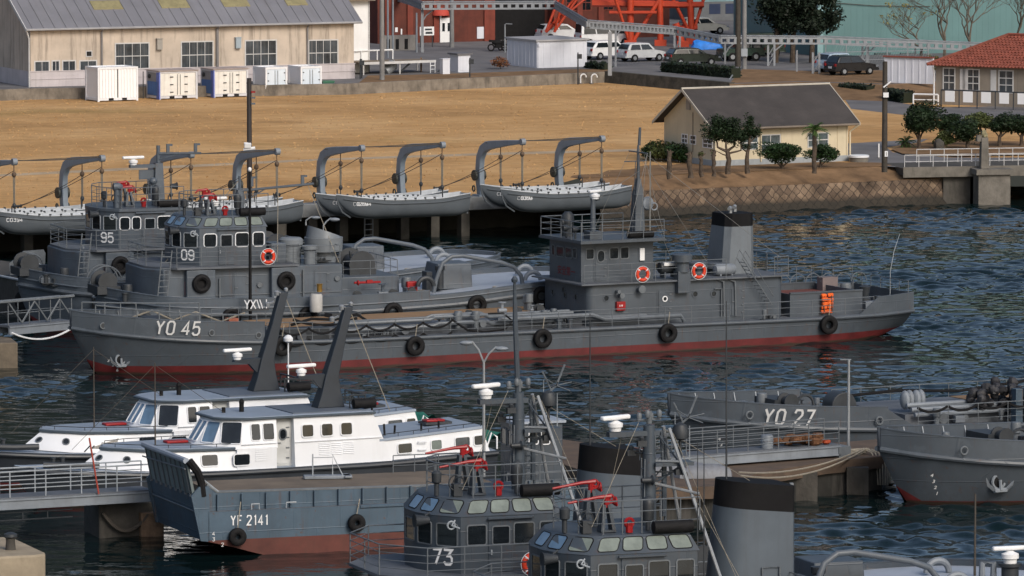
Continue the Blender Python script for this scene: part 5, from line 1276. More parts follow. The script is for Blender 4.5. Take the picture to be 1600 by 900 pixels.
# --- pipe gantry
gp = [(560, -22, 6.9), (640, 2, 6.9), (661, 10, 6.9), (869, 9, 6.9), (919, 39, 6.9), (1055, 49, 5.7), (1125, 63, 5.2), (1290, 64, 5.0), (1500, 73, 4.5), (1640, 78, 4.3)]
pts = [G(*p) for p in gp]
gm = paint('pale gantry steel', (.24, .255, .275), .5, .12, 1.5, .3)
GT = Fr('pipe_gantry', 'grey perforated pipe gantry crossing behind the lawn and sheds', 'gantry', V((pts[2].x, pts[2].y, YZ)), 0)
loc = [GT.I(p) for p in pts]
for i, (a, b) in enumerate(zip(loc[:-1], loc[1:])):
    d = (b - a); Ls = d.length; d.normalize(); n = V((-d.y, d.x, 0)) * .14; mb = MB()
    if i == 4: pass
    for z0_, z1_ in ((-.28, -.14), (.14, .28)):
        mb.rings([[p - n + V((0, 0, z0_)), p + n + V((0, 0, z0_)), p + n + V((0, 0, z1_)), p - n + V((0, 0, z1_))] for p in (a, b)])
    m = int(Ls / .62)
    for k in range(m + 1):
        p = a + d * (Ls * k / max(1, m)); mb.cbox(p, .28, .26, .29, math.atan2(d.y, d.x))
    o2 = mb.build('perforated_beam', gm, GT)
    mb = MB(); mb.tube([a + V((0, 0, .36)), b + V((0, 0, .36))], .06, 5); mb.build('pipe', steel, o2)
mb = MB()
for (px, pb, w_, br_) in ((660, 82, .22, 1), (953, 118, .3, 0), (962, 104, .16, 1), (1058, 96, .42, 0), (1133, 100, .14, 1), (1205, 103, .5, 1), (1245, 112, .12, 0), (1275, 115, .5, 0), (1352, 100, .45, 1), (1430, 100, .12, 0)):
    q = GT.I(G(px, pb, YZ)); mb.cut(); gz = herm([p[0] for p in gp], [p[2] for p in gp], px); hz = gz - YZ - .28
    if w_ > .4:
        for s_ in (-1, 1): mb.box(q.x + s_ * w_ / 2 - .08, q.x + s_ * w_ / 2 + .08, q.y - .08, q.y + .08, 0, hz)
        for k in range(2): mb.tube([(q.x - w_ / 2, q.y, k * .8), (q.x + w_ / 2, q.y, k * .8 + .8)], .05, 4)
    else: mb.box(q.x - w_ / 2, q.x + w_ / 2, q.y - w_ / 2, q.y + w_ / 2, 0, hz)
    if br_: mb.tube([(q.x, q.y, hz - 1.0), (q.x + .3, q.y, hz - .5), (q.x + .9, q.y, hz)], .06, 5)
mb.build('post', gm, GT)
# --- orange crane
orm = paint('crane orange', (.45, .05, .018), .5, .15, .8, .3, (.3, .04, .02))
CR = Fr('harbour_crane', 'orange tubular legs of a harbour crane behind the parked cars', 'crane', G(985, 72, YZ), 0)
def cp(px, py, y=0): return CR.Y(px, py, y)
def leg3(name, foot, tops, rr, y):
    tops = [(a_, b_, c_ * .68, d_) for a_, b_, c_, d_ in tops]
    for tpx, tpy, r_, dy in tops:
        mb = MB(); f_ = cp(foot[0], foot[1], y); f_.z = max(f_.z, .05); t_ = cp(tpx, tpy, y + dy); e_ = t_ + (t_ - f_) * .6; mb.tube([f_, t_, e_], r_, 10); mb.build('leg_tube', orm, CR)
    mb = MB(); f_ = cp(foot[0], foot[1], y); mb.cbox((f_.x, f_.y, .25), 1.0, .7, .5); mb.build('foot_block', orm, CR)
leg3('leg', (985, 73), ((985, 2, .42, 0), (962, 0, .2, -.6), (1030, 0, .25, .4)), 1, 0)
leg3('leg', (1032, 76), ((1031, 0, .4, 0),), 1, .5)
leg3('leg', (1081, 58), ((1078, 0, .4, 0), (1052, 0, .22, -.4), (1099, 0, .2, .6)), 1, 3)
leg3('leg', (853, 50), ((897, 0, .2, 0), (872, 0, .18, .6), (905, 6, .16, 1.2)), 1, 6)
leg3('leg', (866, 50), ((895, 8, .16, .4), (880, 0, .14, -.4)), 1, 5)
leg3('leg', (1212, 62), ((1166, 0, .3, 0), (1180, 0, .3, .9)), 1, 4)
leg3('leg', (1222, 80), ((1214, 50, .26, 0),), 1, 2)
leg3('leg', (1067, 77), ((1060, 50, .45, 0),), 1, -1)
mb = MB(); mb.tube([cp(952, 19.5, -.4), cp(1026, 19.5, -.4)], .14, 6); mb.cut(); mb.tube([cp(925, 5, .6), cp(1060, 7, .6)], .3, 6); mb.cut(); mb.tube([cp(1045, 8, 3), cp(1100, 7, 3)], .25, 6); mb.cut(); mb.tube([cp(1052, 44, 3), cp(1090, 43, 3)], .2, 6); mb.cut()
for k in range(5):
    t = k / 5; mb.tube([cp(1168 + 46 * t, 8 + 50 * t, 4), cp(1182 + 36 * t, 16 + 46 * t, 4.6)], .09, 5); mb.cut()
for k in range(4):
    t = k / 4; mb.tube([cp(890 - 36 * t, 6 + 40 * t, 6), cp(884 - 20 * t, 18 + 26 * t, 5.4)], .08, 5); mb.cut()
mb.build('cross_brace', orm, CR)
T = Fr('covered_pile', 'heap under a bright blue tarpaulin at the foot of the orange crane', 'tarpaulin', G(1104, 77, YZ), 0)
mb = MB(); rn = random.Random(4); rs = []
for i, (x, hh, yy) in enumerate(((-1.3, .1, .5), (-1.1, .75, .6), (-.4, 1.0, .7), (.5, .85, .7), (1.1, .65, .6), (1.35, .1, .5))):
    rs.append([V((x + rn.uniform(-.1, .1), yy * math.cos(R(t)) * -1, max(0, hh * math.sin(R(t)) + rn.uniform(-.06, .06)))) for t in range(0, 181, 20)])
mb.rings(rs, closed=False, cap=False); mb.build('tarpaulin', paint('bright blue tarpaulin', (.03, .22, .72), .45, .25, 3), T, ang=20); mb = MB(); mb.box(-1.0, 1.0, -.3, .3, 0, .5); mb.build('crate', wood, T)
# --- vehicles
def car(lab, px, py, yaw, col, L_=4.3, Wd=1.68, H_=1.48, style='hatch', z=YZ, y_off=0, group='cars parked behind the lawn', name='parked_car', cat='car'):
    """+x is the front; px,py is where its middle meets the ground"""
    T = Fr(name, lab, cat, G(px, py, z), yaw, group); m = paint('car paint %.3f %.3f %.3f' % tuple(col), col, .28, .05, 2, spec=.6); b = L_ / 2; w2 = Wd / 2
    prof = {'hatch': [(-b, .35), (-b, .75), (-b + .12, .95), (b - 1.15, .95), (b - .25, .78), (b, .6), (b, .32)], 'wagon': [(-b, .35), (-b, .8), (-b + .08, .98), (b - 1.3, .96), (b - .2, .78), (b, .6), (b, .32)], 'van': [(-b, .35), (-b, 1.0), (b - .6, 1.0), (b - .1, .85), (b, .6), (b, .32)], 'jeep': [(-b, .45), (-b, 1.05), (b - 1.1, 1.05), (b - .05, .98), (b, .7), (b, .45)]}[style]
    mb = MB(); mb.rings([[V((x, -w2 * k_, z_)) for x, z_ in prof] for k_ in (-.94, -1.0, -1.0, .0, 1.0, 1.0, .94)][0:1] + [[V((x, y, zz)) for x, zz in prof] for y in (w2 * .99, w2 * .5, 0, -w2 * .5, -w2 * .99)] + [[V((x, -w2 * .94, z_)) for x, z_ in prof]])
    mb.build('body', m, T, bev=.06)
    cab = {'hatch': [(-b + .1, .93), (-b + .42, H_ - .04), (-b + 1.0, H_), (.25, H_ - .02), (b - 1.15, .93)], 'wagon': [(-b + .05, .96), (-b + .5, H_ - .06), (-b + .8, H_), (.3, H_), (b - 1.25, .94)], 'van': [(-b + .02, .98), (-b + .1, H_), (b - 1.1, H_), (b - .5, .98)], 'jeep': [(-b + .02, 1.03), (-b + .08, H_), (.3, H_), (b - 1.2, 1.03)]}[style]
    k = .84; mb = MB(); zb = cab[0][1]
    def yy(z_): return w2 * (.985 - (1 - k) * (z_ - zb) / (H_ - zb))
    mb.rings([[V((x, s_ * yy(z_), z_)) for x, z_ in cab] for s_ in (1, -1)]); mb.build('cabin', m, T, bev=.05)
    # glass: side panes, windscreen, rear screen
    n = len(cab); ins = []
    cx_ = sum(p[0] for p in cab) / n; cz_ = (zb + H_) / 2
    for s_ in (-1, 1):
        for x0_, x1_ in ((-.9, -.05), (.05, .9)) if style != 'van' else ((-.95, -.4), (-.35, .25), (.3, .92)):
            xs0, xs1 = cab[0][0], cab[-1][0]; mid = (xs0 + xs1) / 2; hw = (xs1 - xs0) / 2
            zl, zh = zb + .05, H_ - .12
            def xe(t, z_):
                f = (z_ - zb) / (H_ - zb); xl = cab[0][0] + (cab[1][0] - cab[0][0]) * min(1, f) + .12; xr = cab[-1][0] + (cab[-2][0] - cab[-1][0]) * f - .12
                return (xl + xr) / 2 + (xr - xl) / 2 * t
            q = [V((xe(x0_, zl), s_ * (yy(zl) + .012), zl)), V((xe(x1_, zl), s_ * (yy(zl) + .012), zl)), V((xe(x1_, zh), s_ * (yy(zh) + .012), zh)), V((xe(x0_, zh), s_ * (yy(zh) + .012), zh))]
            mb = MB(); mb.add(q if s_ < 0 else q[::-1], [(0, 1, 2, 3)]); mb.build('side_window', dark_glass, T, smooth=False)
    for nm, i0, i1, sg in (('rear_window', 0, 1, -1), ('windscreen', -1, -2, 1)):
        p0, p1 = V((cab[i0][0], 0, cab[i0][1])), V((cab[i1][0], 0, cab[i1][1])); nn = V((-(p1 - p0).z, 0, (p1 - p0).x)).normalized() * (1 if sg < 0 else -1)
        A_, B_ = p0.lerp(p1, .15) + nn * .015, p0.lerp(p1, .88) + nn * .015
        mb = MB(); f_ = .88; mb.add([A_ + V((0, -yy(A_.z) * f_, 0)), A_ + V((0, yy(A_.z) * f_, 0)), B_ + V((0, yy(B_.z) * f_, 0)), B_ + V((0, -yy(B_.z) * f_, 0))], [(0, 1, 2, 3)]); mb.build(nm, dark_glass, T, smooth=False)
    r_ = .31 if style != 'jeep' else .36
    for x in (-b + .78, b - .82):
        for s_ in (-1, 1):
            mb = MB(); mb.lathe((x, s_ * (w2 - .1), r_), [(r_ * .6, -.11), (r_, -.09), (r_, .09), (r_ * .6, .11)], 18, 'y'); o2 = mb.build('wheel', black, T)
            mb = MB(); mb.lathe((x, s_ * (w2 - .1) + s_ * .1, r_), [(r_ * .62, -.02 * s_), (r_ * .5, .025 * s_), (.03, .02 * s_)], 12, 'y'); mb.build('rim', steel, o2)
    for s_ in (-1, 1):
        mb = MB(); mb.cbox((-b - .0, s_ * w2 * .8, .82 if style != 'jeep' else .95), .08, .24, .2); mb.build('tail_light', redp, T)
        mb = MB(); mb.cbox((b - .1, s_ * w2 * .76, .66), .2, .32, .14); mb.build('headlight', greylight, T)
    mb = MB(); mb.cbox((-b - .01, 0, .62), .03, .45, .16); mb.build('number_plate', boatwhite, T); mb = MB(); mb.cbox((-b - .03, 0, .42), .12, Wd * .94, .16); mb.cut(); mb.cbox((b + .02, 0, .42), .12, Wd * .94, .16); mb.build('bumper', m if style != 'jeep' else greydark, T)
    return T
wh, sv = (.72, .73, .74), (.5, .52, .54)
car('white estate car with red tail lights parked beside the silver hatchback', 952, 92, 36, wh, 4.6, 1.72, 1.5, 'wagon')
car('silver hatchback parked in front of the orange crane leg', 1003, 95.5, 31, sv, 3.9, 1.66, 1.5, 'hatch')
car('white van parked behind the white estate car', 944, 71, 20, wh, 4.7, 1.7, 1.95, 'van')
car('white saloon car peeking over the white flat roofed shed', 878, 63, 20, wh, 4.2, 1.66, 1.42, 'hatch')
car('dark green car parked above the clipped hedge', 1082, 102, 20, (.012, .02, .014), 4.2, 1.68, 1.4, 'hatch')
car('dark green boxy off road car behind the gantry posts', 1157, 95, 200, (.02, .045, .035), 3.6, 1.6, 1.75, 'jeep')
car('long dark green van parked behind the boxy off road car', 1180, 88, 205, (.015, .03, .02), 4.6, 1.7, 1.9, 'van')
car('black hatchback parked before the teal warehouse', 1330, 116.5, 32, (.01, .01, .012), 4.0, 1.7, 1.5, 'hatch')
car('pale blue car half hidden behind the black hatchback', 1313, 112, 34, (.3, .38, .46), 3.9, 1.66, 1.5, 'hatch')
car('beige car parked beyond the orange crane', 1098, 53, 20, (.4, .4, .36), 4.2, 1.68, 1.45, 'hatch')
T = Fr('motorcycle', 'black motorcycle parked left of the white flat roofed shed', 'motorcycle', G(778, 80, YZ), 20)
for x in (-.6, .6): mb = MB(); mb.torus((x, 0, .32), .26, .06, 'y', 16, 6); mb.build('wheel', black, T)
mb = MB(); mb.blob((-.05, 0, .72), .5, .18, .22, 10, 6); mb.cbox((-.5, 0, .85), .5, .28, .18); mb.tube([(.6, 0, .32), (.42, 0, 1.0), (.3, -.3, 1.05)], .04, 5); mb.cbox((0, 0, .42), .5, .25, .3); mb.build('body', black, T)
T = Fr('scooter', 'small black scooter beside the motorcycle', 'scooter', G(789, 79, YZ), 40)
for x in (-.5, .5): mb = MB(); mb.torus((x, 0, .25), .19, .06, 'y', 14, 6); mb.build('wheel', black, T)
mb = MB(); mb.blob((-.3, 0, .6), .38, .16, .25, 10, 6); mb.cbox((0, 0, .25), .6, .25, .08); mb.rings([[V((.35, y, .25)) for y in (-.2, .2)] + [V((.42, .2, .25)), V((.42, -.2, .25))], [V((.3, y, 1.0)) for y in (-.12, .12)] + [V((.36, .12, 1.0)), V((.36, -.12, 1.0))]]); mb.build('body', black, T)
# --- poles
def pole(lab, px, py, ptop, r, z, m, name='utility_pole', cat='pole', fn=None, group=None):
    T = Fr(name, lab, cat, G(px, py, z), 0, group); hgt = T.Y(px, ptop, 0).z
    mb = MB(); mb.tube([(0, 0, 0), (0, 0, hgt)], [r, r * .8], 10); mb.build('shaft', m, T)
    if fn: fn(T, hgt)
    return T
polec = paint('grey pole concrete', (.2, .2, .2), .7, .15, 2, .4)
def floods(T, hgt):
    for z, s_ in ((hgt - .3, 1), (hgt - 1.9, 1)):
        mb = MB(); mb.tube([(-.15, 0, z), (.15, -.05, z)], .04, 5); mb.build('bracket', greydark, T)
    z = T.Y(390, 231, 0).z; mb = MB(); mb.tube([(-.35, -.1, z - .12), (.35, -.1, z)], .1, 8); mb.cbox((-.1, -.2, z + .18), .4, .3, .24, .2, .3); mb.build('floodlight', white, T)
    z = T.Y(390, 150, 0).z
    for k in range(3): mb = MB(); mb.cbox((.25, -.12, z + .25 - k * .35), .24, .2, .1); mb.build('lamp_bracket', redp if k == 0 else rail_m, T)
pole('tall dark field pole with small floodlights on the lawn behind tug 09', 390, 318, 122, .17, GZ, paint('dark pole paint', (.035, .03, .03), .6), fn=floods)
def rlamp(T, hgt):
    z = T.Y(1380, 136, 0).z; mb = MB(); mb.tube([(0, 0, z - .1), (.1, -.1, z)], .05, 6); mb.cbox((.12, -.2, z + .18), .6, .22, .07, .1, 0, R(-38)); mb.build('lamp', white, T)
    z = T.Y(1380, 148, 0).z; mb = MB(); mb.cbox((.05, -.2, z), .34, .22, .3); mb.build('floodlight', white, T)
    z = T.Y(1380, 240, 0).z; mb = MB(); mb.cbox((.1, -.17, z), .2, .03, .36); o = mb.build('sign_plate', white, T); strokes(o, '1', lambda u, v: V((.04 + u, -.19, z - .12 + v)), .2, black, 'lettering')
pole('dark wooden utility pole with white lamp by the quay road', 1382, 269, 96, .19, GZ, paint('dark timber pole', (.05, .043, .035), .8, .3, 4), fn=rlamp)
pole('thick grey concrete pole on the retaining wall terrace', 597, 125, -30, .2, YZ, polec)
pole('thin pale pole left of the thick grey pole base', 565, 122, 92, .06, YZ, greydark, name='sign_post', cat='post')
pole('grey concrete pole before the white door of the brick workshop', 706, 74, -20, .2, YZ, polec)
for px, py, t, lab in ((606, 90, -10, 'slim grey lamp mast, left of a close pair by the grey wall'), (614, 94, 0, 'slim pale lamp mast, right of a close pair by the grey wall'), (622, 66, -10, 'slim dark mast against the brick wall'), (651, 82, 20, 'short slim pole beside the gantry end post')):
    pole(lab, px, py, t, .09, YZ, greylight, name='lamp_mast', cat='mast')
pole('dark timber mast in front of the far teal hall', 1153, 104, -20, .24, YZ, paint('dark timber pole', (.05, .043, .035), .8, .3, 4))
def mbx(T, hgt): q = T.Y(1163, 82, -.3); mb = MB(); mb.cbox(q, .5, .25, .6); mb.build('meter_box', rail_l, T)
pole('grey steel pole carrying a pale meter box', 1163, 108, -20, .2, YZ, polec, fn=mbx)
def slamp(T, hgt): mb = MB(); mb.tube([(0, 0, hgt - .05), (.1, 0, hgt + .05), (.6, 0, hgt + .02)], .04, 5); mb.build('lamp_arm', steel, T)
pole('small street lamp behind the white flat roofed shed', 789, 82, 38, .07, YZ, steel, name='street_lamp', cat='lamp', fn=slamp)
def sbx(T, hgt): mb = MB(); mb.cbox((.12, -.1, hgt - .3), .38, .2, .36); mb.build('speaker_box', greydark, T)
for px, py, t, lab in ((734, 137, 90, 'dark post with a small box on the retaining wall right of the tiny hut'), (903, 132, 82, 'dark post with a small box in front of the white shed'), (563, 140, 92, 'dark post with a small box at the warehouse corner')):
    pole(lab, px, py, t, .06, GZ, greydark, name='speaker_post', cat='post', fn=sbx)
for px, lab in ((907, 'white bent pipe on the retaining wall, left of two'), (924, 'white bent pipe on the retaining wall, right of two')):
    T = Fr('bent_pipe', lab, 'pipe', G(px, 131, GZ), 28, 'white bent pipes'); mb = MB(); mb.torus((.2, -.1, .5), .25, .06, 'y', 14, 6, 0, math.pi); mb.tube([(-.05, -.1, .5), (-.05, -.1, 0)], .06, 6); mb.build('pipe', white, T); mb = MB(); mb.cbox((-.05, -.1, .04), .24, .24, .08); mb.build('base_plate', concrete, T)
for px, w_, py, lab in ((658, .12, 112, 'small brown post on the bare verge'),):
    T = Fr('timber_post', lab, 'post', G(px, py, YZ), 0); mb = MB(); mb.box(-.07, .07, -.07, .07, 0, 1.1); mb.build('post', wood, T)
T = Fr('dry_shrub', 'reddish dry shrub on the bare verge left of the white shed', 'shrub', G(782, 108, YZ), 0); mb = MB(); foliage(mb, (0, 0, .5), .9, .7, .5, 260, .13, 5); mb.build('twigs', leafmat('reddish twigs', (.16, .07, .035)), T); mb = MB(); mb.tube([(0, 0, 0), (.1, 0, .6)], .03, 5); mb.build('stem', bark, T)
# --- clipped hedges
def hedge(lab, pts, wd, hgt, z, seed, mat=None):
    T = Fr('clipped_hedge', lab, 'hedge', V((pts[0].x, pts[0].y, z)), 0); mb = MB(); core = MB(); rn = random.Random(seed)
    for a, b in zip(pts[:-1], pts[1:]):
        a, b = T.I(a), T.I(b); d = (b - a); n_ = V((-d.y, d.x, 0)).normalized() * wd / 2
        core.rings([[p - n_ * .85 + V((0, 0, 0)), p + n_ * .85, p + n_ * .85 + V((0, 0, hgt * .92)), p - n_ * .85 + V((0, 0, hgt * .92))] for p in (a, b)])
        m = int(d.length * wd * hgt * 60 + 120)
        for i in range(m):
            t = rn.random(); side = rn.choice([0, 1, 1, 2]); p = a + d * t
            p = p + n_ * rn.uniform(-1, 1) + V((0, 0, hgt * rn.uniform(.9, 1.06))) if side == 0 else p - n_ * rn.uniform(.85, 1.05) + V((0, 0, rn.uniform(0, hgt))) if side == 1 else p + n_ * rn.uniform(.85, 1.05) + V((0, 0, rn.uniform(0, hgt)))
            t1 = V((rn.gauss(0, 1), rn.gauss(0, 1), rn.gauss(0, 1))).normalized(); t2 = t1.orthogonal(); s_ = rn.uniform(.08, .2)
            mb.add([p - t1 * s_, p + t2 * s_ * .5, p + t1 * s_, p - t2 * s_ * .5], [(0, 1, 2, 3)])
    mb.build('leaves', mat or conif_l, T); core.build('stems', paint('hedge inside', (.015, .02, .01), .9), T)
hedge('long dark clipped hedge on the stone wall below the parked green car', [G(1040, 112, YZ), G(1150, 122, YZ)], 1.0, .8, YZ, 1)
hedge('low dark hedge at the roadside left of the utility pole', [G(1316, 148, GZ), G(1360, 151, GZ)], 1.0, .85, GZ, 2)
hedge('low dark hedge at the roadside between utility pole and tiled house', [G(1388, 156, GZ), G(1420, 161, GZ)], 1.0, .85, GZ, 3)
hedge('small dark hedge left of the white estate car', [G(920, 106, YZ), G(950, 109, YZ)], .8, .5, YZ, 4)
# ------------------------------------------------------------------ cream house, tiled house and their planting
cream = paint('cream boarded wall', (.56, .49, .35), .75, .07, .8, .3, (.3, .24, .16), sscale=(2, 2, .15)); darkroof = paint('dark slate roofing', (.05, .044, .042), .8, .2, .5, .35, (.09, .08, .075), sscale=(.6, .6, .6), bump=.3, bscale=8)
CH = Fr('cream_house', 'cream single storey house with dark roof beside the water', 'house', G(1117, 260, GZ), 28)
Lx, Ly = CH.Y(1324.5, 251, 0).x, CH.X(1037.6, 247, 0).y
ev = CH.Y(1120, 194, 0).z; rdz = CH.X(1072, 141, -.4).z - .05
mb = MB(); mb.xprism([(0, .35), (Ly, .35), (Ly, ev), (Ly / 2, rdz), (0, ev)], 0, Lx); mb.build('wall', cream, CH)
mb = MB(); mb.box(-.06, Lx + .06, -.06, Ly + .06, 0, .38); mb.build('plinth', paint('pale blue grey plinth', (.3, .33, .35), .7, .1, 2, .3), CH)
sl = (rdz - ev) / (Ly / 2)
mb = MB()
for y0, y1 in ((-.55, Ly / 2), (Ly + .55, Ly / 2)):
    z0_, z1_ = ev - .55 * sl, rdz
    mb.rings([[V((x, y0, z0_)), V((x, y1, z1_)), V((x, y1, z1_ + .13)), V((x, y0, z0_ + .13))] for x in (-.55, Lx + .6)])
ro = mb.build('roof', darkroof, CH)
mb = MB()
for x in (-.6, Lx + .56):
    for y0 in (-.56, Ly + .56): mb.rings([[V((x, y0, ev - .56 * sl - .05)), V((x, Ly / 2, rdz - .05)), V((x, Ly / 2, rdz + .15)), V((x, y0, ev - .56 * sl + .15))], [V((x + .05, y0, ev - .56 * sl - .05)), V((x + .05, Ly / 2, rdz - .05)), V((x + .05, Ly / 2, rdz + .15)), V((x + .05, y0, ev - .56 * sl + .15))]])
mb.tube([(-.6, Ly / 2, rdz + .15), (Lx + .6, Ly / 2, rdz + .15)], .07, 6); mb.build('verge_board', paint('pale verge', (.45, .42, .36), .7), ro)
mb = MB(); mb.tube([(-.5, -.6, ev - .3), (Lx + .5, -.6, ev - .3)], .07, 6); mb.build('gutter', paint('brown gutter', (.18, .15, .12), .6), CH)
mb = MB(); mb.tube([(Lx + .45, -.6, ev - .35), (Lx + .1, -.12, ev - .8), (Lx + .1, -.12, .1)], .06, 6); mb.cut(); x_ = CH.Y(1188, 220, 0).x; mb.tube([(x_, -.6, ev - .3), (x_, -.1, ev - .5), (x_, -.1, .2)], .05, 6); mb.build('downpipe', cream, CH)
greypane = paint('grey window glass', (.06, .08, .09), .12, .5, 2, .5, (.2, .22, .22), sscale=(3, 3, .3))
for bx, br_ in (((1158, 214, 1183, 232), (1, 1)), ((1189, 212, 1218, 238), (1, 1)), ((1263, 209, 1293, 228), (1, 1))):
    a_, b_ = CH.Y(bx[0], bx[1], 0), CH.Y(bx[2], bx[3], 0); window(CH, ((a_.x + b_.x) / 2, 0, (a_.z + b_.z) / 2), ux, vz, b_.x - a_.x, a_.z - b_.z, pw, greypane, fw=.06, bars=br_)
for bx in ((1066, 210, 1074, 223), (1079, 212, 1087, 225), (1099, 218, 1113, 231)):
    a_, b_ = CH.X(bx[0], bx[1], 0), CH.X(bx[2], bx[3], 0); window(CH, (0, (a_.y + b_.y) / 2, (a_.z + b_.z) / 2), (0, -1, 0), vz, abs(b_.y - a_.y), a_.z - b_.z, white, greypane, fw=.06, bars=(1, 1))
a_ = CH.X(1076, 163, 0); mb = MB(); mb.cbox(a_ + V((-.03, 0, 0)), .06, .5, .7); mb.build('gable_vent', paint('grey louvre', (.3, .28, .25), .7), CH)
mb = MB()
for px in (1220, 1308): x_ = CH.Y(px, 225, 0).x; mb.box(x_, x_ + .08, -.04, 0, .38, ev - .2)
mb.box(.0, .1, -.04, 0, .38, ev); mb.box(Lx - .1, Lx, -.04, 0, .38, ev); mb.build('cover_strip', cream, CH)
mb = MB(); mb.tube([(-.05, Ly * .42, ev + .6), (-.05, Ly * .42, .8)], .025, 5); mb.build('conduit', paint('brown gutter', (.18, .15, .12), .6), CH)
T = Fr('round_tank_lid', 'low round concrete manhole beside the cream house corner', 'manhole', CH.W((Lx + .3, -.9, 0)), 28); mb = MB(); mb.lathe((0, 0, 0), [(.62, 0), (.62, .3)], 20); mb.build('ring', concrete, T); mb = MB(); mb.lathe((0, 0, .3), [(.68, 0), (.68, .12), (.6, .15)], 20); mb.build('lid', boatwhite, T)
T = Fr('roof_frame', 'white tube frame standing just behind the cream house ridge', 'frame', G(1150, 140, GZ), 28); q = T.Y(1142, 117, 0); mb = MB(); mb.tube([(-1.2, 0, 0), (-.3, 0, q.z)], .05, 5); mb.tube([(-.9, 0, q.z * .62), (1.4, 0, q.z * .62), (1.7, 0, 0)], .05, 5); mb.tube([(-.5, 0, q.z * .62), (0, 0, 0)], .05, 5); mb.tube([(.5, 0, q.z * .62), (.9, 0, 0)], .05, 5); mb.build('frame', greylight, T)
# tiled house
tile = paint('red clay tiles', (.2, .055, .035), .7, .3, 2.5, .3, (.12, .04, .03)); beige = paint('beige weathered render', (.23, .2, .165), .85, .15, .8, .6, (.1, .085, .07))
TH = Fr('tiled_house', 'beige house with red tiled hip roof at the right edge', 'house', G(1462, 163, GZ), -30)
Lx = 16; Ly = 8; ev = TH.Y(1462, 102, 0).z; rd = ev + 2.1
mb = MB(); mb.box(0, Lx, 0, Ly, 0, ev); mb.build('wall', beige, TH)
mb = MB(); e = .5
E_ = [V((-e, -e, ev)), V((Lx + e, -e, ev)), V((Lx + e, Ly + e, ev)), V((-e, Ly + e, ev))]; r0_, r1_ = V((Ly / 2, Ly / 2, rd)), V((Lx - Ly / 2, Ly / 2, rd))
mb.add(E_ + [r0_, r1_], [(0, 1, 5, 4), (1, 2, 5), (2, 3, 4, 5), (3, 0, 4), (3, 2, 1, 0)])
ro = mb.build('roof', tile, TH, smooth=False)
mb = MB(); nrow = 13
for k in range(nrow):
    t0, t1 = k / nrow, (k + 1) / nrow
    a0, b0 = E_[0].lerp(r0_, t0), E_[1].lerp(r1_, t0); a1, b1 = E_[0].lerp(r0_, t1), E_[1].lerp(r1_, t1)
    n_ = V((0, -(rd - ev), (Ly / 2 + e))).normalized()
    m = int((b0 - a0).length / .28)
    for j in range(m):
        f0 = j / m; p0, p1 = a0.lerp(b0, f0 + .5 / m), a1.lerp(b1, f0 + .5 / m)
        x_ = p0.x; p1 = V((x_, p1.y, p1.z)); rr = .11 + .02 * math.sin(j * 7.3 + k * 3)
        mb.add([p0 + V((-.13, 0, 0)) + n_ * .01, p0 + n_ * rr + V((0, 0, .02)), p0 + V((.13, 0, 0)) + n_ * .01, p1 + V((-.13, 0, 0)) + n_ * .005, p1 + n_ * (rr - .05), p1 + V((.13, 0, 0)) + n_ * .005], [(0, 1, 4, 3), (1, 2, 5, 4), (0, 2, 1)])
mb.build('tile_course', tile, ro, smooth=False)
mb = MB(); mb.tube([E_[0] + V((0, 0, .08)), r0_ + V((0, 0, .1)), r1_ + V((0, 0, .1)), E_[1] + V((0, 0, .08))], .12, 6); mb.build('ridge_tile', tile, ro)
for bx in ((1475, 107, 1491, 140), (1512, 109, 1529, 141), (1562, 111, 1582, 144)):
    a_, b_ = TH.Y(bx[0], bx[1], 0), TH.Y(bx[2], bx[3], 0); window(TH, ((a_.x + b_.x) / 2, 0, (a_.z + b_.z) / 2), ux, vz, b_.x - a_.x, a_.z - b_.z, pw, curt, fw=.09, bars=(1, 2))
mb = MB()
for px in (1500, 1504, 1548): x_ = TH.Y(px, 130, 0).x; mb.cut(); mb.box(x_, x_ + .45, -.03, 0, ev * .4, ev - .2)
mb.build('pale_panel', pw, TH)
mb = MB(); mb.tube([(-.1, -.35, ev - .1), (-.1, -.1, ev - .5), (-.1, -.1, 0)], .07, 6); mb.build('downpipe', boatwhite, TH)
T = Fr('panel_fence', 'white panel fence on grey posts along the tiled house front', 'fence', G(1470, 168, GZ), -30); xe = T.Y(1640, 178, 0).x
mb = MB(); n = 6
for i in range(n): mb.cut(); mb.box(xe * i / n + .35, xe * (i + 1) / n - .35, -.02, .02, .45, 1.25)
mb.build('panel', cw, T); mb = MB(); mb.rail([(0, .05, 0), (xe, .05, 0)], 1.3, 1, xe / n, r=.04); mb.build('post', greydark, T)
T = Fr('boundary_wall', 'white board wall with thin red top left of the tiled house', 'wall', G(1382, 129, YZ), -28); xe = T.Y(1458, 133, 0).x; mb = MB(); mb.box(0, xe, 0, .15, 0, 1.95); mb.build('panel', shedw, T); mb = MB()
for k in range(7): mb.box(xe * k / 7, xe * k / 7 + .07, -.04, 0, 0, 1.95)
mb.build('batten', shedw, T); mb = MB(); mb.box(-.1, xe, -.15, .3, 1.95, 2.05); mb.build('coping', paint('dull red coping', (.2, .06, .045), .7), T)
T = Fr('handrail', 'short white handrail at the roadside left of the tiled house', 'rail', G(1427, 164, GZ), -20); mb = MB(); mb.rail([(0, 0, 0), (1.9, 0, 0)], .8, 2, 1.9, r=.05); mb.build('rail', white, T); mb = MB(); mb.cbox((0, 0, .03), .3, .3, .06); mb.build('foot_block', concrete, T)
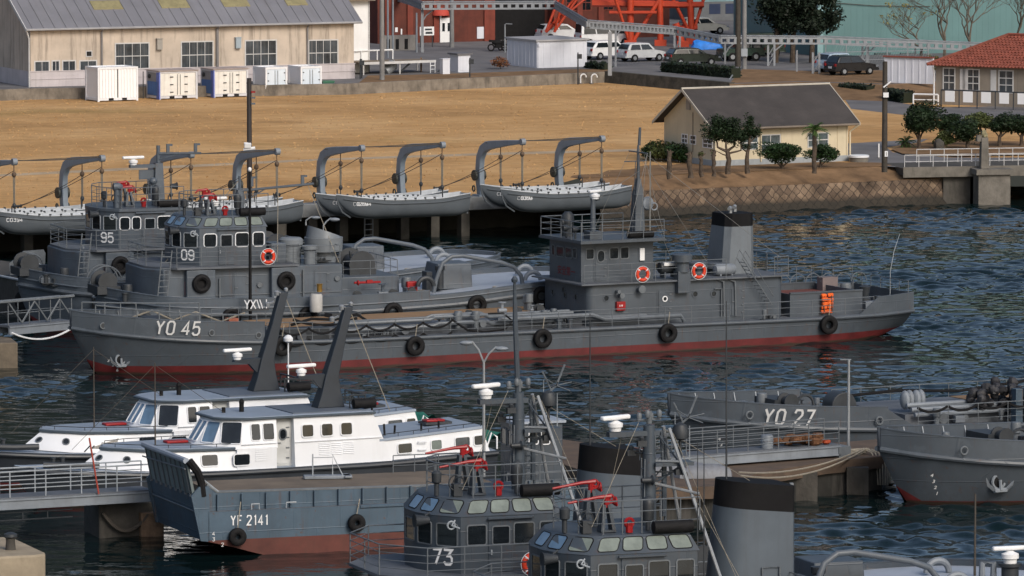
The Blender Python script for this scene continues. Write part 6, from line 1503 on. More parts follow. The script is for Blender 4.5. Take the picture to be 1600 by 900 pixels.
# --- planting
def tree(lab, px, py, z, parts, trunk, mat, name='clipped_pine', cat='tree', group=None, seed=1):
    """parts: crown clumps (px, py, r_x metres, r_z metres, count, leaf); trunk: list of limb lines in px"""
    T = Fr(name, lab, cat, G(px, py, z), 0, group); mb = MB(); rn = random.Random(seed)
    for ln in trunk:
        pts = []
        for q in ln[0]: pts.append(T.Y(q[0], q[1], q[2] if len(q) > 2 else 0))
        pts[0].z = max(pts[0].z, 0) if ln is not trunk[0] else 0
        dn = []
        for a, b in zip(pts[:-1], pts[1:]):
            for i in range(3): dn.append(a.lerp(b, i / 3) + V((rn.gauss(0, .02), rn.gauss(0, .02), 0)))
        dn.append(pts[-1]); m = len(dn)
        mb.tube(dn, [ln[1] + (ln[2] - ln[1]) * i / (m - 1) for i in range(m)], 7)
    mb.build('trunk', bark, T)
    mb = MB()
    for i, c in enumerate(parts): foliage(mb, T.Y(c[0], c[1], c[6] if len(c) > 6 else rn.uniform(-.2, .2)), c[2], c[2] * .9, c[3] * 1.1, int(c[4] * 1.9), c[5] * .8, seed * 37 + i, inner=.1)
    if parts: mb.build('crown', mat, T)
    return T
tree('dark cloud pruned pine in front of the cream house gable corner', 1137, 272, GZ, [(1117, 207, .85, .7, 700, .11), (1128, 196, .6, .55, 420, .1), (1145, 208, .85, .75, 700, .11), (1119, 192, .35, .45, 260, .09), (1147, 195, .5, .55, 350, .1), (1158, 214, .6, .45, 380, .1), (1137, 214, .7, .45, 400, .1)],
     [([(1137, 272), (1138, 250), (1136, 235)], .19, .15), ([(1136, 237), (1122, 230), (1118, 212)], .1, .04), ([(1136, 236), (1148, 228), (1147, 205)], .1, .04), ([(1137, 240), (1158, 235), (1160, 218)], .07, .03), ([(1136, 235), (1132, 215), (1129, 200)], .08, .03), ([(1137, 244), (1126, 240), (1120, 236)], .05, .02)], pine_l, seed=3)
tree('slim dark pruned pine right of the cloud pruned pine', 1168, 271, GZ, [(1171, 202, .45, .6, 380, .1), (1178, 209, .4, .35, 260, .1), (1172, 190, .3, .5, 220, .09), (1165, 213, .35, .25, 170, .09), (1182, 203, .25, .3, 130, .09), (1166, 229, .3, .2, 90, .08)],
     [([(1168, 271), (1166, 250), (1170, 230), (1172, 200), (1172, 188)], .18, .03), ([(1168, 238), (1160, 232), (1156, 222)], .06, .02), ([(1171, 222), (1180, 215), (1182, 205)], .06, .02)], pine_l, seed=4)
tree('wide round clipped bush left of the palm', 1222, 264, GZ, [(1218, 238, 1.15, .62, 1700, .1), (1208, 240, .75, .5, 700, .1), (1236, 239, .85, .55, 900, .1), (1222, 232, .95, .45, 900, .1)], [([(1222, 264), (1221, 252)], .1, .07), ([(1221, 262), (1211, 250)], .07, .03), ([(1222, 262), (1234, 250)], .07, .03)], bush_l, 'clipped_bush', 'bush', seed=5)
tree('round clipped bush behind the palm trunk', 1282, 262, GZ, [(1276, 239, .9, .55, 1000, .1), (1294, 240, .8, .5, 850, .1), (1285, 233, .8, .4, 700, .1)], [([(1282, 262), (1281, 250)], .09, .06), ([(1282, 260), (1294, 248)], .05, .02)], bush_l, 'clipped_bush', 'bush', seed=6)
def palm(lab, px, py, ptop, z, n=26, fl=1.25, trunk_r=.13, name='palm_tree', cyc=False, seed=1):
    T = Fr(name, lab, 'palm', G(px, py, z), 0); top = T.Y(px + 1, ptop, 0); rn = random.Random(seed)
    mb = MB(); m = 14; mb.tube([V((.03 * math.sin(i), 0, 0)).lerp(top, i / m) for i in range(m + 1)], [trunk_r * (1.1 - .1 * (i % 2)) for i in range(m + 1)], 8); mb.build('trunk', bark, T)
    for i in range(n):
        a = i * 2.4; e = R(rn.uniform(-25, 70)); L_ = fl * rn.uniform(.8, 1.1); mb = MB(); pts = []
        for k in range(6):
            t = k / 5; r_ = L_ * t; pts.append(top + V((math.cos(a) * r_ * math.cos(e), math.sin(a) * r_ * math.cos(e), r_ * math.sin(e) - .45 * L_ * t * t)))
        mb.tube(pts, .015, 4)
        nl = 9
        for k in range(1, nl):
            t = k / nl; p = pts[0].lerp(pts[-1], t); j = min(4, int(t * 5)); p = pts[j].lerp(pts[j + 1], t * 5 - j); d = (pts[j + 1] - pts[j]).normalized(); sd_ = d.cross(V((0, 0, 1))).normalized()
            for s_ in (-1, 1):
                q = p + (sd_ * s_ * .6 + d * .75).normalized() * (.5 if not cyc else .3) * (1 - .4 * t) + V((0, 0, -.08)); w_ = d * .03
                mb.add([p - w_, p + w_, q], [(0, 1, 2)])
        mb.build('frond', palm_l, T, smooth=False)
palm('small palm with a shaggy trunk in front of the cream house window', 1272, 271, 203, GZ, 24, .95, .14, seed=2)
palm('dark cycad at the left end of the planted island', 1414, 232, 222, GZ, 22, .85, .28, 'cycad', True, 4)
# pollarded stumps along the water side
for i, (px, py, pt, r_, lab) in enumerate(((1046, 279, 236, .15, 'leftmost pollarded stump, ragged top, by the shrubs'), (1078, 278, 238, .16, 'thick pollarded stump second from the shrubs'), (1095, 276, 238, .12, 'pollarded stump with leafy knobs before the gable'), (1115, 276, 235, .12, 'straight pollarded stump nearest the cloud pruned pine'))):
    T = Fr('pollarded_stump', lab, 'stump', G(px, py, GZ), 0, 'pollarded stumps by the water'); hh = T.Y(px, pt, 0).z; rn = random.Random(i)
    mb = MB(); mb.tube([V((rn.gauss(0, .04), 0, hh * k / 6)) for k in range(7)], [r_ * (1.25 if k == 0 else rn.uniform(.85, 1.1)) for k in range(7)], 8)
    for k in range(4): mb.tube([(0, 0, hh * rn.uniform(.5, .95)), (rn.uniform(-.3, .3), rn.uniform(-.2, .2), hh * rn.uniform(.8, 1.05))], [.06, .04], 5)
    mb.build('trunk', bark, T); mb = MB(); foliage(mb, (0, 0, hh * .95), .2, .2, .2, 10 if i != 2 else 60, .08, i); mb.build('sprouts', olive_l, T)
for i, (px, py, r_, h_, lab) in enumerate(((1018, 250, .9, .6, 'rounded dark shrub furthest left of the cream house'), (1038, 252, 1.0, .65, 'wide dark shrub below the cream house gable'), (1060, 254, .85, .6, 'dark shrub at the foot of the cream house gable'))):
    T = Fr('dark_shrub', lab, 'shrub', G(px, py, GZ), 0, 'dark shrubs left of the cream house'); mb = MB(); foliage(mb, (0, 0, h_), r_ * 1.1, r_, h_ * 1.1, 1700, .1, 60 + i, .1); mb.build('leaves', olive_l if i == 1 else bush_l, T); mb = MB(); mb.tube([(0, 0, 0), (.1, 0, h_)], .05, 5); mb.build('stem', bark, T)
# trees of the planted island
def round_tree(lab, px, py, cx, cy, rx, rz, n, mat, seed, name='round_pine', lean=0):
    rx *= 1.22; rz *= 1.2; n = int(n * 1.5)
    tree(lab, px, py, GZ + .08, [(cx, cy, rx, rz, n, .13), (cx - 8, cy + 4, rx * .7, rz * .6, n // 3, .12), (cx + 9, cy + 3, rx * .7, rz * .6, n // 3, .12), (cx + 2, cy - 8, rx * .7, rz * .5, n // 3, .12)], [([(px, py), (px + lean * .5, py - 14), (cx, cy + 4)], .16, .07), ([(px + lean * .5, py - 14), (cx + 12, cy + 6)], .07, .03), ([(px, py - 12), (cx - 12, cy + 8)], .06, .03)], mat, name, seed=seed, group='trees on the planted island')
round_tree('large round dark pine at the left of the planted island', 1436, 232, 1436, 187, 1.15, .95, 1700, pine_l, 11)
round_tree('leaning open pine right of the large round pine', 1481, 226, 1484, 191, .85, .5, 700, pine_l, 12, lean=-6)
round_tree('small bushy olive shrub over a dark stone', 1475, 232, 1477, 217, .6, .45, 500, olive_l, 13, 'island_shrub')
round_tree('dense dark tree between leaning pine and gate pillar', 1512, 232, 1510, 203, .8, .65, 900, pine_l, 14)
round_tree('olive tree behind the concrete gate pillar', 1534, 228, 1530, 190, .9, .5, 800, olive_l, 15)
round_tree('dark tree just right of the concrete gate pillar', 1562, 229, 1566, 195, .85, .7, 900, pine_l, 16)
round_tree('dark tree at the right edge above the jetty rails', 1596, 228, 1598, 195, .8, .7, 800, pine_l, 17)
# conifers before the teal warehouse, bare trees
for i, (px, py, w_, lab) in enumerate(((1212, 98, 1.5, 'tall black green conifer furthest left above the crane foot'), (1238, 98, 1.6, 'tall black green conifer in the middle of its row'), (1268, 98, 1.3, 'tall black green conifer touching the teal warehouse'))):
    T = Fr('tall_conifer', lab, 'tree', G(px, py, YZ), 0, 'tall conifers by the teal warehouse'); hh = T.Y(px, -40, 0).z; z0_ = T.Y(px, 40, 0).z; mb = MB(); rn = random.Random(i)
    for k in range(18): foliage(mb, (rn.uniform(-1.5, 1.5), rn.uniform(-.8, .8), z0_ + (hh - z0_) * rn.uniform(0, 1)), w_ * .7, w_ * .7, 1.0, 650, .17, i * 50 + k, .1)
    mb.build('crown', conif_l, T); mb = MB(); mb.tube([(0, 0, 0), (.1, 0, z0_), (0, 0, hh * .8)], [.22, .18, .08], 8)
    for k in range(4): mb.tube([(0, 0, z0_ * .5), (rn.uniform(-1.2, 1.2), rn.uniform(-.5, .5), z0_ * rn.uniform(.9, 1.3))], [.1, .05], 6)
    mb.build('trunk', bark, T)
def bare_tree(lab, px, py, hgt, spread, seed, leaves=0, z=YZ):
    T = Fr('bare_tree', lab, 'tree', G(px, py, z), 0, 'bare winter trees'); rn = random.Random(seed); mb = MB(); tips = []
    def grow(p, d, L_, r, dep):
        q = p + d * L_; mid = p.lerp(q, .5) + V((rn.gauss(0, .06), rn.gauss(0, .06), 0)) * L_
        mb.tube([p, mid, q], [r, r * .8, r * .62], 5 if dep < 3 else 4)
        if dep >= 6: tips.append(q); return
        for k in range(rn.choice((2, 3, 3))):
            a = V((rn.gauss(0, 1) * spread, rn.gauss(0, 1) * spread, rn.uniform(.1, .6))); grow(q, (d + a * .75).normalized(), L_ * rn.uniform(.66, .98), r * .6, dep + 1)
    grow(V((0, 0, 0)), V((rn.uniform(-.15, .15), 0, 1)).normalized(), hgt * .16, .17, 0)
    mb.build('trunk', paint('grey winter bark', (.11, .095, .075), .9, .3, 4), T)
    if leaves:
        m2 = MB()
        for q in rn.sample(tips, min(leaves, len(tips))): foliage(m2, q, .25, .25, .2, 7, .1, rn.randint(0, 9999))
        m2.build('leaves', dry_l, T)
bare_tree('spreading bare tree with a few yellow leaves before the teal warehouse', 1475, 97, 10.5, .8, 5, 60)
bare_tree('upright bare tree just left of the tiled roof ridge', 1517, 96, 10.5, .7, 8)
bare_tree('bare tree at the top right behind the tiled roof', 1588, 92, 10.0, .6, 9)
bare_tree('small twiggy tree leaning left before the teal wall', 1440, 100, 8.0, .95, 12, 40)
T = Fr('yellow_shrub', 'yellowing shrub between the bare tree and the tiled roof', 'shrub', G(1455, 118, YZ), 0); mb = MB(); foliage(mb, (0, 0, 1.0), 1.5, 1.0, .9, 700, .13, 77, .1); mb.build('leaves', leafmat('brownish leaves', (.09, .08, .03)), T); mb = MB(); mb.tube([(0, 0, 0), (0, 0, 1)], .06, 5); mb.build('stem', bark, T)
# chain link fence line under the gantry
T = Fr('mesh_fence', 'grey post and wire fence below the pipe gantry before the teal warehouse', 'fence', G(1290, 107, YZ), 18); xe = T.Y(1450, 104, 0).x; mb = MB(); mb.rail([(0, 0, 0), (xe, 0, 0)], 1.9, 3, 1.9, r=.035); mb.build('post_and_rail', gm, T)
mb = MB()
for k in range(40): mb.tube([(xe * k / 40, 0, .05), (xe * k / 40 + 1.0, 0, 1.85)], .008, 3)
mb.build('wire', gm, T)
# jetty at the right
JT = Fr('concrete_jetty', 'concrete jetty deck on dark piers with white railings at the right', 'jetty', G(1412, 264, GZ), 12)
xe = JT.Y(1680, 268, 0).x
mb = MB(); mb.box(0, xe, 0, 5.0, -.45, .02); mb.build('deck', concrete_d, JT); mb = MB(); mb.box(-.05, xe, -.12, 0, -.55, .12); mb.build('edge_beam', concrete, JT)
mb = MB()
for px in (1497, 1560): x_ = JT.Y(px, 300, 0).x; mb.cut(); mb.box(x_ - .9, x_ + .9, .3, 4.6, -3.2, -.45)
mb.build('pier', concrete_d, JT)
q = JT.Y(1546, 320, -.3); mb = MB(); mb.box(q.x - 1.05, q.x + 1.05, -1.4, -.13, -3.0, -.35); mb.box(q.x - 1.25, q.x + 1.25, -1.6, -.13, -.35, .0); mb.build('pier_head', concrete, JT)
for y_, x0_, pts_ in ((.15, .1, 0), (4.8, 2.2, 0)):
    mb = MB(); mb.rail([(x0_, y_, .02), (xe, y_, .02)], .85, 2, .95, r=.024); mb.build('railing', paint('dull white rail', (.5, .5, .5), .6, .1, 2), JT)
T = Fr('gate_pillar', 'grey concrete pillar with a knobbly lichen top on the jetty', 'pillar', JT.W((JT.Y(1535, 270, -.4).x, -.75, 0)), 12); hh = T.Y(1535, 204, 0).z
mb = MB(); mb.prism([(-.28, -.28), (.28, -.28), (.28, .28), (-.28, .28)], -.0, hh * .82, [(-.22, -.22), (.22, -.22), (.22, .22), (-.22, .22)]); mb.build('shaft', concrete, T, bev=.03); mb = MB(); mb.blob((0, 0, hh * .9), .24, .24, .3, 10, 6, .5); mb.build('cap', paint('lichen stone', (.22, .2, .12), .9, .4, 6), T); mb = MB(); mb.cbox((-.35, 0, hh * .8), .3, .3, .4); mb.build('lamp_box', concrete, T)
T = Fr('white_post', 'thin white post at the roadside left of the utility pole', 'post', G(1373, 247, GZ), 0); mb = MB(); mb.tube([(0, 0, 0), (0, 0, .95)], .05, 6); mb.build('post', white, T); mb = MB(); mb.lathe((0, 0, 0), [(.12, 0), (.1, .05)], 8); mb.build('foot', concrete, T)
T = Fr('fallen_board', 'long pale board lying on the ground by the stumps', 'board', G(1070, 268, GZ), 20); mb = MB(); mb.cbox((0, 0, .06), 2.0, .25, .08, .1); mb.build('board', wood, T)
T = Fr('garden_stone', 'dark upright stone on the planted island', 'stone', G(1467, 236, GZ), 0); mb = MB(); mb.blob((0, 0, .35), .42, .3, .5, 9, 6, .4); mb.build('stone', concrete_d, T)
# ------------------------------------------------------------------ harbour tugs, all of one build
TUGF = paint('brighter lit tug grey', (.078, .096, .118), .42, .15, .7, .4, (.06, .062, .065), bump=.2, bscale=1.2, plates=.35, spots=.35)  # same tug grey, the brighter light on the far tugs put into the colour
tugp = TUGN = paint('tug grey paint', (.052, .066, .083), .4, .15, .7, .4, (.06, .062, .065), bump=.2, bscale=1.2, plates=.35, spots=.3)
tugdeck = paint('pale blue tug deck', (.33, .37, .43), .5, .08, .8, .12)
slant_glass = glass('slant glass with painted sky', (.17, .2, .18), .1, .5, .3)  # sky reflected in the sloped panes is put into the base colour
def tug(label, px, py, yaw, number, style, wl=3.45, stack=(5.05, 7.5), seed=1, name='harbour_tug'):
    """px,py: near front corner of the wheelhouse eave, 6.2 m up. local x aft, y away from us"""
    c = G(px, py, 6.2); o = V((c.x - 2.3 * math.sin(R(yaw)), c.y + 2.3 * math.cos(R(yaw)), 0))
    T = Fr(name, label, 'tug', o, yaw); rn = random.Random(seed)
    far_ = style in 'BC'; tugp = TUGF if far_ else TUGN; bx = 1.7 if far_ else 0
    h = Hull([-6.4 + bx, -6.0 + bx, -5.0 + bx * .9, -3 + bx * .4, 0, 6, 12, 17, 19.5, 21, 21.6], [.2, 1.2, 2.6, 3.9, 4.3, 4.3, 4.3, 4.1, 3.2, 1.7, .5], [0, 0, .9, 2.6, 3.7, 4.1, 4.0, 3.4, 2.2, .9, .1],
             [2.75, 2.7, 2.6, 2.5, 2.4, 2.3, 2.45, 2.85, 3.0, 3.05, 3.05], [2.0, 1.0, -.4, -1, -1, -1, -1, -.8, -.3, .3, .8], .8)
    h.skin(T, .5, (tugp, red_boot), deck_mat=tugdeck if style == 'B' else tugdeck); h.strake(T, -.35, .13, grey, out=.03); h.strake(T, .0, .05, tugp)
    h.bulwark(T, -6.4 + bx, 11.5, lambda x: .45 + .1 * max(0, -x / 7), tugp, cap=.04)
    h.bulwark(T, 11.5, 21.6, lambda x: .16, tugp, cap=.07, ribs=0, flare=0, t=.25)
    # lower house, rounded forward
    mb = MB(); fx = -.8 if far_ else 0; mb.prism([(-1.9 + fx, -1.6), (-1.2 + fx, -2.7), (7.4, -2.7), (7.4, 2.7), (-1.2 + fx, 2.7), (-1.9 + fx, 1.6)], 2.2, 4.22); mb.build('deckhouse', tugp, T, bev=.05)
    mb = MB(); mb.prism([(-2.6, -1.5), (-1.4, -3.1), (5.0, -3.1), (5.0, 3.1), (-1.4, 3.1), (-2.6, 1.5)], 4.22, 4.32); mb.build('bridge_deck', deckgrey, T)
    for x in (-.15, 4.3):
        mb = MB(); mb.box(x - .75, x + .75, -3.05, -2.72, 2.3, 4.18); o2 = mb.build('fender_frame', tugp, T, bev=.04)
        m2 = MB(); m2.torus((x, -3.12, 3.5), .34, .15, 'y', 22, 8); m2.build('tyre', black, o2)
        m2 = MB(); m2.lathe((x, -3.06, 3.5), [(.3, .0), (.3, -.01)], 16, 'y'); m2.build('dark_panel', black, o2)
    door(T, (2.05, -2.7, 3.2), ux, vz, .75, 1.55, tugp); door(T, (6.3, -2.7, 3.2), ux, vz, .75, 1.55, tugp)
    # wheelhouse
    P = [(0, -2.3), (-.66, -1.5), (-.95, -.55), (-.95, .55), (-.66, 1.5), (0, 2.3), (wl, 2.3), (wl, -2.3)]
    mb = MB(); mb.prism(P, 4.3, 6.2); mb.build('wheelhouse', tugp, T)
    def facets(zlo, zhi): return [(P[1], P[0]), (P[2], P[1]), (P[3], P[2]), (P[4], P[3])]
    if style == 'A' or style == 'C':
        Q_ = [(x * (1 if x > wl - .1 else 1) + (.42 if x < .01 else -.15 if x > wl - .1 else 0), y * .83) for x, y in P]
        mb = MB(); mb.prism([(x * 1.02, y * 1.012) for x, y in P], 6.2, 6.74, Q_); mb.build('slanted_brow', tugp, T)
        def slant(i0, i1, t0, t1, nw, sk=0):
            a0, a1 = V((*P[i0], 6.2)) * 1, V((*P[i1], 6.2)); a0.x *= 1.02; a1.x *= 1.02; a0.y *= 1.012; a1.y *= 1.012
            b0, b1 = V((*Q_[i0], 6.74)), V((*Q_[i1], 6.74))
            for k in range(nw):
                f0, f1 = t0 + (t1 - t0) * (k + .1) / nw, t0 + (t1 - t0) * (k + .9) / nw
                c0, c1, c2, c3 = a0.lerp(a1, f0), a0.lerp(a1, f1), b0.lerp(b1, f1), b0.lerp(b1, f0)
                lo0, lo1, hi1, hi0 = c0.lerp(c3, .17), c1.lerp(c2, .17), c1.lerp(c2, .86), c0.lerp(c3, .86)
                u = (lo1 - lo0).normalized(); v = ((hi0 + hi1) / 2 - (lo0 + lo1) / 2).normalized(); cc = (lo0 + lo1 + hi0 + hi1) / 4
                window(T, cc, u, v, ((lo1 - lo0).length + (hi1 - hi0).length) / 2, ((hi0 + hi1) / 2 - (lo0 + lo1) / 2).length, black, slant_glass if not (i0 in (2, 3)) else blue_glass, r=.1, fw=.028, name='slant_window', proud=.02)
        slant(0, 7, .02, .98, 4)
        for a, b in ((1, 0), (2, 1), (3, 2)): slant(a, b, .05, .95, 1)
        top = 6.76; RP = Q_
    else:
        mb = MB(); mb.prism([(x * 1.04 + .02, y * 1.05) for x, y in P], 6.2, 6.34); mb.build('roof', tugp, T); top = 6.36; RP = P
    # lower windows
    wm = rail_l if style != 'A' else rail_m
    if style == 'A' or style == 'C':
        lay = [(.55, .62, .62, 0), (1.38, .56, .56, 1), (2.2, .66, .66, 0), (3.05, .55, .66, 0)]
    else: lay = [(.35, .5, .62, 0), (1.0, .42, .62, 2), (1.75, .5, .5, 1), (2.6, .75, .62, 2)]
    for cx, wd, hh, kind in lay:
        cx *= wl / 3.45
        if kind == 1:
            mb = MB(); mb.box(cx - .42, cx + .42, -2.34, -2.302, 4.34, 6.08); o2 = mb.build('door', tugp, T, bev=.015); window(o2, (cx, -2.342, 5.55), ux, vz, wd, hh, wm, dark_glass, r=.05, fw=.04)
            m2 = MB(); m2.cbox((cx - .34, -2.38, 5.0), .05, .05, .16); m2.build('handle', rail_l, o2)
        else: window(T, (cx, -2.3, 5.58), ux, vz, wd, hh, wm if style == 'A' else boatwhite, dark_glass, r=.05 if style == 'A' else .11, fw=.045)
    for a, b in ((1, 0), (2, 1), (3, 2)):
        a_, b_ = V((*P[a], 5.58)), V((*P[b], 5.58)); window(T, (a_ + b_) / 2, b_ - a_, vz, (b_ - a_).length - .28, .7, wm, dark_glass, r=.05, fw=.04)
    if style != 'A' and style != 'C': pass
    mb = MB(); mb.tube([(.9, -2.42, 6.12), (2.5, -2.42, 6.12)], .05, 6); mb.build('door_hood', tugp, T)
    # number on the facet nearest the bow on our side
    if number:
        a_, b_ = V((*P[2], 0)), V((*P[0], 0)); u = (b_ - a_).normalized(); n = u.cross(vz)
        a2, b2 = V((*P[1], 0)), V((*P[0], 0)); u = (b2 - a2).normalized(); n = u.cross(vz); L_ = (b2 - a2).length
        hgt = .48
        strokes(T, number, lambda q, z: a2 + u * (q - .02) + n * .012 + V((0, 0, 4.6 + z)), hgt, white, wd=.62, t=.17, gap=.26)
    # rail round the bridge deck
    mb = MB(); rp = [(5.0, -3.0, 4.32), (-1.4, -3.0, 4.32), (-2.55, -1.5, 4.32), (-2.55, 1.5, 4.32), (-1.4, 3.0, 4.32), (5.0, 3.0, 4.32)]; mb.rail(rp, 1.0, 4, 1.3, r=.02); mb.build('bridge_rail', rail_m, T)
    # roof rail and gear
    mb = MB(); q = [(x * .92 + .25, y * .9, top - .02) for x, y in RP]; mb.rail([(wl + .3, q[7][1], top), q[0], q[1], q[2], q[3], q[4], q[5], (wl + .3, q[5][1], top)], 1.05, 3, .7, r=.019); mb.build('roof_rail', rail_m, T)
    for yy, ln, zz in (((-1.05, 1.3, 1.05), (.35, 1.3, 1.35)) if style == 'A' else ((-.9, .45, .95), (.2, .45, 1.1))):    # water cannon on their stands
        mb = MB(); mb.box(.75, 1.25, yy - .22, yy + .22, top, top + .06); mb.rings([[V((.75 + k, yy + s_ * .2, top)) for k, s_ in ((0, -1), (.12, -1), (.12, 1), (0, 1))], [V((.85 + k, yy + s_ * .12, top + zz - .2)) for k, s_ in ((0, -1), (.1, -1), (.1, 1), (0, 1))]]); mb.rings([[V((1.15 + k, yy + s_ * .2, top)) for k, s_ in ((0, -1), (.12, -1), (.12, 1), (0, 1))], [V((1.0 + k, yy + s_ * .12, top + zz - .2)) for k, s_ in ((0, -1), (.1, -1), (.1, 1), (0, 1))]]); mb.build('cannon_stand', tugp, T)
        mb = MB(); b_ = V((1.0, yy, top + zz)); mb.tube([b_ + V((0, 0, -.28)), b_], .09, 8); mb.torus(b_ + V((.12, 0, -.02)), .13, .04, 'y', 14, 6); mb.torus(b_ + V((.3, 0, -.1)), .12, .04, 'x', 12, 5); mb.tube([b_ + V((.15, 0, .06)), b_ + V((-.3, 0, .04)), b_ + V((-ln, 0, -.1))], [.08, .055, .035], 8); mb.tube([b_, b_ + V((.4, .1, -.25))], .05, 6); mb.build('water_cannon', redp, T)
    mb = MB(); mb.lathe((-.35, -.9, top), [(.08, 0), (.08, .4), (.16, .45), (.17, .75), (.1, .82)], 12); mb.build('searchlight', greydark, T)
    mb = MB(); mb.torus((.2, -1.3, top + .45), .26, .025, 'y', 16, 5); mb.torus((.35, -1.1, top + .4), .2, .02, 'y', 14, 5); mb.cbox((.25, -1.2, top + .2), .3, .3, .4); mb.build('hose_reel', greydark, T)
    mb = MB(); mb.tube([(1.6, -1.5, top), (1.6, -1.5, top + .3)], .12, 8); mb.torus((1.6, -1.5, top + .3), .14, .05, 'y', 12, 5); mb.build('red_valve', redp, T)
    mb = MB(); mb.lathe((2.2, -1.95, top + .18), [(.05, 0), (.2, .04), (.2, 1.35), (.05, 1.4)], 14, 'x'); mb.build('rolled_cover', black, T)
    mb = MB(); mb.lathe((2.35, -1.2, top + .25), [(.02, 0), (.18, .08), (.2, .4), (.2, .62), (.13, .78), (.04, .84)], 14); mb.cyl((2.35, -1.2, top), (2.35, -1.2, top + .3), .08); mb.build('dome', greydark, T)
    mb = MB(); mb.lathe((-1.05, -1.55, 6.05), [(.02, .25), (.12, .2), (.2, -.25), (.23, -.3), (.14, -.27)], 12, 'x'); mb.tube([(-.9, -1.3, 6.15), (-.6, -1.2, 6.3)], .04, 5); mb.build('horn', greydark, T)
    mb = MB(); mb.torus((-.35, -2.35, 5.95), .13, .03, 'y', 12, 5); mb.tube([(-.2, -2.3, 6.1), (-.35, -2.4, 5.95), (-.1, -2.5, 5.85)], .03, 5); mb.build('floodlight', rail_l, T)
    # mast
    mx = 2.85; mb = MB(); before = set(o_.name for o_ in T.e.children)
    if style in 'A':
        m3 = 9.55; mb.lathe((mx, 0, top - .6), [(.24, 0), (.19, m3 - top + .5)], 12); mb.build('mast', tugp, T)
        mb = MB(); mb.cbox((mx - .55, 0, 9.2), 1.7, .3, .16); mb.rings([[V((mx - .9, y, 9.12)), V((mx, y, 9.12)), V((mx, y, 8.5)), V((mx - .25, y, 8.95))] for y in (-.05, .05)]); mb.build('radar_arm', tugp, T)
        radar(T, (mx - 1.15, 0, 9.3), 1.15, .35, .24, .34)
        mb = MB(); mb.cbox((mx + .75, 0, 8.2), 1.3, .7, .12); mb.tube([(mx + .3, 0, 9.15), (mx + .95, -.3, 8.2)], .03, 5); mb.tube([(mx + 1.3, 0, 8.2), (mx + .2, 0, 7.6)], .04, 5); mb.tube([(mx + .55, .1, 8.2), (mx + .55, .1, 6.5)], .09, 8); mb.tube([(mx + .45, .1, 9.2), (mx + .5, .1, 8.2)], .06, 6); mb.build('mast_platform', tugp, T)
        mb = MB(); mb.tube([(mx + .6, -.2, 9.35), (mx + 1.95, -1.5, 4.4)], .06, 8); mb.tube([(mx + .6, .3, 9.35), (mx + 1.95, 1.5, 4.4)], .06, 8); mb.tube([(mx + .9, -.5, 8.3), (mx + .1, 0, 8.3)], .04, 6); mb.tube([(mx + 1.35, -.93, 7.3), (mx + .1, -.1, 7.6)], .045, 6); mb.build('mast_strut', steel, T)
        mb = MB(); mb.lathe((mx + 1.1, .1, 8.9), [(.05, 0), (.26, .08), (.28, .3), (.2, .5), (.05, .58)], 14); mb.cyl((mx + 1.1, .1, 8.25), (mx + 1.1, .1, 8.95), .05); mb.build('satellite_dome', greydark, T)
        mb = MB(); mb.cyl((mx, 0, 9.5), (mx, 0, 9.9), .09)
        for k in range(4): mb.lathe((mx - .3 + .2 * k, .1 * (-1) ** k, 9.6 + .1 * (k % 2)), [(.07, 0), (.09, .05), (.09, .18), (.05, .24)], 10)
        mb.tube([(mx - .4, 0, 9.62), (mx + .4, 0, 9.62)], .03, 5); mb.build('mast_light', rail_m, T)
        mb = MB(); hb_ = V((mx + 1.45, .3, 9.6))
        for k in range(7): a = k * .9; mb.tube([hb_, hb_ + V((math.cos(a) * .55, math.sin(a) * .5, .25 * math.sin(a * 2) + .1))], .02, 4)
        mb.tube([(mx + .5, .2, 8.9), hb_, hb_ + V((.3, 0, .7))], .035, 5); mb.tube([hb_ + V((-.2, 0, -.1)), hb_ + V((-.5, 0, .5))], .03, 5); mb.build('aerial_cluster', rail_m, T)
        mb = MB(); ladder(mb, (mx - .26, -.1, top), (mx - .24, -.1, 8.4), (0, .3, 0), .3); mb.build('mast_ladder', rail_m, T)
        mb = MB()
        for a_, b_ in (((mx + .7, -.3, 9.2), (mx + 2.6, -1.9, 3.9)), ((mx + .8, -.3, 8.2), (mx + 2.9, -1.6, 3.9)), ((mx - .9, .1, 9.1), (mx - 1.2, .9, 6.4)), ((mx - .4, -.1, 9.55), (.3, -1.6, 6.5)), ((mx + .5, 0, 9.3), (6.5, 0, 7.4))): mb.cut(); mb.tube([a_, b_], .009, 4)
        mb.build('halyard', rope_m, T)
        mb = MB()
        for k in range(5): z = 6.9 + .42 * k; mb.tube([(mx + .18, .05, z), (mx + .6, .1, z)], .03, 5); mb.tube([(mx + .18, .05, z), (mx + .6, .1, z + .42)], .02, 4)
        mb.tube([(mx + .6, .12, 6.3), (mx + .6, .12, 9.0)], .05, 6); mb.build('mast_lattice', tugp, T)
        for q_ in ((mx - .5, .3, 8.55), (mx + .9, -.35, 7.95), (mx - .35, -.25, 8.9)): mb = MB(); mb.cbox(q_, .3, .16, .18); mb.tube([q_, (mx, 0, q_[2])], .03, 5); mb.lathe((q_[0], q_[1], q_[2] + .08), [(.07, 0), (.09, .1), (.04, .16)], 8); mb.build('signal_lamp', greydark, T)
        for x_, y_, h_ in ((mx + 1.0, .3, 1.5), (mx + 1.3, -.2, 1.1), (mx - .2, .3, 1.0)): mb = MB(); mb.tube([(x_, y_, 8.3), (x_, y_, 8.3 + h_)], [.02, .012], 4); mb.build('whip_aerial', rail_l, T)
        mb = MB(); mb.lathe((mx - .45, -.5, 7.75), [(.08, 0), (.1, .3), (.17, .36)], 10, 'x'); mb.cbox((mx - .1, -.3, 7.7), .5, .3, .05); mb.build('loudhailer', greydark, T)
    elif style == 'C':
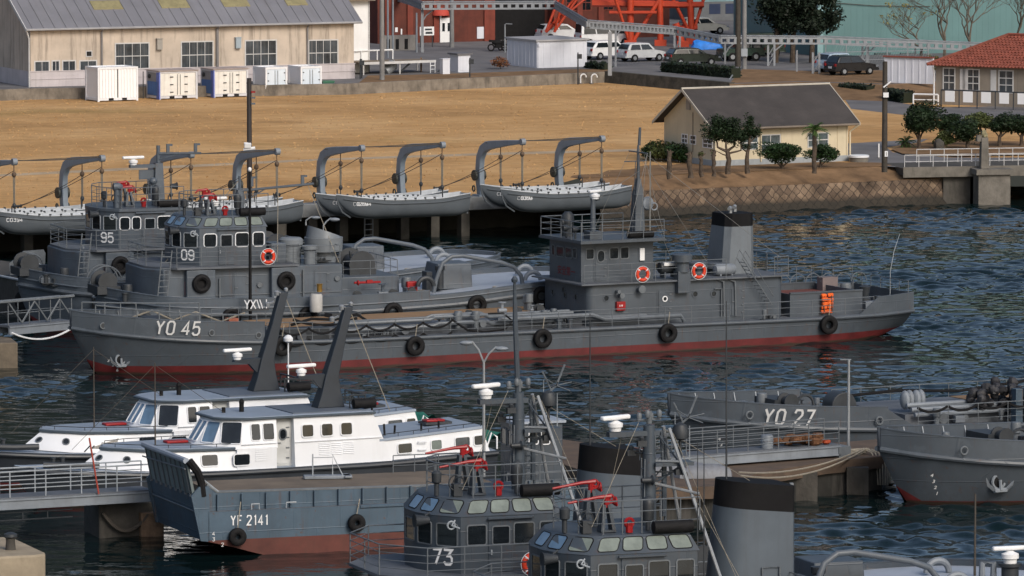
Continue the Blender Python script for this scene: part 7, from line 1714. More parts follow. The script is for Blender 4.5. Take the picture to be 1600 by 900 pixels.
        mb.prism([(mx - .2, -.2), (mx + .2, -.2), (mx + .2, .2), (mx - .2, .2)], top - .1, 7.9, [(mx - .14, -.14), (mx + .14, -.14), (mx + .14, .14), (mx - .14, .14)]); mb.cyl((mx, 0, 7.8), (mx, 0, 8.6), .07); mb.build('mast', tugp, T)
        mb = MB(); mb.tube([(mx, -.1, 7.85), (mx + 3.9, -.1, 8.1)], .065, 6); mb.tube([(mx, -.1, 7.2), (mx + 1.3, -.1, 7.9)], .035, 5)
        for x in (mx + .6, mx + 3.3): mb.cbox((x, -.1, 8.3), .16, .12, .5); mb.cbox((x + .14, -.1, 8.5), .2, .1, .1)
        mb.build('yard', tugp, T)
        mb = MB(); mb.cyl((1.5, -.2, top), (1.5, -.2, 7.15), .07); mb.cbox((1.5, -.2, 7.1), .5, .4, .06); mb.build('radar_post', tugp, T); radar(T, (1.5, -.2, 7.12), 1.25, .1, .2, .3)
        mb = MB(); mb.tube([(mx + 3.6, -.1, 8.0), (mx + 4.4, -2.6, 4.3)], .02, 4); mb.tube([(mx + 2.0, -.1, 8.0), (mx + 1.2, -2.4, 4.4)], .02, 4); mb.tube([(mx, 0, 8.4), (-2.4, 0, 3.0)], .02, 4); mb.build('rigging', rope_m, T)
        mb = MB(); ladder(mb, (mx + .3, -.3, top), (mx + .2, -.2, 7.8), (0, .35, 0), .25); mb.build('mast_ladder', rail_m, T)
    else:
        mb.prism([(mx - .28, -.28), (mx + .28, -.28), (mx + .28, .28), (mx - .28, .28)], top, 8.5, [(mx - .2, -.2), (mx + .2, -.2), (mx + .2, .2), (mx - .2, .2)]); mb.cyl((mx, 0, 8.4), (mx, 0, 9.4), .1); mb.build('mast', tugp, T)
        mb = MB(); mb.cbox((mx - .8, 0, 8.35), 1.5, .35, .16); mb.cbox((mx - .6, 0, 7.9), .9, .06, .5); mb.build('radar_arm', tugp, T); radar(T, (mx - 1.35, 0, 8.42), 1.2, .1, .24, .3)
        mb = MB(); mb.tube([(mx, -.1, 9.0), (mx + 2.3, -.1, 8.95)], .06, 6); mb.tube([(mx, -.1, 8.7), (mx + 1.2, -.1, 8.95)], .03, 5)
        for x in (mx + .5, mx + 2.0): mb.cbox((x, -.1, 9.25), .16, .12, .45); mb.cbox((x + .14, -.1, 9.42), .2, .1, .1)
        mb.build('yard', tugp, T)
        mb = MB(); mb.blob((mx - .45, -.6, 7.6), .22, .2, .2, 12, 8); mb.cyl((mx - .45, -.6, top), (mx - .45, -.6, 7.5), .1); mb.build('dome', tugp, T)
        mb = MB(); mb.lathe((mx + .5, -.5, 7.3), [(.12, 0), (.16, .3), (.22, .36)], 10, 'x'); mb.build('loudhailer', greydark, T)
        mb = MB(); mb.cyl((.1, -1.7, top), (.1, -1.7, 7.3), .16); mb.lathe((-.1, -1.7, 7.45), [(.2, 0), (.22, .3), (.1, .5)], 12, 'x'); mb.build('signal_lamp', tugp, T)
    if style in 'A':     # the mast gear stands a little higher
        for o_ in T.e.children:
            if o_.name not in before: o_.location.z = .5
    # funnel
    if style == 'A':
        x0, x1 = stack
        def rr(xa, xb, hy):
            f = [(xa + .95 - .95 * math.cos(R(a)), hy * math.sin(R(a))) for a in range(-90, 91, 15)]
            return [(xb - .08, -hy), (xb, -hy + .1), (xb, hy - .1), (xb - .08, hy)] + f[::-1]
        bt, md, tp = rr(x0 - .25, x1 - .02, 1.0), rr(x0 + .05, x1 - .0, .92), rr(x0 + .12, x1 + .02, .9)
        sl_ = lambda r, z: [V((x, y, z - (x - x0) * .1)) for x, y in r]
        mb = MB(); mb.rings([sl_(bt, 4.2), sl_(md, 7.3)]); o2 = mb.build('funnel', paint('blue grey funnel paint', (.075, .095, .118), .45, .14, .6, .4, (.05, .055, .06)), T, ang=28); mb = MB(); mb.rings([sl_(md, 7.3), sl_(tp, 8.15)]); mb.build('funnel_top', blackp, o2)
        mb = MB(); mb.tube([(x1 + .02, .0, 7.55), (x1 + .2, -.1, 7.55), (x1 + .2, -.1, 7.9)], .07, 6); mb.build('exhaust_pipe', steel, o2)
        mb = MB(); cx = (x0 + x1) / 2 + .35; mb.tube([(cx - .3, -1.03, 4.3), (cx - .3, -1.03, 5.35), (cx + .3, -1.03, 5.35), (cx + .3, -1.03, 4.3)], .03, 5); mb.build('hatch_frame', rail_m, o2)
    else:
        mb = MB(); mb.lathe((7.0, -.9, 4.2), [(.62, 0), (.62, .5), (.95, .55), (.98, 1.25)], 20); mb.rings([[V((7.0 + .9 * math.cos(a), -.9 + .9 * math.sin(a), 5.45 + max(0, .55 * (.4 - math.cos(a) * .6)) * 0 + .0)) for a in [R(18 * k) for k in range(20)]], [V((7.0 + .8 * math.cos(a), -.9 + .8 * math.sin(a), 5.5 + .28 * (1 - math.cos(a)))) for a in [R(18 * k) for k in range(20)]]]); mb.build('drum_funnel', paint('mid grey funnel', (.16, .18, .2), .45, .12, 1), T)
        mb = MB(); mb.lathe((5.2, -1.1, 4.2), [(.5, 0), (.5, .9), (.62, .95), (.62, 1.2), (.5, 1.3)], 16); mb.cut(); mb.lathe((5.9, -2.0, 4.2), [(.3, 0), (.3, .7), (.4, .75), (.4, .95)], 14); mb.build('ventilator', paint('mid grey funnel', (.16, .18, .2), .45, .12, 1), T)
        mb = MB(); mb.box(3.9, 4.7, -1.9, -.6, 4.3, 5.3); mb.build('locker', tugp, T, bev=.04)
    # after part: winch house, gear, towing arch
    mb = MB(); mb.box(7.4, 10.6, -2.2, 2.2, 2.2, 3.5); mb.build('winch_house', tugp, T, bev=.05)
    mb = MB(); mb.lathe((9.0, -1.1, 4.0), [(.7, 0), (.7, .1), (.4, .12), (.4, 2.0), (.7, 2.02), (.7, 2.12)], 16, 'y'); mb.cbox((9.0, 0, 3.65), 1.4, 2.4, .3); mb.build('towing_winch', greydark, T)
    clutter(T, 7.8, 11.6, -3.6, -2.3, 2.5, 8, (greydark, tugp, rail_m), seed + 3, smin=.2, smax=.5); clutter(T, 5.2, 8.6, -2.4, 2.0, 4.3, 7, (greydark, tugp, rail_m), seed + 9, smin=.15, smax=.4)
    mb = MB(); mb.rail([(3.5, -2.9, 4.32), (7.3, -2.6, 4.25), (7.3, 2.6, 4.25)], .9, 3, 1.2); mb.rail([(7.6, -2.2, 3.5), (10.5, -2.2, 3.5), (10.5, 2.2, 3.5)], .8, 2, 1.2); mb.build('house_rail', rail_m, T)
    for s_ in (-1,):
        mb = MB(); mb.tube([(12.3, s_ * 2.6, 2.6), (12.45, s_ * 2.6, 3.3), (12.8, s_ * 2.55, 4.1), (13.3, s_ * 2.5, 4.4), (13.9, s_ * 2.5, 4.42), (16.0, s_ * 2.4, 4.0), (16.7, s_ * 2.35, 3.75), (17.1, s_ * 2.35, 3.3), (17.2, s_ * 2.35, 2.8)], .11, 10); mb.build('towing_arch', paint('mid grey arch paint', (.1, .118, .14), .42, .12, 1, .3), T)
    mb = MB(); mb.prism([(12.9, -1.2), (14.9, -1.2), (14.9, 1.0), (12.9, 1.0)], 2.6, 3.9, [(13.1, -1.0), (14.9, -1.0), (14.9, .8), (13.1, .8)]); mb.build('hatch_house', tugp, T, bev=.04)
    mb = MB(); mb.lathe((13.0, -1.55, 2.7), [(.2, 0), (.2, .9), (.26, .95), (.26, 1.15)], 12); mb.cbox((12.3, -1.6, 3.1), .3, .7, 1.0); mb.build('vent_box', greydark, T)
    for (x, y) in ((11.6, -3.4), (17.8, -2.2), (18.6, 1.2)):
        mb = MB(); mb.torus((x, y, 3.02), .42, .12, 'y', 16, 8, 0, math.pi); mb.build('towing_bow', greydark if x < 15 else greylight, T)
    mb = MB(); a_ = V((11.0, -2.9, 3.0)); mb.cbox(a_, .55, .4, .5); mb.build('red_box', redp, T, bev=.04)
    mb = MB(); mb.tube([(8.0, -2.75, 3.25), (9.4, -2.75, 3.25)], .06, 6); mb.torus((8.2, -2.8, 3.25), .1, .05, 'x', 10, 5); mb.cbox((8.8, -2.8, 3.3), .3, .15, .16); mb.build('red_hydrant', redp, T)
    # foredeck
    if far_:
        clutter(T, -4.0, -2.9, -2.6, 2.4, 2.5, 9, (greydark, tugp, rail_m), seed + 20, smin=.2, smax=.5)
        mb = MB(); ladder(mb, (-2.2, -3.0, 2.5), (-1.9, -3.0, 5.2), (.5, 0, 0), .28, .035); mb.build('ladder', rail_m, T)
        mb = MB(); mb.box(-.9, -.4, -2.76, -2.7, 2.9, 3.6); mb.build('red_notice', redp, T)
        for x, hh in ((.9, 1.2), (5.3, 1.5)): mb = MB(); mb.tube([(x, -2.78, 2.5), (x, -2.78, 2.5 + hh)], .05, 6); mb.build('pipe', rail_m, T)
        mb = MB(); mb.tube([(.0, -2.74, 2.85), (7.3, -2.74, 2.85)], .03, 5); mb.build('pipe', rail_m, T)
        mb = MB(); mb.lathe((3.0, -2.74, 3.3), [(.12, -.06), (.15, 0)], 12, 'y'); mb.cut(); mb.lathe((7.1, -2.74, 3.5), [(.12, -.06), (.15, 0)], 12, 'y'); mb.build('porthole', rail_m, T)
    mb = MB(); mb.lathe((-4.3, -.7, 3.5), [(.5, 0), (.5, .1), (.3, .12), (.3, 1.3), (.5, 1.32), (.5, 1.42)], 14, 'y'); mb.cbox((-4.3, 0, 3.1), 1.2, 1.8, .4); mb.build('windlass', greydark, T)
    for y in (-2.3, 2.3): mb = MB(); bollard(mb, (-3.6, y, h.zd(-3.6)), .5, .13, .6); mb.build('bitts', greydark, T)
    for k, x in enumerate((1.0, 5.0, 9.5, 14.0, 17.6)):
        mb = MB(); q = h.near(x, h.zd(x) - .5, .18); mb.torus(q, .36, .16, 'y', 20, 8); mb.build('fender_tyre', black, T)
    mb = MB()
    for k in range(2): coil(mb.cut(), (11.4 + k * 4.5, -3.1 + k * .6, h.zd(12) + .08), .4, 4, .04)
    mb.build('mooring_rope', rope_m, T)
    return T, h
T73, h73 = tug('dark grey tug numbered 73 with slanted brow windows', 720, 808, 20, '73', 'A', stack=(4.95, 6.95), seed=1)
T4, h4 = tug('dark grey tug nearest the camera with the big black topped funnel', 923, 868, 20, '', 'A', wl=3.6, seed=2)
T09, h09 = tug('grey tug numbered 09 with slanted brow windows beyond the oil barge', 311.5, 357, 20, '09', 'C', wl=3.5, seed=3)
T95, h95 = tug('grey tug numbered 95 with a flat roof at the left', 185, 331, 20, '95', 'B', wl=3.3, seed=4)
def bl_(T, px, py, y): return T.W(T.Y(px, py, y))
lifebuoy('orange lifebuoy on the bridge rail of tug 73 beside the next wheelhouse', bl_(T73, 832, 881, -3.1), 'orange lifebuoys', yaw=20)
lifebuoy('orange lifebuoy on the bridge rail of tug 09', bl_(T09, 419, 401, -3.08), 'orange lifebuoys', yaw=20)
def whip(T, px, ytop, ybot, y, r=.035, name='whip_aerial'):
    a, b = T.Y(px, ybot, y), T.Y(px, ytop, y); mb = MB(); mb.tube([a, b], [r, r * .5], 5); mb.build(name, greydark, T)
whip(T73, 922, 490, 712, 0); whip(T4, 1135, 470, 770, 0); whip(T4, 1100, 700, 900, -2.4, .03); whip(T4, 1090, 690, 900, -2.2, .025)
q = T73.Y(805, 545, 0); mb = MB(); mb.tube([(2.85, 0, 9.5), T73.Y(805, 500, 0), T73.Y(804, 441, 0)], [.1, .09, .05], 8); mb.lathe(T73.Y(804, 441, 0), [(.1, 0), (.12, .1), (.05, .2)], 8); mb.build('top_mast', tugp, T73)
# ------------------------------------------------------------------ white launches
darkhull = paint('dark slate hull', (.03, .036, .045), .4, .2, .8, .3, (.06, .06, .06)); roofblue = paint('blue grey roof paint', (.24, .29, .36), .45, .1, .8, .2); mastd = paint('dark slate mast', (.022, .029, .039), .45, .15, 1)
def launch(label, o, yaw, seed):
    T = Fr('cabin_launch', label, 'launch', o, yaw, 'white cabin launches'); rn = random.Random(seed)
    h = Hull([-11.2, -10.4, -9, -6.5, -3, 3, 7, 9.6], [.1, .75, 1.35, 1.85, 2.1, 2.12, 2.05, 1.9], [0, .1, .5, 1.2, 1.7, 1.85, 1.8, 1.7], [1.7, 1.62, 1.52, 1.38, 1.28, 1.28, 1.38, 1.48], [1.3, .3, -.6, -.7, -.7, -.7, -.6, -.4], .8)
    h.skin(T, .2, (darkhull, red_boot), deck_mat=roofblue); h.strake(T, -.12, .09, darkhull, out=.03)
    # fore cabin
    B = [(-8.35, 0, 1.5), (-7.9, -.75, 1.5), (-6.6, -1.45, 1.4), (-4.5, -1.8, 1.3), (-2, -1.95, 1.26)]
    Tp = [(-7.35, 0, 2.22), (-7.0, -.6, 2.22), (-5.9, -1.25, 2.18), (-4.2, -1.62, 2.14), (-2, -1.8, 2.12)]
    lo = [V(p) for p in B] + [V((p[0], -p[1], p[2])) for p in B[::-1] if p[1]]; hi = [V(p) for p in Tp] + [V((p[0], -p[1], p[2])) for p in Tp[::-1] if p[1]]
    mb = MB(); mb.rings([lo, hi]); mb.build('fore_cabin', boatwhite, T)
    out = [V((p.x * 1.0 - (.12 if abs(p.y) < 1.3 else 0), p.y * 1.05, p.z)) for p in hi]
    mb = MB(); mb.rings([[p + V((0, 0, .005)) for p in out], [p + V((0, 0, .09)) for p in out]]); mb.build('fore_roof', roofblue, T); mb = MB(); mb.tube(out, .06, 6); mb.build('roof_edge', paint('slate roof edge', (.06, .08, .1), .5), T)
    mb = MB(); mb.rail([p + V((.1, 0, .08)) * 1 - V((0, p.y * .06, 0)) for p in out], .14, 1, .9, r=.014); mb.build('toe_rail', greydark, T)
    def wall_pt(t, v): a, b = V(B[3]).lerp(V(B[4]), t), V(Tp[3]).lerp(V(Tp[4]), t); return a.lerp(b, v)
    for (i, t, w_, hh, port) in ((1, .55, .24, .24, 1), (2, .62, .24, .24, 1)):
        a, b = V(B[i - 1 + (0 if i > 1 else 0)]).lerp(V(B[i]), t), V(Tp[i - 1]).lerp(V(Tp[i]), t); c = a.lerp(b, .5); u = (V(B[i]) - V(B[i - 1])).normalized(); v = (b - a).normalized(); v = (v - u * v.dot(u)).normalized(); window(T, c + u.cross(v) * .015, u, v, w_, hh, rail_m, dark_glass, r=.11, fw=.04, name='porthole')
    a, b = V(B[3]), V(B[2]); c0, c1 = V(B[2]).lerp(V(B[3]), .25), V(B[2]).lerp(V(B[3]), .85); d0, d1 = V(Tp[2]).lerp(V(Tp[3]), .5), V(Tp[2]).lerp(V(Tp[3]), .85)
    n = (c1 - c0).cross(d1 - c1).normalized(); q = [c0.lerp(d0, .2), c1.lerp(d1, .2), c1.lerp(d1, .72), c0.lerp(d0, .72) + (c1 - c0) * .18]
    mb = MB(); mb.add([p + n * .012 for p in q], [(0, 1, 2, 3)]); mb.build('raked_window', dark_glass, T, smooth=False)
    # main cabin side below, sill to deck
    mb = MB(); mb.prism([(-2.2, -1.96), (-.45, -2.0), (-.45, 2.0), (-2.2, 1.96)], 1.26, 2.14); mb.build('cabin_side', boatwhite, T)
    for cx in (-3.35, -2.0):
        c = V((cx, 0, 1.72)); a, b = V(B[3]).lerp(V(B[4]), (cx + 4.5) / 2.5), V(Tp[3]).lerp(V(Tp[4]), min(1, (cx + 4.2) / 2.2))
        if cx > -2.1: a, b = V((cx, -1.965, 1.26)), V((cx, -1.965, 2.12))
        v = (b - a).normalized(); v.x = 0; v.normalize(); window(T, a.lerp(b, .5) + V((0, -.012, 0)), (1, -.06 if cx < -2.1 else 0, 0), v, .68, .44, boatwhite, dark_glass, r=.08, fw=.045)
    # wheelhouse: raked, faceted front
    b0 = [(-3.55, -.55), (-3.1, -1.35), (-2.2, -1.94), (-.4, -1.98)]; t0 = [(-2.75, -.5), (-2.35, -1.2), (-1.55, -1.72), (-.4, -1.8)]
    mir = lambda P: P + [(x, -y) for x, y in P[::-1]]
    mb = MB(); mb.prism(mir(b0), 2.1, 3.3, mir(t0)); mb.build('wheelhouse', boatwhite, T)
    def panel(bA, bB, tA, tB, f0, f1, v0=.22, v1=.86, mat=dark_glass, r=.07):
        A0, A1, C0, C1 = V((*bA, 2.1)), V((*bB, 2.1)), V((*tA, 3.3)), V((*tB, 3.3)); P = lambda f, v: A0.lerp(A1, f).lerp(C0.lerp(C1, f), v)
        c = (P(f0, v0) + P(f1, v0) + P(f0, v1) + P(f1, v1)) / 4; u = (A1 - A0).normalized(); v = P((f0 + f1) / 2, 1) - P((f0 + f1) / 2, 0); v = (v - u * v.dot(u)).normalized()
        window(T, c + u.cross(v) * .012, u, v, ((P(f1, v0) - P(f0, v0)).length + (P(f1, v1) - P(f0, v1)).length) / 2, (P(.5, v1) - P(.5, v0)).length, boatwhite, mat, r=r, fw=.035, name='wheelhouse_window')
    FB, FT = (-3.55, .55), (-2.75, .5)
    panel(FB, b0[0], FT, t0[0], .08, .46, mat=blue_glass); panel(FB, b0[0], FT, t0[0], .54, .92, mat=blue_glass); panel(b0[0], b0[1], t0[0], t0[1], .12, .88, mat=blue_glass); panel(b0[1], b0[2], t0[1], t0[2], .1, .9)
    panel(b0[2], b0[3], t0[2], t0[3], .22, .48, .3, .82); panel(b0[2], b0[3], t0[2], t0[3], .58, .9, .3, .82)
    # door recess and after house
    mb = MB(); mb.box(-.42, .4, -1.55, 1.55, 1.26, 3.3); mb.build('recess_wall', paint('pale grey inside wall', (.5, .51, .5), .5), T); door(T, (-.02, -1.55, 2.25), ux, vz, .55, 1.75, paint('pale grey inside wall', (.5, .51, .5), .5), port=(.26, .35, 1.5))
    mb = MB(); ys = 1.98; mb.rings([[V((x, s_ * y, z)) for x, y, z in ((.38, ys, 1.27), (4.75, ys, 1.3), (3.95, 1.8, 3.3), (.38, 1.8, 3.3))] for s_ in (1, -1)]); mb.build('saloon', boatwhite, T)
    tl_ = lambda z: -(1.98 + (1.8 - 1.98) * (z - 1.27) / 2.03)
    for cx in (.98, 1.85, 2.72): window(T, (cx, tl_(2.72) - .01, 2.72), ux, V((0, .09, 1)), .48, .48, boatwhite, dark_glass, r=.08, fw=.045)
    for cx in (1.7, 2.25, 2.8):
        mb = MB()
        for k in range(6): z = 1.72 + k * .09; mb.rings([[V((cx - .24, tl_(z) - .03, z)), V((cx - .24, tl_(z) + .02, z + .05)), V((cx - .24, tl_(z) + .02, z))], [V((cx + .24, tl_(z - .04) - .03, z - .04)), V((cx + .24, tl_(z) + .02, z + .01)), V((cx + .24, tl_(z) + .02, z - .04))]])
        mb.build('louvre', boatwhite, T)
    mb = MB()
    for k in range(6): z = 1.6 + k * .09; mb.box(-1.4, -.85, -2.0, -1.96, z, z + .04)
    mb.build('louvre', boatwhite, T); mb = MB(); mb.tube([(.4, -1.92, 2.28), (4.3, -1.92, 2.3)], .025, 5); mb.cut(); mb.tube([(-2.0, -1.97, 2.3), (-.45, -1.97, 2.3)], .025, 5); mb.build('moulding', boatwhite, T)
    rp = [(-2.85, .9), (-2.85, -.9), (-2.5, -1.35), (-1.6, -1.85), (4.0, -1.9), (4.0, 1.9), (-1.6, 1.85), (-2.5, 1.35)]
    mb = MB(); mb.prism(rp, 3.3, 3.4, [(x * .985, y * .96) for x, y in rp]); mb.build('main_roof', roofblue, T, ang=20); mb = MB(); mb.tube([V((x, y, 3.33)) for x, y in rp], .055, 6, closed=True); mb.build('roof_edge', paint('slate roof edge', (.06, .08, .1), .5), T)
    mb = MB(); mb.box(.5, 3.6, -1.5, 1.5, 3.4, 3.44); mb.build('roof_hatch', paint('darker roof panel', (.1, .12, .15), .5, .15, 1), T)
    # after cabin
    mb = MB(); mb.rings([[V((x, s_ * y, z)) for x, y, z in ((4.1, 1.95, 1.3), (9.25, 1.85, 1.46), (8.95, 1.75, 2.42), (4.1, 1.85, 2.12))] for s_ in (1, -1)]); mb.build('after_cabin', boatwhite, T)
    mb = MB(); mb.rings([[V((x, s_ * y, z)) for x, y, z in ((4.2, 1.92, 2.12), (9.0, 1.8, 2.42), (9.0, 1.78, 2.52), (4.2, 1.9, 2.22))] for s_ in (1, -1)]); mb.build('after_roof', roofblue, T)
    ta = lambda x, z: -(1.95 - (x - 4.1) * .02 - (z - 1.4) * .11)
    for cx, w_, m_ in ((5.35, .62, dark_glass), (6.8, .46, sky_glass), (8.0, .66, curt), (8.75, .4, dark_glass)): zz = 1.42 + (cx - 4.1) * .045 + .3; window(T, (cx, ta(cx, zz) - .015, zz), V((1, .015, .04)), V((0, .11, 1)), w_, .38, boatwhite, m_, r=.07, fw=.04)
    mb = MB()
    for z in (1.68, 2.0): mb.cut(); mb.tube([(5.95, -1.9, z), (5.95, -1.97, z), (6.3, -1.97, z), (6.3, -1.9, z)], .025, 5)
    mb.build('hand_hold', boatwhite, T)
    mb = MB(); mb.rail([(4.4, -1.8, 2.25), (6.5, -1.75, 2.38), (8.9, -1.7, 2.52)], .14, 1, .8, r=.014); mb.build('toe_rail', greydark, T)
    for (x, y, z) in ((-4.0, .3, 2.3), (7.6, .2, 2.62)):
        mb = MB(); mb.cbox((x, y, z), .95 if x < 0 else .85, .5, .1); o2 = mb.build('rescue_float', redp, T, bev=.03); mb = MB(); mb.cbox((x + .1, y + .05, z - .1), 1.2, .8, .1); mb.build('float_tray', greydark, o2)
    mb = MB()
    for x in (4.8, 5.3, 6.5, 7.3): mb.cut(); mb.cyl((x, -1.1 + .2 * rn.random(), 2.25), (x, -1.0, 2.6 + .15 * rn.random()), .05, n=6)
    mb.build('vent_post', black, T)
    mb = MB(); mb.cyl((-1.1, .2, 3.4), (-1.1, .2, 3.75), .1); mb.blob((-1.1, .2, 3.8), .12, .12, .14, 8, 6); mb.cut(); mb.cyl((-1.9, .2, 3.4), (-1.9, .2, 3.62), .08); mb.build('roof_light', black, T)
    # mast: tapered dark blade leaning aft with a radar arm
    mb = MB(); mb.rings([[V((x - w_ / 2, y_, z)), V((x + w_ / 2, y_, z)), V((x + w_ / 2, -y_, z)), V((x - w_ / 2, -y_, z))] for x, w_, y_, z in ((2.7, 1.25, .35, 3.44), (2.75, .85, .3, 4.1), (2.8, .6, .26, 4.75), (3.25, .42, .2, 6.3), (3.62, .36, .16, 7.6))]); o2 = mb.build('mast', mastd, T, bev=.03)
    mb = MB(); mb.rings([[V((2.7, y, 4.2)), V((2.75, y, 4.85)), V((1.35, y, 4.8)), V((1.3, y, 4.7)), V((2.0, y, 4.6)), V((2.45, y, 4.1))] for y in (.14, -.14)]); mb.build('radar_arm', mastd, o2); radar(o2, (1.5, 0, 4.8), 1.35, .12, .22, .32)
    mb = MB(); mb.tube([(3.55, 0, 7.55), (3.3, -.3, 7.6), (3.1, -.3, 7.4)], .04, 5); mb.lathe((3.2, -.3, 7.5), [(.1, 0), (.12, .15), (.06, .2)], 10); mb.tube([(3.2, 0, 7.2), (2.9, 0, 7.1)], .05, 5); mb.lathe((2.9, 0, 7.0), [(.1, 0), (.12, .15), (.06, .2)], 10); mb.lathe((3.75, 0, 7.62), [(.08, 0), (.1, .1), (.05, .16)], 10); mb.build('mast_light', steel, o2)
    if seed == 2: mb = MB(); mb.lathe((4.1, .6, 5.35), [(.05, 0), (.2, .07), (.21, .2), (.1, .32), (.02, .34)], 14); mb.cyl((4.1, .6, 3.4), (4.1, .6, 5.4), .03); mb.build('satellite_dome', boatwhite, T)
    mb = MB(); mb.lathe((3.3, -1.2, 3.66), [(.05, 0), (.2, .03), (.2, 1.0), (.05, 1.04)], 12, 'x'); mb.build('rolled_cover', black, T)
    mb = MB(); mb.rail([(3.3, -.9, 3.42), (4.0, -.9, 3.42), (4.0, 1.2, 3.42)], .55, 1, .7, r=.03); mb.build('aft_rail', greydark, T)
    mb = MB(); mb.tube([(3.65, 0, 7.55), (4.9, -1.4, 3.3)], .02, 4); mb.build('stay', rope_m, T)
    mb = MB(); st = V((-5.1, -.2, 2.25)); mb.tube([st, st + V((.0, 0, 3.4))], [.035, .02], 5); mb.tube([st + V((0, 0, 3.3)), (-8.6, .2, 2.2)], .01, 4); mb.tube([st + V((0, 0, 3.3)), (-1.9, .1, 3.4)], .01, 4); mb.build('signal_staff', rope_d, T)
    mb = MB(); mb.tube([(-10.2, -.7, 1.75), (-9, -1.1, 1.7), (-8, -1.3, 1.7)], .13, 8); mb.cut(); bollard(mb, (-9.3, 0, 1.6), .35, .09, .4); mb.build('bow_fender', greydark, T)
    mb = MB(); mb.tube([(9.2, -1.6, 1.5), (9.45, -1.6, 2.2), (9.7, -1.6, 2.0), (9.7, -1.6, 1.5)], .04, 5); mb.tube([(9.2, 1.5, 1.5), (9.45, 1.5, 2.2), (9.7, 1.5, 2.0)], .04, 5); mb.build('stern_handrail', boatwhite, T)
    mb = MB(); rs = []
    for i in range(6): rs.append([V((9.5 + .18 * j, -1.3 + i * .52 + .1 * rn.random(), 1.5 + .55 * math.sin(.5 + j * .42) + .15 * rn.random())) for j in range(7)])
    mb.rings(rs, cap=False, closed=False); mb.build('green_net', paint('green net', (.015, .14, .1), .8, .4, 6), T)
    return T, h
c = G(450, 729.5, 1.3); o = V((c.x - 2.1 * math.sin(R(25)), c.y + 2.1 * math.cos(R(25)), 0)); dn = V((-math.sin(R(25)), math.cos(R(25)), 0))
L1, lh1 = launch('white cabin launch nearer the landing barge, with a dark leaning mast', o, 25, 1)
L2, lh2 = launch('white cabin launch on the far side, its after half hidden behind the other', o + dn * 6.9, 25, 2)
# ------------------------------------------------------------------ landing barge YF 2141
c = G(440, 866, 0); o = V((c.x - 2.4 * math.sin(R(20)), c.y + 2.4 * math.cos(R(20)), 0))
Y = Fr('landing_barge', 'blue grey bow ramp landing barge numbered YF 2141', 'barge', o, 20)
yn, yf = -2.4, 3.6; yc = (yn + yf) / 2
red_m = paint('rusty red bottom paint', (.1, .03, .023), .65, .3, 1, .6, (.06, .035, .025), sscale=(.8, .8, .4))
xs = [-2.95, -2.0, -.7, 1, 12.5]; zb = [.62, .38, 0, -.7, -.7]
mb = MB(); lo = MB(); zr = .66
for side in (yn, yf):
    s_ = 1 if side == yn else -1
    A_ = [V((x, side, max(zr, .6))) for x in xs]; B_ = [V((x, side, 1.76)) for x in xs]
    mb.rings([A_, B_][::s_], cap=False, closed=False); lo.rings([[V((x, side, z)) for x, z in zip(xs, zb)], A_][::s_], cap=False, closed=False)
lo.rings([[V((x, yn, z)) for x, z in zip(xs, zb)], [V((x, yf, z)) for x, z in zip(xs, zb)]][::-1], cap=False, closed=False)
mb.quad((12.5, yn, .66), (12.5, yf, .66), (12.5, yf, 1.76), (12.5, yn, 1.76)); mb.quad((-2.95, yf, .62), (-2.95, yn, .62), (-2.95, yn, 1.76), (-2.95, yf, 1.76)); mb.build('hull', steelblue, Y, smooth=False); lo.build('boot_topping', red_m, Y, smooth=False)
mb = MB(); mb.box(-2.9, 12.5, yn + .01, yf - .01, 1.6, 1.76); mb.build('side_deck', deckgrey, Y)
# hopper side plates with ribs, sloped forward end
for side, nm in ((yn + .35, 'coaming'),):
    mb = MB(); q = [(-2.9, 1.76), (12.4, 1.76), (12.4, 2.24), (-2.55, 2.46), (-2.9, 2.75)]
    mb.yprism(q, side - .04, side + .04); o2 = mb.build(nm, steelblue, Y)
    mb = MB(); mb.tube([(-2.9, side, 2.78), (-2.5, side, 2.48), (12.4, side, 2.26)], .06, 6); mb.build('coaming_edge', rail_m, o2)
    mb = MB()
    for k in range(16): x = -2.5 + k * .98; mb.cut(); mb.cbox((x, side - .1, 2.08), .05, .14, .62)
    mb.build('coaming_rib', steelblue, o2)
mb = MB(); mb.box(-1.9, 9.25, yn + .42, yf - .05, 1.6, 2.2); mb.build('cargo_deck', paint('brown grey planked deck', (.15, .12, .09), .8, .25, .7, .6, (.06, .052, .045), sscale=(.25, 2.5, 1)), Y)
mb = MB(); mb.box(-2.8, -1.9, yn + .42, yf - .42, 1.6, 1.8); mb.build('ramp_sill', deckgrey, Y)
# ramp
ramp = lambda t, y: V((-3.15 - .62 * t, y, .66 + 3.1 * t))
mb = MB(); y0, y1 = yn + .12, yf - .12
mb.rings([[ramp(0, y0), ramp(0, y1), ramp(.56, y1), ramp(.56, y0)], [ramp(0, y0) + V((.16, 0, .03)), ramp(0, y1) + V((.16, 0, .03)), ramp(.56, y1) + V((.16, 0, .03)), ramp(.56, y0) + V((.16, 0, .03))]]); mb.build('ramp', steelblue, Y)
mb = MB(); mb.rings([[ramp(.57, y0 + .1), ramp(.57, y1 - .1), ramp(.98, y1 - .1), ramp(.98, y0 + .1)], [p + V((.1, 0, .02)) for p in (ramp(.57, y0 + .1), ramp(.57, y1 - .1), ramp(.98, y1 - .1), ramp(.98, y0 + .1))]])
o2 = mb.build('upper_ramp', paint('pale worn ramp plate', (.15, .185, .19), .6, .2, 1, .6, (.08, .08, .07)), Y)
mb = MB(); mb.tube([ramp(1, y0 + .05), ramp(1, y1 - .05)], .12, 8); mb.build('ramp_lip', deckblue, o2)
mb = MB()
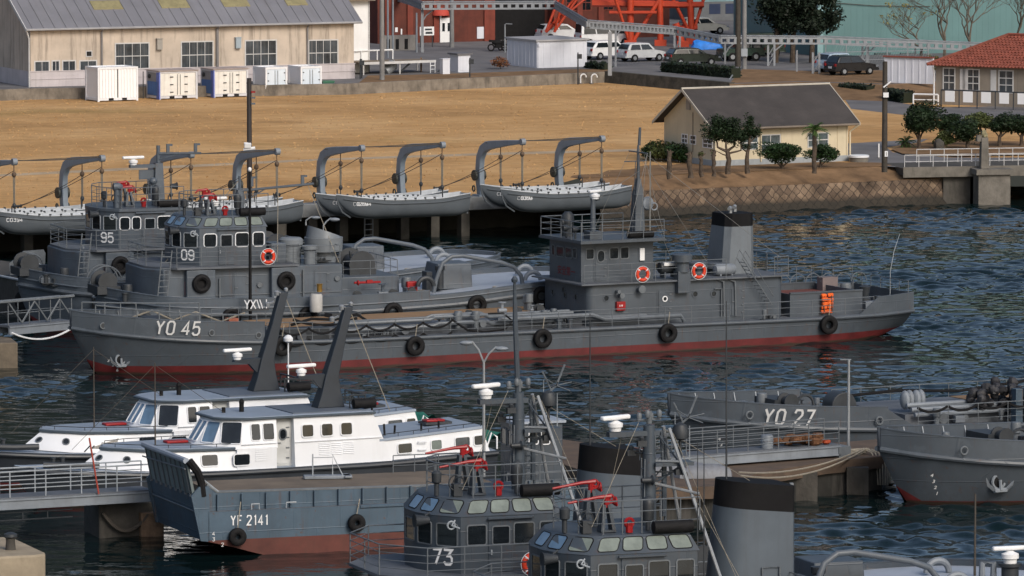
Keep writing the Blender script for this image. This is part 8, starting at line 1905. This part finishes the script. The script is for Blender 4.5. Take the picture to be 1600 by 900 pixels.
for k in range(9): y = y0 + .3 + (y1 - y0 - .6) * k / 8; mb.tube([ramp(.58, y) + V((-.03, 0, 0)), ramp(.97, y) + V((-.03, 0, 0))], .025, 4); mb.cbox(ramp(.56, y) + V((-.03, 0, 0)), .08, .12, .1)
mb.tube([ramp(.36, y0) + V((-.03, 0, 0)), ramp(.36, y1) + V((-.03, 0, 0))], .035, 5); mb.tube([ramp(.9, y0) + V((-.12, 0, 0)), ramp(.85, y1) + V((-.12, 0, 0))], .03, 5); mb.build('ramp_rib', rail_m, o2)
mb = MB(); mb.rings([[V((-2.95, y, .62)), V((-3.25, y, .66)), V((-3.62, y, 2.4)), V((-3.3, y, 2.75)), V((-2.9, y, 2.75)), V((-2.9, y, .62))] for y in (yn + .12, yn - .0)]); mb.cut(); mb.rings([[V((-2.95, y, .62)), V((-3.25, y, .66)), V((-3.62, y, 2.4)), V((-3.3, y, 2.75)), V((-2.9, y, 2.75)), V((-2.9, y, .62))] for y in (yf, yf - .12)]); mb.build('ramp_cheek', steelblue, Y)
mb = MB(); mb.tube([ramp(1.0, y0) + V((.1, 0, 0)), ramp(.86, y0) + V((.35, 0, 0)), ramp(.72, y0) + V((.42, 0, 0)), ramp(.55, y0) + V((.38, 0, 0))], .16, 8); mb.build('ramp_seal', black, Y)
mb = MB(); mb.tube([(-3.0, yn + .35, 2.95), (-2.45, yn + .3, 2.5)], .035, 5); mb.tube([(-1.2, yn, 1.78), (-1.2, yn, 2.0), (-.9, yn, 2.0), (-.9, yn, 1.78)], .03, 5); mb.tube([(.2, yn, 1.78), (.2, yn, 2.0), (.6, yn, 2.0)], .03, 5); mb.build('hand_bar', rail_l, Y)
strokes(Y, 'YF 2141', lambda u, v: V((-2.03 + u, yn - .012, 1.22 + v - .03 * u)), .36, white, wd=.46, t=.13, gap=.26)
for i, (t_, x, z) in enumerate((('4', -2.78, .86), ('3', -2.78, .64), ('2', -2.42, .42))): strokes(Y, t_, lambda u, v: V((x + u, yn - .012, z + v)), .13, white, 'draught_mark')
mb = MB(); mb.tube([(3.2, yn, 1.7), (12.5, yn, 1.7)], .07, 6); mb.build('rubbing_strake', steelblue, Y)
tyre('black tyre fender hung by a pole below the letters YF', V((-1.83, yn - .18, .78)), 'tyre fenders on the landing barge', .36, .14, fr=Y, rope_up=1.6)
tyre('black tyre fender right of the letters YF on the landing barge', V((2.99, yn - .18, 1.1)), 'tyre fenders on the landing barge', .36, .14, fr=Y)
# lifting frame lying on the deck
T = Fr('work_raft', 'small pale raft frame with upright tubes lying on the barge deck', 'frame', Y.W(Y.Z(512, 748, 2.2)), 14); mb = MB(); mb.cbox((0, 0, .08), 1.9, .5, .14, -.12); mb.cbox((.75, -.05, .1), .3, .8, .1); mb.build('float', greylight, T, bev=.03); mb = MB(); mb.tube([(-.6, 0, .1), (-.6, 0, 1.0)], .03, 5); mb.tube([(.2, 0, .1), (.2, 0, .95), (.6, -.05, .12)], .03, 5); mb.tube([(-.6, 0, .85), (.2, 0, .85)], .015, 4); mb.build('tube_frame', rail_l, T)
# after wheelhouse
mb = MB(); mb.box(10.0, 12.0, -1.2, .5, 1.7, 4.5); mb.build('wheelhouse', tugp, Y, bev=.05); mb = MB(); mb.box(9.9, 12.1, -1.3, .6, 4.5, 4.6); mb.build('wheelhouse_roof', deckblue, Y)
for px0, px1 in ((827, 840), (846, 858)):
    a_, b_ = Y.Y(px0, 671, -1.2), Y.Y(px1, 693, -1.2); window(Y, ((a_.x + b_.x) / 2, -1.2, (a_.z + b_.z) / 2), ux, vz, b_.x - a_.x, a_.z - b_.z, boatwhite, dark_glass, r=.05, fw=.04)
for yy in (-.75, .05): window(Y, (10.0, yy, 3.9), (0, -1, 0), vz, .55, .6, rail_m, dark_glass, r=.05, fw=.04)
door(Y, (10.6, -1.2, 2.7), ux, vz, .6, 1.6, tugp)
mb = MB(); mb.rail([(9.3, yn + .2, 1.76), (12.4, yn + .2, 1.76)], .95, 3, .8); mb.rail([(6.5, yf - .3, 2.1), (9.2, yf - .3, 2.1)], .8, 2, .9); mb.build('side_rail', rail_m, Y)
# ------------------------------------------------------------------ footbridge at the left
def bridge(name, lab, px0, py0, px1, py1, z, wd, hgt, group=None, nr=3, rm=None, rr=.026):
    a, b = G(px0, py0, z), G(px1, py1, z); T = Fr(name, lab, 'footbridge', V((a.x, a.y, z)), math.degrees(math.atan2(b.y - a.y, b.x - a.x)), group); L_ = (b - a).length
    mb = MB(); mb.box(0, L_, 0, wd, -.1, 0); mb.build('deck', deckgrey, T)
    for y in (0, wd): mb = MB(); mb.box(0, L_, y - .05, y + .05, -.42, -.12); mb.box(0, L_, y - .1, y + .1, -.12, -.06); mb.box(0, L_, y - .1, y + .1, -.46, -.41); mb.build('girder', greylight, T)
    for y in (.06, wd - .06): mb = MB(); mb.rail([(0, y, 0), (L_, y, 0)], hgt, nr, 1.45, r=rr); mb.build('railing', rm or rail_l, T)
    return T, L_
FB, fl = bridge('footbridge', 'grey footbridge with tube railings below the white launches at the left', -40, 781, 239, 765, 1.9, 1.3, 1.0)
mb = MB(); ladder(mb, (1, .1, -.75), (fl * .55, .1, -.75), (0, 0, .3), .9, .03); mb.build('under_lattice', greydark, FB)
T = Fr('mooring_dolphin', 'dark concrete dolphin under the footbridge end beside the barge ramp', 'dolphin', G(205, 838, 0), 20)
mb = MB(); mb.box(-1.3, 1.0, 0, 2.2, -1, 1.35); mb.build('block', concrete_d, T, bev=.08); mb = MB(); mb.box(.3, 1.25, -.35, .0, -1, .95); mb.build('fender_pile', wood, T, bev=.05); mb = MB(); mb.tube(catenary((-1.2, -.15, 1.0), (.6, -.3, .9), .7), .08, 6); mb.build('fender_hose', rope_d, T)
for px, lab in ((163, 'round blue mooring buoy floating left under the footbridge'), (195, 'flattened blue mooring buoy floating by the fender pile')):
    T = Fr('mooring_buoy', lab, 'buoy', G(px, 829, 0), 0, 'blue mooring buoys'); mb = MB(); mb.blob((0, 0, .08), .35, .3, .24, 12, 8); mb.build('float', paint('faded blue buoy', (.02, .06, .2), .5, .2, 3), T); mb = MB(); mb.torus((0, 0, .34), .06, .02, 'y', 8, 4); mb.build('ring', steel, T)
T = Fr('boat_hook', 'thin red pole leaning against the footbridge rail', 'pole', FB.W(FB.Y(150, 752, -.1)), 0); mb = MB(); mb.tube([(.1, 0, -.5), (-.25, 0, 1.7)], .035, 6); mb.build('shaft', paint('dull red pole', (.35, .06, .04), .6), T); mb = MB(); mb.tube([(-.22, 0, 1.4), (-.45, 0, 1.15)], .025, 4); mb.tube([(-.2, 0, 1.25), (-.05, 0, 1.4)], .025, 4); mb.build('hook', greydark, T)
T = Fr('quay_corner', 'tan concrete quay corner with rounded edge at the bottom left', 'quay', G(64, 900, 1.0), 20)
q = T.Z(64, 858, 1.9); mb = MB(); rs = [(-6, -1.2), (-.5, -1.2), (-.12, -1.0), (0, -.6), (0, 4), (-6, 4)]; mb.prism(rs, -2, .95); o2 = mb.build('block', paint('tan quay concrete', (.3, .25, .18), .85, .2, 1, .5, (.12, .1, .07), sscale=(1, 1, .3), bump=.4, bscale=5), T, bev=.08)
mb = MB(); mb.box(-2.35, -2.2, -1.24, -1.19, -2, .9); mb.build('expansion_joint', concrete_d, T)
T2 = Fr('mooring_bollard', 'weathered stone mooring bollard on the tan quay corner', 'bollard', T.W((-1.0, .5, .95)), 20); mb = MB(); mb.lathe((0, 0, 0), [(.2, 0), (.17, .3), (.18, .42)], 12); mb.build('post', concrete_d, T2); mb = MB(); mb.lathe((0, 0, .42), [(.18, 0), (.26, .06), (.24, .16), (.1, .22)], 12); mb.build('cap', greydark, T2)
# ------------------------------------------------------------------ pontoon, truss gangway and hose reels at the far left
PT = Fr('hose_pontoon', 'dark floating pontoon hung with big tyres at the left of the tugs', 'pontoon', G(60, 446, 2.0) * 1, 0); PT.e.location.z = 0; PT.o.z = 0
P_ = [PT.I(G(x, y, 2.0)) for x, y in ((-60, 420), (60, 444), (158, 467), (215, 452), (120, 424), (-60, 398))]
mb = MB(); mb.prism([(p.x, p.y) for p in P_], -.6, 2.0); mb.build('pontoon_body', concrete_d, PT); mb = MB()
mb.tube([p + V((0, -.05, .03)) for p in P_[:3]], .07, 6); mb.build('edge_pipe', rail_l, PT)
for px, py, lab in ((38, 458, 'leftmost big tyre on the dark pontoon side'), (64, 462, 'middle big tyre on the dark pontoon side'), (98, 468, 'rightmost big tyre on the dark pontoon side')):
    q = PT.I(G(px, py - 13, 2.0)); tyre(lab, PT.W(V((q.x + .1, q.y - .35, 1.2))), 'tyre fenders on the hose pontoon', .62, .26, yaw=-20, rope_up=.3)
def reel(lab, px, py, z, r, yaw, style):
    T = Fr('hose_reel', lab, 'reel', G(px, py, z), yaw, 'hose reels on the pontoon'); mb = MB()
    for y in (-.35, .35):
        mb.torus((0, y, r), r, .045, 'y', 28, 6)
        if y < 0 or style: 
            for k in range(8): a = math.pi * k / 4; mb.tube([(0, y, r), (r * math.cos(a), y, r + r * math.sin(a))], .03, 5)
    mb.build('wheel', rail_m, T); mb = MB(); mb.cyl((0, -.35, r), (0, .35, r), r * .35, n=14); mb.build('drum', greydark, T); mb = MB(); mb.torus((r * .55, -.42, r * .9), r * .25, .06, 'y', 16, 6); mb.build('gear_wheel', rail_l, T); mb = MB()
    for y in (-.5, .5): mb.tube([(-r * .8, y, 0), (0, y, r), (r * .8, y, 0)], .06, 6); mb.tube([(-r * .9, y, .04), (r * .9, y, .04)], .06, 6)
    mb.build('stand', greydark, T); return T
reel('large spoked hose reel in front of tug 95', 163, 466, 1.9, .84, 20, 0)
T = reel('squat plated hose reel at the left beside the dark boat pier', 47, 433, 2.0, .62, 20, 1); mb = MB(); mb.yprism([(-.95, .1), (-1.0, .7), (-.2, 1.35), (.9, 1.4), (1.0, 1.2), (.95, .1)], .5, .56); mb.build('side_plate', rail_m, T)
T = Fr('pump_box', 'grey pump box with hose between the two reels', 'pump', G(92, 446, 2.0), 20); mb = MB(); mb.box(-.45, .2, -.3, .3, 0, .95); mb.box(.2, .55, -.3, .3, .15, .8); mb.build('casing', greylight, T, bev=.03); mb = MB(); mb.tube([(.2, -.35, .8), (.9, -.5, .5), (1.8, -.6, .15), (2.6, -.7, -.1), (3.0, -.9, -.5)], .04, 6); mb.torus((0, -.36, .3), .35, .035, 'y', 18, 5); mb.build('hose', rope_m, T)
TG, tl2 = bridge('gangway', 'grey truss gangway with crossed braces at the left of the YO 45 bow', 14, 509, 113, 500, 1.85, 1.0, 1.15, nr=2, rm=rail_m)
mb = MB()
for k in range(5): xa, xb = tl2 * k / 5, tl2 * (k + 1) / 5; mb.tube([(xa, -.02, .1), (xb, -.02, 1.1)] if k % 2 else [(xa, -.02, 1.1), (xb, -.02, .1)], .05, 5)
mb.tube([(-1.0, 0, 1.2), (tl2 + .1, 0, 1.2)], .08, 6); mb.build('cross_brace', rail_m, TG); mb = MB(); mb.tube(catenary((.1, -.1, -.35), (tl2, -.1, -.35), .45), .05, 6); mb.build('slack_hose', boatwhite, TG)
T = Fr('concrete_pier', 'tan concrete pier block at the left edge under the truss gangway', 'pier', G(28, 575, 0), 12); mb = MB(); mb.box(-4, 0, 0, 3, -1, 1.25); mb.build('block', paint('darker tan concrete', (.14, .115, .085), .85, .3, 1, .6, (.05, .045, .04), sscale=(1, 1, .3), bump=.4, bscale=5), T, bev=.06); mb = MB(); mb.tube([(-.9, .5, 1.2), (-.9, .5, 3.4)], .08, 8); mb.build('post', rail_m, T)
T = Fr('pontoon_post', 'thin bent pale lamp pipe on the dark pontoon', 'post', G(128, 462, 1.9), 0); mb = MB(); mb.tube([(0, 0, 0), (0, 0, 2.3), (.1, 0, 2.45), (.05, 0, 2.6)], .035, 6); mb.build('pipe', rail_l, T); mb = MB(); mb.lathe((0, 0, 0), [(.1, 0), (.08, .08)], 8); mb.build('foot', greydark, T)
# ------------------------------------------------------------------ the two other oil barges on the right
def half_barge(lab, px, py, num, seed, L_=34):
    d = V((math.cos(R(27)), math.sin(R(27)), 0)); p = G(px, py, 3.14); o = V((p.x, p.y, 0)) + d * 1.1
    T = Fr('oil_barge', lab, 'barge', o, 27); h = Hull(YH.xs, YH.Bd, YH.Bw, YH.Zd, YH.Zb, .8); h.skin(T, .12 if num else .1, (greyhull, red_boot)); h.strake(T, 0, .12, grey, out=.02)
    h.bulwark(T, -1.15, 7.45, bh, greyhull, cap=.045, inner=rail_l)
    mb = MB()
    for s_ in (-1, 1):
        q = [(7.43, 1.5), (8.9, 1.5), (7.43, 2.4)]
        mb.cut(); mb.rings([[V((x, s_ * (h.bd(x) + .03 * (z - 1.5)), z)) for x, z in q], [V((x, s_ * (h.bd(x) - .06), z)) for x, z in q]])
    mb.build('bulwark_end', greyhull, T)
    if num: n0 = T.Y(1185, 661, -2.2); h.number(T, num, n0.x, n0.z, .66, width=.46, slope=-.045)
    for x in (1.4, 7.0): q = h.near(x, h.zd(x) + .4, .06); mb = MB(); mb.torus(q, .16, .04, 'y', 14, 6); mb.build('fairlead', rail_m, T)
    q = h.near(3.0, .95, .02); anchor(T, q, s=.95)
    for i, t in enumerate(('4', '3', '2', '1')): lettering(T, t, lambda u, v: V((.5 + i * .12 + u, -h.hb(.5 + i * .12 + u, 1.15 - i * .26 + v) - .015, 1.15 - i * .26 + v)), .2, white, .02, name='draught_mark')
    mb = MB(); mb.box(9.2, 25.6, -2.3, 2.9, 1.3, 1.9); mb.build('cargo_trunk', deckgrey, T)
    mb = MB(); mb.box(14.5, 25, -1.6, 2.85, 1.902, 1.93); mb.build('trunk_covering', brownplate, T)
    mb = MB(); mb.cbox((4.2, .3, 2.3), 1.0, 1.8, .7); mb.lathe((4.2, -1.2, 2.6), [(.35, 0), (.35, .08), (.2, .1), (.2, .6), (.35, .62), (.35, .7)], 14, 'y'); mb.torus((5.2, -.6, 2.4), .4, .07, 'y', 16, 6); mb.build('windlass', greydark, T)
    mb = MB(); mb.lathe((6.7, -1.4, 2.3), [(.62, 0), (.62, .9)], 18, 'y'); mb.box(6.1, 7.3, -1.4, -.5, 1.5, 2.3); mb.build('hose_drum', greydark, T, bev=.04)
    for k in range(4): mb = MB(); mb.blob((9.6 + k * .28, -1.6 + .1 * (k % 2), 2.45), .2, .3, .42, 10, 8); mb.build('fender_bag', greylight, T)
    mb = MB()
    for yy, zz in ((-2.6, 1.9), (-2.3, 2.1), (-1.9, 2.25)): mb.cut(); mb.tube([(9.5, yy, zz), (17.5, yy, zz), (17.7, yy, zz - .4)], .1, 8)
    mb.build('cargo_pipe', greylight, T)
    mb = MB()
    for i in range(7): xa = 9.0 + i * 1.5; mb.cut(); mb.tube(catenary((xa, -3.7, 2.35), (xa + 1.5, -3.7, 2.35), .22), .06, 6)
    mb.tube([(8, 1.2, 2.4), (11, 1.4, 2.5), (14, 1.2, 2.35), (18, 1.6, 2.6)], .07, 6); mb.build('hose', black, T)
    mb = MB(); mb.rail([(x, -3.75, 1.45) for x in (9, 12, 15, 18, 22, 26)], .95, 3, 1.5); mb.rail([(x, 3.75, 1.45) for x in (9, 12, 15, 18, 22, 26)], .95, 3, 1.5); mb.build('deck_rail', rail_m, T)
    mb = MB(); mb.box(14.0, 14.35, -3.6, -3.2, 1.4, 2.9); mb.lathe((14.9, -3.3, 1.5), [(.3, 0), (.3, 1.0), (.42, 1.05), (.4, 1.4)], 12); mb.build('manifold_post', steelblue, T)
    clutter(T, 10, 20, -3.3, -2.5, 1.5, 14, (greydark, rail_m, greylight), seed); clutter(T, 1, 7, 0, 2.2, 1.9, 8, (greydark, rail_m), seed + 2, smin=.2, smax=.5)
    mb = MB()
    for k in range(3): coil(mb.cut(), (2 + k * 2.2, -1.0 - .3 * k, h.zd(2) + .05), .4, 4, .05)
    mb.build('mooring_rope', rope_m, T)
    return T, h
Y27, h27 = half_barge('grey oil barge numbered YO 27 behind the truss gangway at the right', 1047, 614, 'YO 27', 21)
Y3, h3 = half_barge('grey oil barge bow without a visible number at the right edge', 1375, 667.5, '', 31)
# big dark fender cluster on YO 27
T = Fr('fender_cluster', 'heap of dark round rubber fenders on the YO 27 deck at the right edge', 'fenders', Y27.W(Y27.Z(1570, 640, 1.9)), 27); rn = random.Random(9)
for i in range(44):
    hx_ = rn.uniform(-1.5, 1.6); mb = MB(); mb.blob((hx_, rn.uniform(-.6, .6), .2 + (1.15 - .35 * abs(hx_)) * rn.random()), rn.uniform(.17, .27), .22, rn.uniform(.17, .26), 9, 6, .45, rn); mb.build('fender', paint('dark worn fender rubber', (.028, .028, .032), .6, .4, 3), T)
# pontoon in the middle with its gangway, ropes and stores
MP = Fr('floating_pontoon', 'long brown topped concrete pontoon between the tugs and the YO 27 barge', 'pontoon', V((G(1180, 742, 1.45).x, G(1180, 742, 1.45).y, 0)), 0)
P_ = [MP.I(G(x, y, 1.45)) for x, y in ((820, 704), (985, 762), (1115, 760), (1190, 738), (1290, 722), (1386, 712), (1400, 684), (1300, 692), (1180, 702), (1040, 714), (905, 690), (850, 683))]
mb = MB(); mb.prism([(p.x, p.y) for p in P_], .95, 1.45); mb.build('deck_slab', paint('brown pontoon boards', (.1, .07, .05), .85, .25, 1.2, .6, (.05, .045, .04), sscale=(1, 1, 1)), MP)
cen = sum(P_, V((0, 0, 0))) / len(P_); mb = MB(); mb.prism([(p.x + (cen.x - p.x) * .03, p.y + (cen.y - p.y) * .06) for p in P_], -.8, .95); mb.build('float_body', paint('stained pontoon concrete', (.03, .03, .028), .9, .4, .8, .8, (.14, .13, .12), sscale=(1.2, 1.2, .15)), MP)
mb = MB()
for x, y in ((1180, 740), (1260, 727), (1340, 719)):
    q = MP.I(G(x, y, 1.45)); mb.cut(); mb.cbox((q.x, q.y + .1, .35), .9, .5, 1.6)
mb.build('rubbing_block', concrete_d, MP)
BG, bl2 = bridge('gangway', 'pale railed gangway leading up to the YO 27 barge', 1025, 716, 1312, 694, 2.0, 1.2, .95, nr=4, rm=rail_m, rr=.022)
mb = MB(); mb.box(bl2 - .1, bl2 + .5, -.1, 1.3, -.6, -.1); mb.build('end_frame', rail_m, BG)
T = Fr('net_heap', 'heap of orange brown netting on the end of the pale railed gangway', 'net', BG.W((bl2 - 1.6, .5, 0)), 20); mb = MB(); rn = random.Random(5)
for i in range(16): mb.blob((rn.uniform(-1.1, .9), rn.uniform(-.3, .3), .12 + .25 * rn.random()), .32, .25, .16, 9, 6, .5, rn)
mb.build('net', paint('orange brown netting', (.13, .06, .028), .9, .35, 8, bump=.6, bscale=30), T); mb = MB(); mb.blob((1.1, -.1, .12), .2, .14, .12, 8, 5); mb.build('float', paint('faded orange float', (.35, .06, .02), .6, .2, 4), T)
T = Fr('grey_drum', 'small grey drum beside the orange brown net heap', 'drum', BG.W((bl2 - 3.3, .5, 0)), 20); mb = MB(); mb.lathe((0, 0, 0), [(.26, 0), (.26, .5), (.22, .55)], 14); mb.build('barrel', greylight, T); mb = MB(); mb.torus((0, 0, .3), .265, .02, 'z', 14, 4); mb.build('hoop', steel, T)
for k, (px, py, L_, lab) in enumerate(((1052, 741, 3.2, 'pale covered dinghy on the pontoon behind the tug mast'), (1098, 745, 2.4, 'pale blue tarpaulin roll on the pontoon end near the black funnel'))):
    T = Fr('covered_dinghy' if k == 0 else 'tarpaulin_roll', lab, 'boat' if k == 0 else 'tarpaulin', MP.W(MP.Z(px, py, 1.45)), 8); mb = MB()
    mb.rings([[V((x, .6 * w_ * math.cos(a), max(0, .5 * hh * math.sin(a)))) for a in [R(t) for t in range(0, 181, 20)]] for x, w_, hh in ((-L_ / 2, .1, .3), (-L_ * .42, .8, .8), (-L_ * .1, 1, 1.1), (L_ * .3, .95, 1), (L_ * .46, .7, .7), (L_ / 2, .1, .2))], cap=False, closed=False); mb.build('cover', paint('grey boat cover', (.17, .18, .2), .6, .2, 2, .4), T); mb = MB(); mb.cbox((0, 0, .05), L_ * .8, .8, .1); mb.tube([(-L_ * .3, -.6, .1), (-L_ * .3, 0, .6), (-L_ * .3, .6, .1)], .02, 4); mb.build('lashing', rope_d, T)
T = Fr('mooring_lines', 'pale mooring lines sagging from the pontoon corner to the grey tugs', 'rope', MP.W(MP.Z(1350, 710, 1.45)), 0)
for k, (px, py, z) in enumerate(((1155, 738, 2.4), (1158, 743, 2.3), (1200, 716, 1.6))):
    b_ = T.I(G(px, py, z)); mb = MB(); mb.tube(catenary((.1 * k, 0, .25), b_, .35 + .15 * k), .035, 5); mb.build('line', rope_m, T)
for k in range(5): mb = MB(); mb.tube([(.15 * k, 0, .2), (.3 + .15 * k, -.3, .1), (.5 + .12 * k, -.6, -.4), (.55 + .1 * k, -.62, -1.2)], .04, 5); mb.build('hanging_line', rope_m, T)
mb = MB(); rn = random.Random(3)
for k in range(9): mb.tube([(rn.uniform(-1.4, .3), rn.uniform(-.2, .8), .06 + .1 * rn.random()) for _ in range(4)], .035, 5)
mb.build('loose_line', rope_m, T)
# rope and lamp posts
def lamppost(lab, px, py, z, ptop, arms, r=.06, y=0):
    T = Fr('harbour_lamp', lab, 'lamp post', G(px, py, z), 0, 'harbour lamp posts'); hh = T.Y(px, ptop, 0).z; mb = MB(); mb.tube([(0, 0, 0), (0, 0, hh)], [r * 1.2, r * .8], 8); mb.build('post', steel, T)
    for hx_, hy in arms:
        q = T.Y(hx_, hy, 0); mb = MB(); m_ = V((q.x * .35, 0, hh + (q.z - hh) * .65)); mb.tube([(0, 0, hh - .02), m_, V((q.x * .8, 0, q.z + .06)), q + V((0, 0, .05))], .04, 6); o2 = mb.build('arm', steel, T); mb = MB(); mb.blob(q + V((math.copysign(.12, q.x), 0, 0)), .28, .13, .1, 12, 6); mb.build('lamp_head', greylight, o2)
    return T
lamppost('twin armed galvanised harbour lamp standing behind tug 73', 756, 745, 1.5, 566, ((733, 536), (779, 545)))
lamppost('single armed harbour lamp in front of the tug 09 funnel', 505.5, 472, 1.9, 352, ((519, 343),), .04)
lamppost('short bent harbour lamp peeking right of the cutter stern by tug 09', 478, 352, 1.8, 344, ((490, 340),), .04)
T = pole('tall thin grey pole on the pontoon corner beside the YO 27 number', 1325.5, 712, 562, .07, 1.45, steel, name='pontoon_pole', cat='pole'); mb = MB(); mb.tube([(-.35, 0, 7.0 * 0 + T.Y(1325, 562, 0).z), (.1, 0, T.Y(1325, 562, 0).z)], .03, 5); mb.build('top_arm', steel, T)
q = T09.Y(391, 474, -5.2); T = Fr('mooring_pole', 'tall dark thin pole with a white ball top standing in front of tug 09', 'pole', T09.W(V((q.x, -5.2, 0))), 0); hh = T.Y(391, 268, 0).z; mb = MB(); mb.tube([(0, 0, .5), (0, 0, hh)], [.09, .06], 8); mb.build('shaft', black, T); mb = MB(); mb.blob((0, 0, hh + .1), .1, .1, .12, 10, 6); mb.build('ball', white, T)
# bow crosses on the tug foredeck between the barge and tug 09
T = Fr('signal_shapes', 'row of small white crossed letters on a stand between YO 45 and tug 09', 'sign', A.W(A.Y(386, 486, 3.2)), 20)
for k, ch in enumerate('YZMI'): 
    mb = MB(); x = k * .32; seg = {'Y': ((-.13, .45, 0, .2), (.13, .45, 0, .2), (0, .2, 0, 0)), 'Z': ((-.13, .45, .13, .0), (.13, .45, -.13, 0)), 'M': ((-.13, .45, .02, 0), (.02, .45, .17, 0)), 'I': ((.05, .45, .05, 0),)}[ch]
    for a_, b_, c_, d_ in seg: mb.tube([(x + a_, 0, b_ + .1), (x + c_, 0, d_ + .1)], .03, 5)
    mb.build('white_bar', boatwhite, T)
mb = MB(); mb.cbox((.45, .05, .04), 1.4, .1, .08); mb.build('stand', greydark, T)
# pale tank and valve standing on the barge side of tug 09
T = Fr('white_tank', 'pale upright tank with a brass top beside the lamp in front of tug 09', 'tank', T09.W(T09.Y(494, 487, -5.0)), 20); mb = MB(); mb.lathe((0, 0, 0), [(.3, 0), (.32, .1), (.32, .8), (.26, .9)], 16); mb.build('body', paint('dull white tank', (.4, .4, .39), .6, .1, 3, .3), T); mb = MB(); mb.lathe((.15, -.1, 1.0), [(.14, 0), (.14, .35), (.18, .4)], 10); mb.build('valve', paint('brass', (.35, .22, .06), .4, .2, 4, metal=.6), T)
# radar and small white cabin of a further launch at the bottom right corner
q = G(1578, 905, 3.2); T = Fr('radar_post', 'white radar scanner on a grey post at the bottom right corner', 'radar', V((q.x, q.y, 0)), 10); zz = T.Y(1578, 866, 0).z; mb = MB(); mb.lathe((0, 0, 0), [(.3, 0), (.3, zz - .45), (.4, zz - .4), (.4, zz - .3)], 14); mb.build('post', greydark, T); radar(T, (0, 0, zz - .3), 1.3, .15, .3, .42); mb = MB(); mb.tube([(-.9, .3, zz - .9), (-.9, .3, zz - .3), (-.5, .3, zz - .3), (-.5, .3, zz - .9)], .12, 8); mb.build('vent_hood', greylight, T)
T = Fr('bow_whip', 'thin brown whip aerial standing before the dark barge bow at the right', 'aerial', T73.W(T73.Y(1523, 905, 0)), 0); hh = T.Y(1522, 772, 0).z; mb = MB(); mb.tube([(0, 0, -.5), (0, 0, hh)], [.05, .03], 6); mb.build('rod', rope_d, T); mb = MB(); mb.lathe((0, 0, -.5), [(.1, 0), (.08, .3)], 8); mb.build('base', greydark, T)
